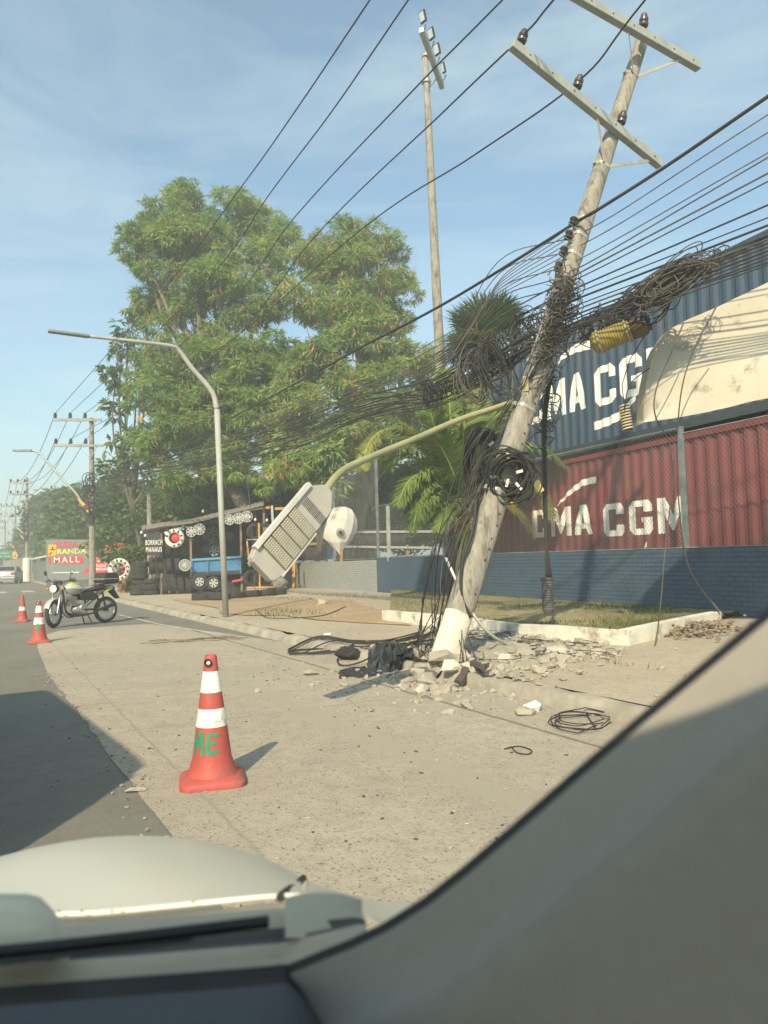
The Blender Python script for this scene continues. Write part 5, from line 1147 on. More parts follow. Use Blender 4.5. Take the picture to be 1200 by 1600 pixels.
# yellow rack with tyres
rk = thing('tyre_rack', 'yellow steel rack holding upright tyres at the right end of the shed', 'rack', Vector((S(410, 922).x, 28.3, .1)))
YR = -1.6
for (xa, ya, xb, yb) in ((404.5, 817, 406, 918), (386, 845, 390, 885), (406, 893, 427, 896), (427, 896, 428, 918), (386, 918, 428, 917)): M().bar(S(xa, ya, YR), S(xb, yb, YR), .05).build('rail', m_ywood, rk)
for y in (843, 880): M().bar(S(386, y, YR), S(424, y, YR), .035).build('shelf_bar', m_steel, rk)
M().bar(S(427, 828, YR), S(425, 790, YR), .08).build('pipe', m_steel, rk)
for (x, y, s) in ((398, 831, .95), (414, 831, 1.0), (395, 867, .9), (408, 867, .9), (393, 904, 1), (410, 905, 1.02)): tyre(S(x, y, YR+.5), qd((.55, -1, 0)), 'used tyre standing on the yellow rack', 'tyres on the yellow rack', s)
for (xa, ya, xb, yb) in ((400, 795, 422, 793), (430, 795, 478, 793)): tag(M().bar(S(xa, ya, 1), S(xb, yb, 1), .1, .1).build('roof_beam', m_ywood), 'yellow painted beam above the tyre rack' if xa == 400 else 'yellow painted beam behind the torn street light', 'beam')
o = M().tube([S(432, 917, -2), S(445, 905, -2)], [.18, .2], 9).build('concrete_lump', m_kerb); tag(o, 'broken concrete cylinder lying at the foot of the yellow rack', 'concrete lump')
tag(M().prism([S(385, 920, -1.9), S(427, 920, -1.9), S(427, 926, -1.9), S(385, 926, -1.9)], (0, .4, 0)).build('concrete_block', m_kerb), 'low concrete block under the yellow rack', 'block')
# yard shelves behind the grey wall
def Y(x, y, o=0): return P(x, y, 31+o)
ys = thing('yard_shelf', 'long steel and timber shelf of tyres behind the chain link fence', 'shelf', Vector((Y(560, 870).x, 31, .15)))
for (xa, ya, xb, yb, mm_) in ((455, 851, 508, 849, m_ywood), (535, 854, 680, 856, m_steel), (460, 832, 720, 830, m_steel)): M().bar(Y(xa, ya), Y(xb, yb), .09).build('shelf_beam', mm_, ys)
for (x, mm_) in ((509, m_wood), (533, m_ywood), (636, m_wood), (680, m_wood), (458, m_ywood)): p = Y(x, 852, .1); M().box((p.x, p.y, (p.z+.15)/2), (.12, .1, p.z-.1)).build('shelf_post', mm_, ys)
for k in range(14): tyre(Y(538+k*7, 842, .3)+Vector((0, 0, -.05)), qd((1, .1, 0)), 'old tyre in the row on the upper shelf behind the fence', 'row of tyres on the shelf behind the fence', 1.0)
for k in range(10): tyre(Y(462+k*5, 864, .3), qd((1, .1, R_(-.1, .1))), 'old tyre in the lower row behind the torn street light', 'lower row of tyres behind the grey wall', .95)
for k in range(6): tyre(Y(540+k*9, 866, .3), qd((1, .3, R_(-.2, .2))), 'old tyre lying loose under the shelf behind the fence', 'loose tyres under the shelf', .95)
tag(M().prism([Y(511, 852, -.1), Y(523, 852, -.1), Y(523, 874, -.1), Y(511, 874, -.1)], (0, .4, 0)).build('blue_barrel_crate', m_tb), 'dull blue crate under the shelf behind the fence', 'crate')
# ------------------------------------------------------------------ planter
pk = [onground(597, 970), onground(700, 981), onground(800, 994), onground(860, 1000), onground(984, 1009), onground(1055, 992), onground(1128, 976)]
m_pl = mat('planter_whitewash', (.72, .69, .6), .85, (.55, .52, .44), scale=2.5, dirt=(.33, .29, .22), dscale=3.5, dthr=.52, bump=.5)
mm = M(); H = .18
def offp(i):
    a = pk[max(i-1, 0)]; b = pk[min(i+1, len(pk)-1)]; d = (b-a); d.z = 0; d.normalize(); n_ = Vector((-d.y, d.x, 0)); return n_ if n_.y > 0 or i >= 5 else -n_
rowsP = []
for i, p in enumerate(pk):
    n_ = offp(i)
    if i >= 4: n_ = Vector((-.6, .8, 0)) if i == 4 else Vector((-.75, .65, 0))
    q = p+n_*.16; hh = H-.02*(i == 2)
    rowsP.append([Vector((p.x, p.y, p.z-.05)), Vector((p.x, p.y, p.z+hh)), Vector((q.x, q.y, q.z+hh)), Vector((q.x, q.y, q.z-.05))])
mm.grid(rowsP); mm.add(rowsP[0], [(0, 1, 2, 3)]); mm.add(rowsP[-1], [(3, 2, 1, 0)])
tag(mm.build('planter_kerb', m_pl, weld=True), 'low whitewashed concrete kerb round the grass bed before the blue wall', 'planter kerb')
m_soil = pos_mat('planter_soil', (.20, .19, .085), (.36, .29, .18), (.4, .36, .28), .95, big=1.3, sscale=26)
inn = [rw[2]-ZU*.05 for rw in rowsP]
wl = [W0+WD*wall_at_px(x) for x in (1150, 1060, 985, 870, 800, 720, 610)]
rows = []
tops = [inn[6], inn[5], inn[4], inn[3], inn[2], inn[1], inn[0]]
for a, b in zip(tops, wl):
    row = []
    for k in range(9):
        q = a.lerp(Vector((b.x, b.y, .30)), k/8); q.z += R_(-.015, .02)*(0 < k < 8); row.append(q)
    rows.append(row)
tag(M().grid(rows).build('planter_ground', m_soil, smooth='all'), kind='structure')
m_gr = leafmat('grass_green', (.06, .10, .02), (.14, .15, .05), trans=.25, scale=1.5)
gv = []; gf = []
def grass_at(p, h, w_):
    a = R_(0, 6.28); d = Vector((cos(a), sin(a), 0)); l = Vector((R_(-.5, .5), R_(-.5, .5), 1))*h; b = len(gv)
    gv.extend([tuple(p-d*w_), tuple(p+d*w_), tuple(p+l)]); gf.append((b, b+1, b+2))
for k in range(16000):
    i = random.randrange(6); u = random.random(); v = random.random(); a = rows[i][0].lerp(rows[i+1][0], u); b = rows[i][8].lerp(rows[i+1][8], u); p = a.lerp(b, v)
    if sin(p.x*2.1)+sin(p.y*1.7+p.x)+R_(-1, 1) < .35: continue
    grass_at(p, R_(.02, .07), R_(.003, .008))
mm = M(); mm.v = gv; mm.f = gf; mm.mi = [0]*len(gf); tag(mm.build('planter_grass', m_gr), 'short patchy grass in the bed before the blue wall', 'grass', None, 'stuff')
gv = []; gf = []
for (x, y, rx, ry, n_) in ((455, 957, .8, .25, 260), (420, 962, .6, .2, 110), (760, 1048+0, .25, .1, 0), (970, 1040, .2, .05, 14), (560, 932, 1.5, .4, 260), (470, 938, 1.2, .3, 160)):
    c = onground(x, y)
    for k in range(n_): p = c+U*random.gauss(0, rx)+V*random.gauss(0, ry); p.z = gz(p.x, p.y)+.01; grass_at(p, R_(.03, .09), R_(.004, .009))
mm = M(); mm.v = gv; mm.f = gf; mm.mi = [0]*len(gf); tag(mm.build('weeds', m_gr), 'thin scattered weeds on the sandy pavement', 'weeds', None, 'stuff')
# ------------------------------------------------------------------ rubble
m_rock = mat('broken_concrete', (.39, .355, .29), .95, (.27, .245, .2), scale=4, bump=.5); m_rockw = mat('pale_rubble', (.5, .465, .39), .9, (.36, .335, .28), scale=4, bump=.4)
def rock(mm, c, r, seed=None):
    n_ = 9; vs = []; pts = []
    b = bmesh.new(); sx_, sy_, sz_ = R_(.7, 1.35), R_(.7, 1.2), R_(.45, .85); ql = Quaternion((R_(-1, 1), R_(-1, 1), R_(-1, 1)), R_(0, 3))
    for k in range(16):
        v = Vector((random.gauss(0, 1), random.gauss(0, 1), random.gauss(0, 1))).normalized(); v = Vector((v.x*sx_, v.y*sy_, v.z*sz_))*r; b.verts.new(c+v)
    h = bmesh.ops.convex_hull(b, input=b.verts[:]); 
    for v in [g_ for g_ in h['geom_interior'] if isinstance(g_, bmesh.types.BMVert)]: b.verts.remove(v)
    b.verts.index_update(); mm.add([v.co.copy() for v in b.verts], [[v.index for v in f.verts] for f in b.faces]); b.free()
big = [(652, 1052, .10), (668, 1062, .12), (690, 1050, .16), (712, 1046, .15), (680, 1073, .08), (697, 1074, .07), (660, 1075, .09), (705, 1068, .07), (640, 1060, .08), (731, 1058, .09), (655, 1040, .12), (745, 1050, .06), (626, 1068, .05), (715, 1030, .12), (760, 1040, .08), (790, 1030, .1), (820, 1022, .1), (850, 1028, .09), (870, 1015, .12), (800, 1012, .08), (770, 1020, .09), (835, 1040, .06), (880, 1026, .07), (905, 1000, .08)]
for k, (x, y, r) in enumerate(big):
    p = onground(x, y+8); mm = M(); rock(mm, p+ZU*r*.45, r*1.05); o = mm.build('broken_concrete_lump', m_rock if k % 3 else m_rockw); tag(o, 'lump of broken concrete in the rubble round the leaning pole', 'rubble lump', 'larger rubble lumps at the pole foot')
p = G(833, 1112, .0); mm = M(); rock(mm, p+ZU*.04, .075); tag(mm.build('white_stone', m_white), 'single white stone lying on the road beside the kerb', 'stone')
p = G(735, 1108, .0); mm = M(); rock(mm, p+ZU*.01, .04); tag(mm.build('grey_stone', m_rock), 'small flat stone on the road between pole rubble and white stone', 'stone')
p = onground(503, 945); mm = M(); rock(mm, p+ZU*.06, .16); tag(mm.build('tan_rock', mat('tan_rock', (.5, .4, .26), .9)), 'tan rock on the pavement before the grey wall', 'rock')
# white slab at the foot
p = onground(708, 1046); mm = M(); rock(mm, p+ZU*.04+Vector((-.03, -.05, 0)), .11); rock(mm, p+ZU*.03+Vector((.12, 0, 0)), .07); tag(mm.build('white_slab', m_footw), 'white painted slab broken off at the pole foot', 'slab')
mm = M()
for k in range(2600):
    q = random.random()
    if q < .72: x, y = random.gauss(795, 62), random.gauss(1014, 14)
    elif q < .9: x, y = random.gauss(680, 40), random.gauss(1050, 14)
    else: x, y = random.gauss(700, 120), random.gauss(1060, 25)
    y = max(y, 985); p = onground(x, y); 
    if st(p)[1] < .1: p = G(x, y, .0)
    r = abs(random.gauss(0, .026))+.010; rock(mm, p+ZU*r*.3, min(r, .08))
tag(mm.build('concrete_rubble', m_rock), 'crushed concrete chips spread round the pole foot and along the planter', 'rubble', None, 'stuff')
# bent rebar and torn dark soil at the foot
c = onground(700, 1036); m_rb = mat('rusty_rebar', (.16, .08, .05), .85, (.1, .06, .04), scale=9)
for k in range(6):
    a = R_(0, 6.28); q0 = PB+Vector((cos(a)*.1, sin(a)*.1, -.02)); q1 = q0+Vector((cos(a)*.14, sin(a)*.14, R_(.02, .12))); q2 = q1+Vector((cos(a)*.1+R_(-.1, .1), sin(a)*.14, R_(-.06, .1)))
    tag(M().tube(bez([q0, q1, q2], 5), .0055, 5).build('rebar', m_rb), 'bent rusty reinforcing bar sticking out of the broken pole foot', 'rebar', 'bent bars at the broken pole foot')
dp = M(); pts = []
for k in range(26):
    a = 2*pi*k/26; p = c+Vector((cos(a)*.62*R_(.7, 1.2), sin(a)*.38*R_(.7, 1.25), 0)); pts.append((p.x, p.y, gz(p.x, p.y)+.008))
dp.add([(c.x, c.y, c.z+.02)]+pts, [(0, 1+k, 1+(k+1) % 26) for k in range(26)]); tag(dp.build('torn_soil_ground', mat('dark_soil', (.17, .14, .11), 1, (.10, .085, .07), scale=9, bump=.8)), kind='structure')
# mound under it
mm = M(); rows = []
for i in range(25):
    row = []
    for j in range(13):
        x = 640+i*11.5; y = 988+j*5.2; p = onground(x, y); a = max(0, 1-abs(i-12)/12.5)*max(0, 1-abs(j-6)/6.4); p.z += -.02+.13*a*(.6+.8*random.random()); row.append(p)
    rows.append(row)
tag(mm.grid(rows).build('rubble_mound', m_rock), 'low uneven mound of broken pavement under the rubble', 'rubble', None, 'stuff')
# pile of brick debris at far right of the planter
mm = M(); m_brk = mat('brick_debris', (.26, .20, .145), .95, (.17, .14, .11), scale=6)
for k in range(620):
    p = onground(random.gauss(1085, 28), random.gauss(986, 6)); r = R_(.012, .042); rock(mm, p+ZU*(r*.3+max(0, .16-abs(k % 50)/300)*random.random()), r)
tag(mm.build('brick_rubble', m_brk), 'pile of reddish brown brick rubble at the right end of the planter', 'rubble', None, 'stuff')
# litter specks on the road and pavement
mm = M(); mm2 = M()
for k in range(260):
    x, y = R_(60, 1000), R_(965, 1330)
    if random.random() < .5: x, y = random.gauss(520, 110), random.gauss(1050, 25)
    p = onground(x, y) if st(G(x, y, 0))[1] > .1 else G(x, y, .006)
    if p.y < 2.3: continue
    (mm if random.random() < .6 else mm2).box(p+ZU*.004, (R_(.006, .03)*(.5+min(p.y, 10)/12), R_(.004, .012), .005), (Vector((cos(k), sin(k), 0)), Vector((-sin(k), cos(k), 0)), ZU))
tag(mm.build('road_litter', mat('litter_dark', (.09, .08, .06), .9)), 'dark twigs and bits of litter scattered over the road', 'litter', None, 'stuff')
tag(mm2.build('pale_litter', m_rockw), 'pale chips scattered over the road', 'litter', None, 'stuff')
# dark twigs across the road left of the light pole
mm = M()
for k in range(26):
    x0 = R_(215, 345); p = G(x0, np.interp(x0, [200, 345], [1006, 997])+R_(-2.5, 2.5), .012); q = p+Vector((R_(.1, .5), R_(-.12, .25), 0)); mm.tube([p, p.lerp(q, .5)+Vector((0, .02, .01)), q], .005, 4)
tag(mm.build('twigs', mat('twig', (.12, .09, .06), .9)), 'broken twigs strewn in a line across the road before the light pole', 'twigs', None, 'stuff')
# black bag, can, plank
def crumple(name, lab, cat, x0, x1, y0, y1, amp, m, nx=18, ny=9):
    rows = []
    for i in range(nx+1):
        row = []
        for j in range(ny+1):
            u, v = i/nx, j/ny; e = sin(pi*u)**.5*sin(pi*v)**.5; x = x0+(x1-x0)*u+R_(-3, 3); y = y0+(y1-y0)*v+(v-.5)*-(y1-y0)*.5*abs(u-.5)*2+R_(-.8, .8)
            p = onground(x, y); p.z += .01+amp*e*R_(.25, 1); row.append(p)
        rows.append(row)
    return tag(M().grid(rows).build(name, m), lab, cat)
crumple('plastic_sheet', 'crumpled shiny black plastic sheet at the kerb left of the pole', 'plastic sheet', 575, 640, 1028, 1052, .16, mat('bag_black', (.035, .035, .038), .22, (.02, .02, .02), spec=.8))
crumple('torn_panel', 'flattened dark torn sheet lying at the kerb left of the shiny plastic', 'sheet', 530, 600, 1044, 1060, .05, m_mattb)
crumple('dark_cloth', 'dark rags spread behind the shiny plastic sheet', 'rag', 610, 668, 1018, 1036, .08, m_mattb)
c = onground(543, 1032); mm = M(); rock(mm, c+ZU*.09, .13); rock(mm, c+ZU*.08+Vector((.05, 0, 0)), .12); tag(mm.build('black_bag', m_dark, smooth=True), 'small black bag lying in the cable loop beside the kerb', 'bag')
tag(M().tube(bez([onground(716, 1074)+ZU*.03, onground(738, 1066)+ZU*.05, onground(756, 1058)+ZU*.09, onground(764, 1053)+ZU*.10], 5), [.05, .055, .045, .05, .04, .045, .05, .035, .04, .03, .04, .03, .02, .025, .01, .012], 6).build('charred_plank', mat('char', (.10, .085, .07), .95, bump=.8)), 'charred plank end lying right of the rubble lumps', 'plank')
p = onground(537, 1052); mm = M(); rock(mm, G(536, 1056, .03), .05); rock(mm, G(545, 1055, .02), .04); tag(mm.build('dark_scrap', m_dark), 'small dark scrap in the gutter left of the plastic sheet', 'scrap')
tag(M().box(onground(512+0, 1166-160)+ZU*.02, (.1, .05, .03)).build('paper_scrap', m_white), 'small white scrap on the pavement among the cables', 'scrap')
# cables on the ground
def gcab(lab, pts, r=.010, m=None, grp='cables lying on the pavement'):
    q = []
    for (x, y) in pts:
        p = onground(x, y); 
        if st(p)[1] < .05: p = G(x, y, .005)
        q.append(p+ZU*(r+.012+R_(0, .02)))
    return cable('ground_cable', q, r, lab, 'cable', grp, m)
L1 = 'black cable trailing along the pavement left of the leaning pole'
for k in range(5): gcab(L1, [(690-6*k, 985+3*k), (640, 1000+3*k), (560, 1004+3*k), (500, 1010+2*k), (458, 1014+2*k), (452, 1020+k), (475, 1024), (520, 1019+k), (600, 1003+2*k), (655, 990+2*k)], .009)
gcab(L1, [(690, 1000), (620, 1012), (560, 1022), (530, 1030), (532, 1042), (560, 1040), (620, 1030), (680, 1010)], .010)
gcab('short dark cable loop curling on the sand by the weeds', [(400, 955), (420, 968), (470, 968), (510, 962), (540, 950)], .009)
gcab(L1, [(660, 1000), (640, 1020), (600, 1036), (580, 1045), (640, 1020), (672, 990)], .009)
m_gc = m_cable
for k in range(5):
    cx_, cy_ = 905+R_(-9, 9), 1132+R_(-4, 4); rx_, ry_ = R_(30, 52), R_(8, 16); pts = [(cx_+cos(a)*rx_*R_(.9, 1.1), cy_+sin(a)*ry_*R_(.85, 1.15)) for a in [R_(0, 1)+2*pi*j/10 for j in range(random.choice((8, 9, 11)))]]
    q = [G(x, y, .0)+ZU*(.01+.012*k) for x, y in pts]; cable('wire_loop', q, .0042, 'loop of thin black cable lying on the road by the pillar', 'cable', 'cable loops on the road')
cable('wire_loop', [G(x, y, .012) for x, y in ((788, 1170), (810, 1166), (830, 1172), (826, 1178), (808, 1176), (800, 1168))], .004, 'tiny wire loop lying on the road', 'wire', None)
mm = M()
for k in range(60):
    x0, y0 = random.gauss(790, 55), random.gauss(1015, 11); pts = [onground(x0+R_(-45, 45), max(988, y0+R_(-9, 9)))+ZU*R_(.01, .07) for _ in range(5)]; mm.tube(bez(pts, 6), R_(.003, .005), 4)
for k in range(50):
    x0, y0 = random.gauss(690, 22), random.gauss(1015, 25); pts = [P(x0+R_(-15, 15), y0+R_(-50, 5), 8.6), onground(x0+R_(-25, 25), 1035+R_(-10, 15))+ZU*.03, onground(x0+R_(-45, 35), 1040+R_(-10, 12))+ZU*.04]; mm.tube(bez(pts, 6), R_(.004, .008), 4)
tag(mm.build('wire_tangle', m_cable), 'thin wires tangled through the rubble round the pole foot', 'wire tangle', None, 'stuff')
# ------------------------------------------------------------------ trees
def leaf_mesh(centres, nrm_bias, size, asp, droop=.0, per=1, curl=0.0):
    """centres (n,3); returns a mesh of small quads with random orientation"""
    n = len(centres); c = centres
    d = rng.normal(size=(n, 3)); d[:, 2] = d[:, 2]*.5-droop; d /= np.linalg.norm(d, axis=1)[:, None]
    u = rng.normal(size=(n, 3)); u[:, 2] += nrm_bias; w_ = np.cross(d, u); w_ /= np.linalg.norm(w_, axis=1)[:, None]+1e-9
    L_ = size*rng.uniform(.6, 1.3, n)[:, None]; W_ = L_*asp
    v = np.empty((n, 4, 3)); v[:, 0] = c-d*L_*.5; v[:, 1] = c+w_*W_*.5; v[:, 2] = c+d*L_*.5; v[:, 3] = c-w_*W_*.5
    return v.reshape(-1, 3), np.arange(n*4).reshape(-1, 4)
def fast_mesh(name, v, f, m, parent):
    me = bpy.data.meshes.new(name); k = f.shape[1]; off = np.array(wloc(parent)); v = v-off
    me.vertices.add(len(v)); me.vertices.foreach_set('co', v.astype(np.float32).ravel())
    me.loops.add(f.size); me.loops.foreach_set('vertex_index', f.astype(np.int32).ravel())
    me.polygons.add(len(f)); me.polygons.foreach_set('loop_start', (np.arange(len(f))*k).astype(np.int32)); me.polygons.foreach_set('loop_total', np.full(len(f), k, dtype=np.int32))
    me.update(calc_edges=True); me.materials.append(m)
    o = bpy.data.objects.new(name, me); COL.objects.link(o); o.parent = parent; return o
def crown_points(blobs, n_tw, per, sprd, shell=.62, flat=.8):
    """blobs: (centre, radius). twig clusters on and inside the blob shells"""
    out = []; wts = np.array([b[1]**2 for b in blobs]); wts = wts/wts.sum()
    for (c, r), wt in zip(blobs, wts):
        k = max(6, int(n_tw*wt)); d = rng.normal(size=(k, 3)); d /= np.linalg.norm(d, axis=1)[:, None]
        rad = r*(shell+(1.08-shell)*rng.random(k)**.6); 
        # lumpy surface: low frequency modulation leaves gaps
        ph = rng.random(3)*6.28; mod = np.sin(d[:, 0]*5+ph[0])*np.sin(d[:, 1]*5+ph[1])*np.sin(d[:, 2]*4+ph[2])
        keep = rng.random(k) < .62+.55*mod+.25; rad = rad*(1+.16*mod)
        p = np.array(c)+d*rad[:, None]*np.array([1, 1, flat]); p = p[keep]
        off = rng.normal(size=(len(p), per, 3))*sprd*np.array([1, 1, .55]); out.append((p[:, None, :]+off).reshape(-1, 3))
    return np.concatenate(out)
def clumps(blobs, ncl, crad, twigs, outl=0.04):
    """sub-clumps set over each blob, with gaps between; returns twig tips and their outward directions"""
    pts = []; dirs = []
    for (c, r) in blobs:
        k = max(5, int(ncl*(r/1.5)**2)); d = rng.normal(size=(k, 3)); d[:, 2] += .15; d /= np.linalg.norm(d, axis=1)[:, None]
        cc = np.array(c)+d*(r*rng.uniform(.3, 1.06+outl, k))[:, None]*np.array([1, 1, .9]); cr = crad*rng.uniform(.35, 1.45, k)
        for q, qr, dd in zip(cc, cr, d):
            m = max(3, int(twigs*(qr/crad)**2)); e = rng.normal(size=(m, 3)); e += dd*.5; e /= np.linalg.norm(e, axis=1)[:, None]
            pts.append(q+e*(qr*rng.uniform(.35, 1, m)**.5)[:, None]*np.array([1, 1, .6])); dirs.append(e)
    return np.concatenate(pts), np.concatenate(dirs)
def rosettes(tips, dirs, per, L0, asp, droop, spread=1.0):
    n = len(tips); c = np.repeat(tips, per, 0); o = np.repeat(dirs, per, 0); d = o*.75+rng.normal(size=(n*per, 3))*spread*np.array([1, 1, .45]); d[:, 2] -= droop; d /= np.linalg.norm(d, axis=1)[:, None]
    u = rng.normal(size=(n*per, 3))*.5; u[:, 2] += .9; u[:, 1] -= .55; w_ = np.cross(d, u); w_ /= np.linalg.norm(w_, axis=1)[:, None]+1e-9
    L_ = L0*(rng.uniform(.4, 1.15, n*per)*np.repeat(rng.uniform(.7, 1.35, n), per))[:, None]; W_ = L_*asp*.5; v = np.empty((n*per, 4, 3)); v[:, 0] = c; v[:, 1] = c+d*L_*.5+w_*W_; v[:, 2] = c+d*L_; v[:, 2, 2] -= (L_*.12)[:, 0]; v[:, 3] = c+d*L_*.5-w_*W_
    return v.reshape(-1, 3), np.arange(n*per*4).reshape(-1, 4)
def tree(name, lab, base, blobs, lm, n_tw, per, sprd, size, asp, droop, tm, tr=.3, group=None, lean=None, extra=None, bias=.6, flat=.8, ros=None):
    t = thing(name, lab, 'tree', base, group)
    mm = M(); cx_ = sum((b[0] for b in blobs), Vector())/len(blobs)
    fork = Vector(base).lerp(Vector((cx_.x, cx_.y, base.z+(cx_.z-base.z)*.55)), .8)
    mm.tube(bez([base-ZU*.2, Vector(base).lerp(fork, .5)+Vector((R_(-.3, .3), 0, 0)), fork], 5), [tr*(1-.35*i/10) for i in range(11)], 10)
    for (c, r) in blobs:
        c = Vector(c); m1 = fork.lerp(c, .5)+Vector((R_(-.4, .4), R_(-.4, .4), R_(-.1, .5))); q = bez([fork-ZU*R_(0, 1.), m1, c], 5); mm.tube(q, [tr*.5*(1-.8*i/(len(q)-1)) for i in range(len(q))], 6)
        for k in range(7):
            e = c+Vector((random.gauss(0, 1), random.gauss(0, 1), random.gauss(.2, .8))).normalized()*r*.95; mm.tube([m1.lerp(c, R_(.5, 1)), c.lerp(e, .5)+Vector((0, 0, .1*r)), e], [tr*.14, tr*.09, tr*.03], 4, False)
    mm.build('trunk', tm, t, smooth=True)
    if ros:
        pts, dr_ = clumps(blobs, *ros[:3]); v, f = rosettes(pts, dr_, *ros[3:])
    else:
        pts = crown_points(blobs, n_tw, per, sprd, flat=flat); v, f = leaf_mesh(pts, bias, size, asp, droop)
    fast_mesh('crown', v, f, lm, t)
    if extra:
        em, cnt, sz, ap = extra; k = rng.choice(len(pts), cnt//6); cc = (pts[k][:, None, :]+rng.normal(size=(len(k), 6, 3))*.14-np.array([0, 0, .12])).reshape(-1, 3); v, f = leaf_mesh(cc, 0, sz, ap, 3.0); fast_mesh('seed_pods', v, f, em, t)
    return t
def BL(lst, Y, dy=0.0): return [(P(x, y, Y+dz), r/F*(Y+dz)) for (x, y, r, dz) in lst]
m_bark = mat('bark', (.2, .16, .12), .95, (.11, .09, .07), scale=4, stretch=(3, 3, .6), bump=.5)
m_l1 = leafmat('feathery_leaves', (.17, .29, .065), (.30, .43, .115), trans=.45, scale=.28)
m_l1b = leafmat('feathery_leaves_light', (.19, .31, .075), (.33, .45, .13), trans=.45, scale=.28)
m_pod = leafmat('seed_pods', (.34, .17, .08), (.50, .27, .13), trans=.1, scale=1)
m_l2 = leafmat('broad_leaves', (.10, .18, .05), (.16, .26, .08), trans=.4)
m_l3 = leafmat('distant_leaves', (.10, .17, .045), (.17, .24, .07), trans=.4, scale=.2)
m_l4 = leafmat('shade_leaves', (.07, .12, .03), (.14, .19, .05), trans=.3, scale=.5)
m_l5 = leafmat('hedge_leaves', (.10, .15, .03), (.18, .22, .05), trans=.3, scale=.8)
Yt = 35
b1 = BL([(300, 318, 44, 1), (250, 350, 42, 0), (222, 392, 32, -1), (300, 380, 55, -1), (370, 350, 45, 1), (270, 430, 45, -1), (345, 440, 58, -2), (240, 470, 30, 0), (420, 400, 50, 0), (300, 500, 55, -1), (400, 480, 60, -2), (450, 360, 28, 1), (350, 560, 62, -2.5), (262, 570, 50, -2), (420, 570, 60, -3), (245, 640, 44, -2.5), (320, 650, 62, -3), (400, 660, 55, -3.5), (270, 705, 45, -3), (345, 720, 50, -3.5), (430, 730, 40, -4), (280, 760, 38, -3.5), (215, 375, 24, -1), (400, 340, 34, 2), (330, 430, 50, 0), (290, 620, 45, -2), (380, 620, 50, -3), (440, 620, 45, -3), (235, 690, 30, -2), (240, 560, 34, -1), (445, 680, 40, -3)], Yt)
tree('feathery_tree', 'huge bright green feathery tree crown rising behind the tyre shed', onground(395, 935)+Vector((0, 6, 0)), b1, m_l1, 5600, 26, .30, .30, .26, .55, m_bark, .38, extra=(m_pod, 8000, .30, .13), ros=(32, .49, 25, 11, .34, .13, .3, .9))
b2 = BL([(545, 375, 40, 1), (595, 395, 36, 0), (510, 400, 42, 0), (570, 440, 52, -1), (615, 450, 30, 0), (500, 470, 55, -1), (620, 500, 28, 0), (560, 520, 55, -2), (490, 560, 52, -3), (600, 565, 48, -2), (640, 560, 32, -1), (545, 610, 55, -3), (470, 640, 50, -4), (610, 640, 45, -2), (655, 600, 26, 0), (530, 680, 45, -4), (480, 715, 40, -5), (590, 700, 38, -3), (660, 655, 36, -1), (668, 560, 22, 1), (672, 615, 22, 1), (575, 500, 40, 0), (540, 430, 40, 0), (480, 400, 26, 2), (560, 650, 40, -3)], Yt-1)
tree('feathery_tree', 'second feathery tree with many brown seed pods left of the tall floodlight pole', Vector((P(560, 880, 34).x, 34.5, .1)), b2, m_l1b, 4700, 26, .30, .30, .26, .55, m_bark, .35, extra=(m_pod, 10500, .31, .13), ros=(32, .49, 25, 11, .34, .13, .3, .9))
b3 = BL([(480, 735, 26, 0), (505, 720, 28, 0), (460, 700, 24, 0), (530, 715, 22, 0), (520, 752, 16, 0)], 29.3)
tree('overhanging_branch', 'yellow green branches drooping over the shed right above the torn street light', Vector((P(495, 880, 33).x, 33, .1)), b3, m_l1b, 420, 26, .26, .28, .28, .9, m_bark, .14, ros=(26, .4, 12, 9, .42, .2, .5, .8))
# dark understorey behind the fence
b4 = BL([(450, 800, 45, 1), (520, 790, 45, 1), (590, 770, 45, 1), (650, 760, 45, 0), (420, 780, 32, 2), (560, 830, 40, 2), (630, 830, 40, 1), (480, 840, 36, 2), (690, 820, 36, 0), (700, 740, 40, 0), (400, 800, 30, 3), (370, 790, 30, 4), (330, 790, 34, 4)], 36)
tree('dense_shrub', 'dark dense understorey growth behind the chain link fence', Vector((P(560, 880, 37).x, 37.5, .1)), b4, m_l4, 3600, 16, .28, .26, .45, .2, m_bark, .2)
# broad leaved tree at the left edge of the crown
b5 = BL([(203, 492, 22, 0), (228, 500, 22, 1), (188, 545, 22, 0), (218, 560, 22, 1), (180, 588, 18, 0), (205, 612, 24, 0), (184, 640, 16, 0), (200, 682, 22, 0), (212, 705, 24, 0), (185, 722, 22, 0), (172, 738, 14, 0), (225, 740, 24, 0), (200, 525, 12, 0)], 37)
tb5 = tree('broad_leaved_tree', 'open broad leaved tree with palmate leaf clusters at the left edge of the big crown', Vector((P(225, 890, 38).x, 38.3, .1)), b5, m_l2, 560, 12, .28, .55, .42, .3, m_bark, .16, ros=(20, .34, 5, 7, .42, .38, .3, .9))
m_yl = mat('yellow_leaf', (.75, .48, .06), .6); mm = M()
for (x, y) in ((231, 489), (236, 492), (249, 494), (218, 657), (222, 655)):
    p = P(x, y, 35.8); v, f = leaf_mesh(np.array([p]*7)+rng.normal(size=(7, 3))*.07, 0, .3, .5); mm.add([tuple(q) for q in v], [tuple(int(i) for i in q) for q in f])
mm.build('yellow_leaves', m_yl, tb5)
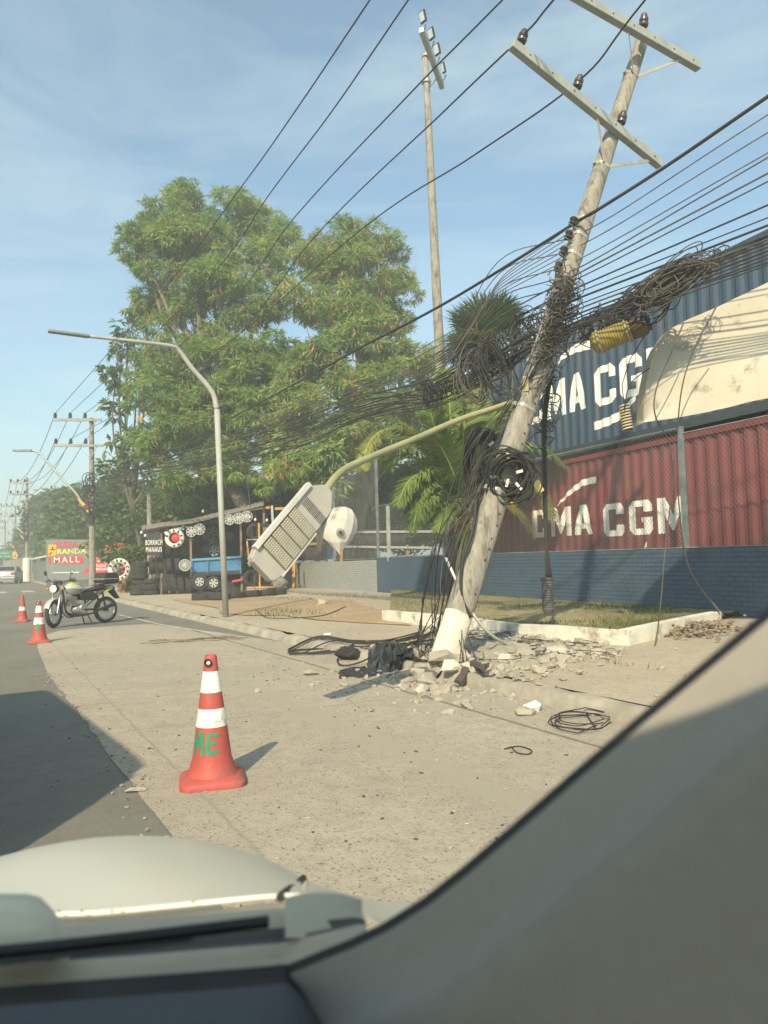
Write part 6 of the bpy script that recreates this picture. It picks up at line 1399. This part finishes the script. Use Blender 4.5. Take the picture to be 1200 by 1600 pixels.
# hedge and trees behind the mall board and the shed
far = [('round tree with dark crown behind the mall board', [(150, 790, 34, 0), (185, 770, 26, 2), (125, 790, 30, 0), (105, 800, 22, 0), (180, 815, 30, 0), (95, 830, 22, 0), (140, 830, 32, -2), (110, 850, 26, -2)], 60),
       ('mid green tree between the pole and the shed post', [(200, 775, 26, 0), (225, 790, 26, 0), (180, 800, 26, -1), (210, 830, 32, -2), (240, 800, 22, 0), (185, 850, 28, -2), (255, 780, 22, 2), (262, 800, 18, 2), (222, 862, 26, -3)], 45),
       ('small distant tree above the far fence', [(80, 790, 16, 0), (65, 800, 14, 0), (95, 782, 14, 0), (72, 825, 20, -2), (58, 835, 14, 0), (88, 850, 22, -3)], 85),
       ('low distant tree by the far poles', [(40, 862, 12, 0), (58, 862, 14, 0), (25, 872, 9, 0), (72, 878, 14, -6), (10, 874, 8, 0)], 120),
       ('leafy tree mass above the left end of the tyre shed', [(280, 790, 28, 0), (310, 790, 30, 0), (250, 812, 20, 0), (340, 770, 30, 1), (370, 770, 30, 2)], 38)]
for lab, bl, Yv in far:
    bb_ = BL(bl, Yv); tree('leafy_tree', lab, Vector((bb_[0][0].x, Yv+1, .1)), bb_, m_l3, 1500, 12, .012*Yv*.55+.1, .007*Yv+.05, .5, .1, m_bark, .22, 'trees beyond the shops')
b6 = BL([(205, 900, 17, 0), (222, 890, 18, 0), (215, 870, 18, 0), (197, 868, 14, .5), (228, 912, 14, 0), (208, 915, 13, 0)], 33)
tree('bushy_shrub', 'bright yellow green shrub between the large white tyre and the shed', Vector((P(212, 920, 33).x, 33, .1)), b6, m_l5, 900, 14, .14, .17, .5, .1, m_bark, .07)
# flame flowers
mm = M()
for (x, y) in ((187, 850), (190, 853), (165, 857), (184, 857), (170, 862)):
    v, f = leaf_mesh(np.array([P(x, y, 32)]*10)+rng.normal(size=(10, 3))*.08, 0, .12, .6); mm.add([tuple(q) for q in v], [tuple(int(i) for i in q) for q in f])
tag(mm.build('red_flowers', mat('flower_orange', (.7, .15, .06), .7)), 'small orange red flowers in the green behind the large white tyre', 'flowers', None, 'stuff')
# ------------------------------------------------------------------ palms
m_pal = leafmat('palm_green', (.12, .20, .05), (.27, .34, .09), trans=.35, scale=.6); m_pald = leafmat('fan_palm_green', (.06, .12, .045), (.12, .19, .07), trans=.3, scale=1.2)
m_paly = leafmat('palm_yellow', (.20, .23, .065), (.33, .33, .10), trans=.35, scale=1); m_rach = mat('palm_rachis', (.38, .36, .12), .6, (.3, .3, .1), scale=2)
def frond(par, pts, ll, m, n=150, droop=.18, dens=1, wid=.042):
    q = bez(pts, 8); mm = M(); mm.tube(q, [.028*(1-.85*i/(len(q)-1)) for i in range(len(q))], 6); o = mm.build('frond', m_rach, par, smooth='all')
    vs = []; fs = []; m_ = len(q)-1
    for k in range(n):
        t = .12+.87*k/(n-1); i = min(int(t*m_), m_-1); c = q[i].lerp(q[i+1], t*m_-i); d = (q[i+1]-q[i]).normalized(); side = d.cross(ZU)
        if side.length < .05: side = d.cross(Vector((0, 1, 0)))
        side.normalize(); up_ = side.cross(d); L_ = ll*(sin(pi*min(1, .18+.8*t))**.6)*R_(.85, 1.1)
        for s in (-1, 1):
            dirn = (side*s*R_(.8, 1)+d*R_(.45, .8)+up_*R_(-.1, .25)).normalized(); e = c+dirn*L_*.55-ZU*L_*.06; g_ = e+dirn*L_*.4-ZU*L_*droop*R_(.5, 1.1); w_ = d*wid*R_(.8, 1.2)*.5; b = len(vs)
            vs += [c-w_*.6, c+w_*.6, e+w_, e-w_, g_]; fs += [(b, b+1, b+2, b+3)]; fs += [(b+3, b+2, b+4)]
    M().add(vs, fs).build('leaflets', m, o); return o
Yp = 18.3; pc = P(722, 805, Yp)
pm = thing('coconut_palm', 'young coconut palm with long arching fronds right behind the leaning pole', 'palm tree', Vector((pc.x, Yp, .2)))
M().tube([(pc.x, Yp, .1), pc+Vector((.02, 0, .2))], [.24, .16], 12).build('trunk', m_rach, pm, smooth=True)
def FR(lst): return [pc]+[P(x, y, Yp+dy) for (x, y, dy) in lst]
for lst, ll, m, dr in (([(712, 720, 0), (703, 640, .1), (698, 575, .2)], 1.0, m_pal, .5), ([(690, 720, -.3), (640, 675, -.8), (600, 672, -1.2), (575, 695, -1.5), (567, 735, -1.7)], .55, m_paly, .8), ([(705, 730, -.2), (680, 670, -.3), (672, 640, -.4)], .8, m_pal, .3), ([(720, 730, .1), (725, 670, .1), (722, 630, .1)], .9, m_pal, .3), ([(698, 760, -.4), (665, 760, -.8), (640, 800, -1.1)], .8, m_pal, .4), ([(700, 750, -.1), (650, 715, -.3), (620, 715, -.5), (600, 735, -.7)], .8, m_pal, .5), ([(725, 780, -.7), (700, 790, -1.2), (685, 830, -1.5)], .6, m_pal, .4), ([(730, 740, -.1), (760, 690, -.2), (785, 665, -.2)], .8, m_pal, .3),
                       ([(735, 720, .2), (765, 660, .4), (800, 640, .6), (835, 655, .8)], .9, m_pal, .5), ([(740, 740, -.2), (790, 700, -.5), (845, 700, -.8), (885, 730, -1)], .85, m_pal, .7),
                       ([(745, 770, -.4), (790, 750, -.8), (840, 765, -1), (865, 810, -1.2)], .8, m_paly, .8), ([(700, 770, -.3), (670, 740, -.6), (640, 750, -.9), (620, 790, -1.1)], .9, m_pal, .8),
                       ([(690, 740, .3), (660, 690, .5), (625, 660, .7), (590, 650, .9)], .9, m_pal, .6), ([(705, 790, -.6), (680, 775, -.9), (655, 790, -1.2), (645, 830, -1.3)], .7, m_pal, .8),
                       ([(730, 700, .5), (745, 620, .8), (770, 575, 1)], .8, m_pal, .5), ([(705, 720, -.2), (678, 640, -.3), (655, 600, -.3)], .9, m_pal, .6), ([(735, 750, -.5), (760, 720, -1), (800, 715, -1.4), (830, 740, -1.6)], .7, m_pal, .8),
                       ([(750, 790, -.3), (785, 785, -.5), (815, 800, -.7), (835, 840, -.8)], .7, m_paly, .8), ([(715, 700, .8), (690, 630, 1.2), (720, 590, 1.6)], .8, m_pal, .5), ([(712, 750, -.5), (690, 700, -.9), (668, 680, -1.1)], .8, m_pal, .3), ([(735, 730, .4), (755, 690, .6), (765, 640, .8)], .9, m_pal, .3), ([(700, 745, .5), (665, 700, .8), (640, 690, 1.0)], .9, m_pal, .3), ([(706, 700, .3), (690, 650, .4), (684, 600, .5)], .9, m_pal, .3), ([(700, 780, -.6), (668, 790, -1.), (645, 825, -1.2)], .7, m_pal, .4), ([(755, 780, .2), (790, 770, .2), (815, 790, .2)], .8, m_pal, .5)):
    frond(pm, FR(lst), ll, m, droop=dr*.35)
m_hk = mat('palm_husk', (.62, .42, .08), .6, (.4, .25, .06), scale=5)
for (xa, ya, xb, yb) in ((712, 835, 722, 790), (730, 830, 738, 780), (744, 835, 748, 800)): M().tube([P(xa, ya, Yp-.4), P((xa+xb)/2, (ya+yb)/2, Yp-.5), P(xb, yb, Yp-.35)], [.03, .07, .02], 8).build('husk', m_hk, pm, smooth=True)
o = M().ball(P(799, 786, 17.5), .14, 14, 9, (1.1, 1, .8)).build('hard_hat_yellow_ball', mat('ball_yellow', (.85, .55, .03), .4), smooth='all'); o.name = 'yellow_float'; tag(o, 'bright yellow round float hanging among the fronds by the red container', 'float')
o = M().box(P(841, 760, 9.9), (.09, .03, .16), (Vector((.9, 0, .4)).normalized(), Vector((0, 1, 0)), Vector((-.4, 0, .9)).normalized())).build('cable_label', mat('label_yellow', (.75, .55, .2), .6), None); tag(o, 'pale yellow tag tied on the vertical cables above the grey splice closure', 'tag')
def fan_palm(lab, c, R0, ncl, m, base, nl=26, ymix=None):
    t = thing('fan_palm', lab, 'palm tree', base); M().tube(bez([base, Vector(base).lerp(c, .5)+Vector((.05, 0, 0)), c], 5), [.13-.006*i for i in range(11)], 10).build('trunk', m_bark, t, smooth=True)
    for k in range(ncl):
        az = R_(0, 2*pi); el = R_(-.35, 1.35); d = Vector((cos(az)*cos(el), sin(az)*cos(el), sin(el))); e = c+d*R0*.5; vs = []; fs = []
        u = d.cross(ZU).normalized() if abs(d.z) < .97 else Vector((1, 0, 0)); v_ = u.cross(d)
        for j in range(nl):
            a = radians(-115+230*j/(nl-1)); q = (d*cos(a)+u*sin(a)+v_*R_(-.08, .15)).normalized(); L_ = R0*.62*(1-.18*abs(a)/2)*R_(.9, 1.1); m1 = e+q*L_*.6; tp = e+q*L_-ZU*L_*.12*R_(0, 1.4); w_ = q.cross(v_).normalized()*.022; b = len(vs)
            vs += [e-w_*.3, e+w_*.3, m1+w_, m1-w_, tp]; fs += [(b, b+1, b+2, b+3), (b+3, b+2, b+4)]
        st_ = M().tube([c, e], .012, 4).build('stalk', m_rach, t); M().add(vs, fs).build('fan_leaf', ymix if (ymix and k % 7 == 0) else m, st_)
    return t
c = P(765, 540, 20.5); fan_palm('dark green fan palm with spiky crown behind the cable tangle', c, 1.45, 60, m_pald, Vector((c.x+.1, 20.5, .2)), ymix=m_paly)
c = P(738, 565, 21); fan_palm('smaller fan palm leaning to the tall floodlight pole', c, 1.05, 34, m_pald, Vector((c.x+.3, 21, .2)), ymix=m_paly)
# ------------------------------------------------------------------ haze
hz_ = M().box((0, 120, 11.4), (420, 470, 25)); o = hz_.build('haze', bpy.data.materials.new('haze_air'))
o.name = 'haze'; tag(o, 'thin warm haze in the air', None, None, 'stuff'); hm = o.data.materials[0]; hm.use_nodes = True; hm.node_tree.nodes.clear()
pv = hm.node_tree.nodes.new('ShaderNodeVolumePrincipled'); pv.inputs['Density'].default_value = .0046; pv.inputs['Color'].default_value = (.92, .98, .96, 1); pv.inputs['Anisotropy'].default_value = .0
hm.node_tree.links.new(pv.outputs[0], hm.node_tree.nodes.new('ShaderNodeOutputMaterial').inputs['Volume'])
# ------------------------------------------------------------------ own car: hood, cowl, dashboard, pillar, glass, roof
oc = thing('car', 'pale car seen from its front seat: hood, dashboard and windscreen pillar', 'car', (.2, .2, 0))
m_hood = mat('hood_offwhite', (.52, .51, .43), .35, (.46, .45, .38), scale=2, dirt=(.38, .36, .30), dscale=4.5, dthr=.6, spec=.5)
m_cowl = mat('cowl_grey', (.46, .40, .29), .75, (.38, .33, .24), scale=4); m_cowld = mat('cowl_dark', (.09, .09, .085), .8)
m_dash = mat('dashboard', (.075, .08, .088), .8, (.062, .067, .075), scale=6); m_rub = mat('seal_black', (.012, .012, .012), .6)
m_pil = mat('pillar_trim', (.285, .265, .232), .85, (.265, .245, .212), scale=60, bump=.08, bscale=200)
xs = [-420, -300, -200, -100, -50, 0, 50, 100, 150, 200, 250, 300, 350, 400, 440, 470]
sil = dict(zip(xs, [1560, 1490, 1425, 1372, 1352, 1338, 1325, 1315, 1308, 1305, 1306, 1311, 1320, 1336, 1353, 1370]))
rear = dict(zip(xs, [1400, 1412, 1420, 1426, 1428, 1429, 1429, 1428, 1426, 1422, 1417, 1412, 1407, 1402, 1399, 1398]))
for x in xs: sil[x] = min(sil[x], rear[x]-22) if x >= 0 else min(sil[x], rear[x]-30)
def zline(x, y, Y): return P(x, y, Y)
def hoodcol(x, ys, yr, Zr=.95, Zt=1.42, Zf=2.1, n=16):
    a = P(x, ys, Zt); sS = (CH-a.z)/Zt; r_ = P(x, yr, Zr); sR_ = (CH-r_.z)/Zr; k = (sR_-sS)*Zr/(Zr-Zt)**2; col = []
    for i in range(n+1):
        Y = Zr+(Zf-Zr)*i/n; z = CH-sS*Y-k*(Y-Zt)**2; col.append(Vector((P(x, ys, Y).x, Y, z)))
    return col
cols = [hoodcol(x, sil[x], rear[x]) for x in xs]
hd_ = M().grid(cols).build('hood', m_hood, oc, smooth='all')
# fender beyond the shut line
fx = [478, 500, 530, 560, 590, 620, 650, 700]; fs_ = [1376, 1384, 1394, 1402, 1407, 1410, 1413, 1420]; fr_ = [1400, 1401, 1408, 1422, 1440, 1460, 1480, 1520]
cols = [hoodcol(x, a, b, .95, 1.35, 1.9) for x, a, b in zip(fx, fs_, fr_)]
M().grid(cols).build('fender', m_hood, oc, smooth='all')
M().tube([P(474, 1372, 1.3), P(462, 1384, 1.12), P(448, 1394, 1.0), P(438, 1402, .94)], .006, 6).build('shut_line', m_rub, oc)
mm = M(); mm.tube([P(x, rear[x]+1, .945) for x in xs], .0035, 6); mm.build('hood_lip', mat('lip_bright', (.8, .79, .7), .3), oc, smooth='all')
for x in (128, 175, 192, 92, 302): M().ball(P(x, 1424 if x != 302 else 1410, .93), .0016, 6, 5).build('rubber_stop', m_rub, oc)
# cowl: rows between the hood lip and the glass foot
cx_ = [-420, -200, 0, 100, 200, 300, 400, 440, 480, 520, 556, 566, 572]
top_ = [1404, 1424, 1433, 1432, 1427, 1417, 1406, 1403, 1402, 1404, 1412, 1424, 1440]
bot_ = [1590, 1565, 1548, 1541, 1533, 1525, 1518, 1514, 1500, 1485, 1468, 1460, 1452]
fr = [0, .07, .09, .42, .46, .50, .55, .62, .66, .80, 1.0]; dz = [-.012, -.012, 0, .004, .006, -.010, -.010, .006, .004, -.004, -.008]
mts = [m_cowld, m_cowl, m_cowl, m_cowl, m_cowld, m_cowld, m_cowl, m_cowld, m_cowl, m_cowl]  # real cowl, but its greys also imitate reflections in the windscreen
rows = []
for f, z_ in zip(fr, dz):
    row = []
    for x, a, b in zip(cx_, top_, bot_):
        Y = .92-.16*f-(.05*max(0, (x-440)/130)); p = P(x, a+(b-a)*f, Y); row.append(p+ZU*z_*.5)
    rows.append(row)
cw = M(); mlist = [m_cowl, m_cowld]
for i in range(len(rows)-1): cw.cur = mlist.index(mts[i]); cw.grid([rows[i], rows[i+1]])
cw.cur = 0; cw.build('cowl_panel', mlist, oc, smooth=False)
# raised end cap of the cowl and added pale lump imitating a windscreen reflection
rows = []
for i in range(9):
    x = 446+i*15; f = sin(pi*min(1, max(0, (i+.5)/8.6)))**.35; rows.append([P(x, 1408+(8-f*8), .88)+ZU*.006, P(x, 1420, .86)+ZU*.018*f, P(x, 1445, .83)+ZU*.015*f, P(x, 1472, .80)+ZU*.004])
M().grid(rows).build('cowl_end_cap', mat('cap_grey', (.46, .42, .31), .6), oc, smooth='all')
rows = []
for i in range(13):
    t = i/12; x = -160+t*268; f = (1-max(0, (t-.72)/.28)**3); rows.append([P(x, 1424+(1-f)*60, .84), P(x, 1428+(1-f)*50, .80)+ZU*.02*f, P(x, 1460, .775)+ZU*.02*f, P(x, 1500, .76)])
M().grid(rows).build('reflection_lump', mat('reflection_pale', (.6, .55, .42), .55), oc, smooth='all')
M().tube(bez([P(-200, 1500, .73), P(0, 1487, .735), P(200, 1466, .74), P(420, 1440, .75)], 6), .006, 6).build('wiper_blade', m_rub, oc)
M().tube(bez([P(-200, 1520, .73), P(0, 1502, .735), P(200, 1478, .74), P(300, 1464, .75)], 6), .004, 6).build('wiper_arm', m_cowld, oc)
# dashboard
dxs = [-500, -200, 0, 150, 300, 400, 446, 470, 520, 620, 760]; dt = [1600, 1568, 1548, 1536, 1525, 1517, 1512, 1530, 1590, 1720, 1900]
rows = [[P(x, y-6, .735) for x, y in zip(dxs, dt)], [P(x, y+2, .72)-ZU*.004 for x, y in zip(dxs, dt)], [P(x, y+26, .69)-ZU*.0 for x, y in zip(dxs, dt)]]
M().grid(rows).build('windscreen_frit', m_rub, oc, smooth='all')
rows = [[P(x, y+24, .692) for x, y in zip(dxs, dt)], [P(x, y+40, .66)+ZU*.0 for x, y in zip(dxs, dt)], [P(x, y+110, .56) for x, y in zip(dxs, dt)], [P(x, y+260, .46) for x, y in zip(dxs, dt)], [P(x, y+900, .34) for x, y in zip(dxs, dt)]]
M().grid(rows).build('dashboard', m_dash, oc, smooth='all')
# pillar
E = [(1560, 640), (1440, 738), (1330, 833), (1200, 950), (1100, 1033), (1000, 1116), (900, 1201), (800, 1288), (720, 1356), (660, 1403), (600, 1441), (545, 1468), (500, 1486), (462, 1502), (440, 1510)]
offs = [0, 4, 9, 15, 60, 100, 122, 142, 200, 330, 520, 900, 1400]
dep = [0, -.004, -.008, -.014, -.03, -.048, -.066, -.086, -.096, -.112, -.135, -.18, -.22]
rws = [[] for _ in offs]
for i, (x, y) in enumerate(E):
    t = i/(len(E)-1); nx, ny = (.62, .785) if t < .6 else (.62-.25*(t-.6)/.4, .785+.14*(t-.6)/.4)
    l_ = sqrt(nx*nx+ny*ny); nx /= l_; ny /= l_; Y0 = .50+.24*t
    for j, (o_, dd_) in enumerate(zip(offs, dep)):
        k = 1-.12*t; rws[j].append(P(x+nx*o_, y+ny*o_, max(.12, Y0+dd_*k)))
M().grid(rws[:4]).build('glass_seal', m_rub, oc, smooth='all')
pl_ = M().grid(rws[3:]).build('pillar_trim', m_pil, oc, smooth='all')
# outer skin of the pillar so that it has depth from outside
cam0 = Vector((0, 0, CH)); outer = [[cam0+(p-cam0)*1.12+Vector((.012, 0, -.008)) for p in rws[0]], [cam0+(p-cam0)*1.2+Vector((.25, .0, -.06)) for p in rws[0]]]
M().grid([rws[0], outer[0], outer[1]]).build('pillar_skin', m_rub, oc, smooth='all')
# windscreen glass: clear pane from the cowl to the roof edge
mg = bpy.data.materials.new('clear_glass'); mg.use_nodes = True; mg.node_tree.nodes.clear(); tr_ = mg.node_tree.nodes.new('ShaderNodeBsdfTransparent'); tr_.inputs[0].default_value = (1, 1, 1, 1)
mg.node_tree.links.new(tr_.outputs[0], mg.node_tree.nodes.new('ShaderNodeOutputMaterial').inputs['Surface'])
M().add([P(-500, 1590, .74), P(440, 1512, .74), P(1000, 1116, .60), P(1560, 640, .5), Vector((.45, .16, 1.47)), Vector((-.9, .22, 1.47))], [(0, 1, 2, 3, 4, 5)]).build('windscreen', mg, oc)
# roof and far side
rf = [[Vector((x, .16-.25*max(0, abs(x+.2)-.5), 1.475-.06*(x+.2)**2)), Vector((x, -.5, 1.53-.06*(x+.2)**2)), Vector((x, -1.6, 1.5-.06*(x+.2)**2))] for x in np.linspace(-1.1, .62, 12)]
M().grid(rf).build('roof', m_hood, oc, smooth='all')
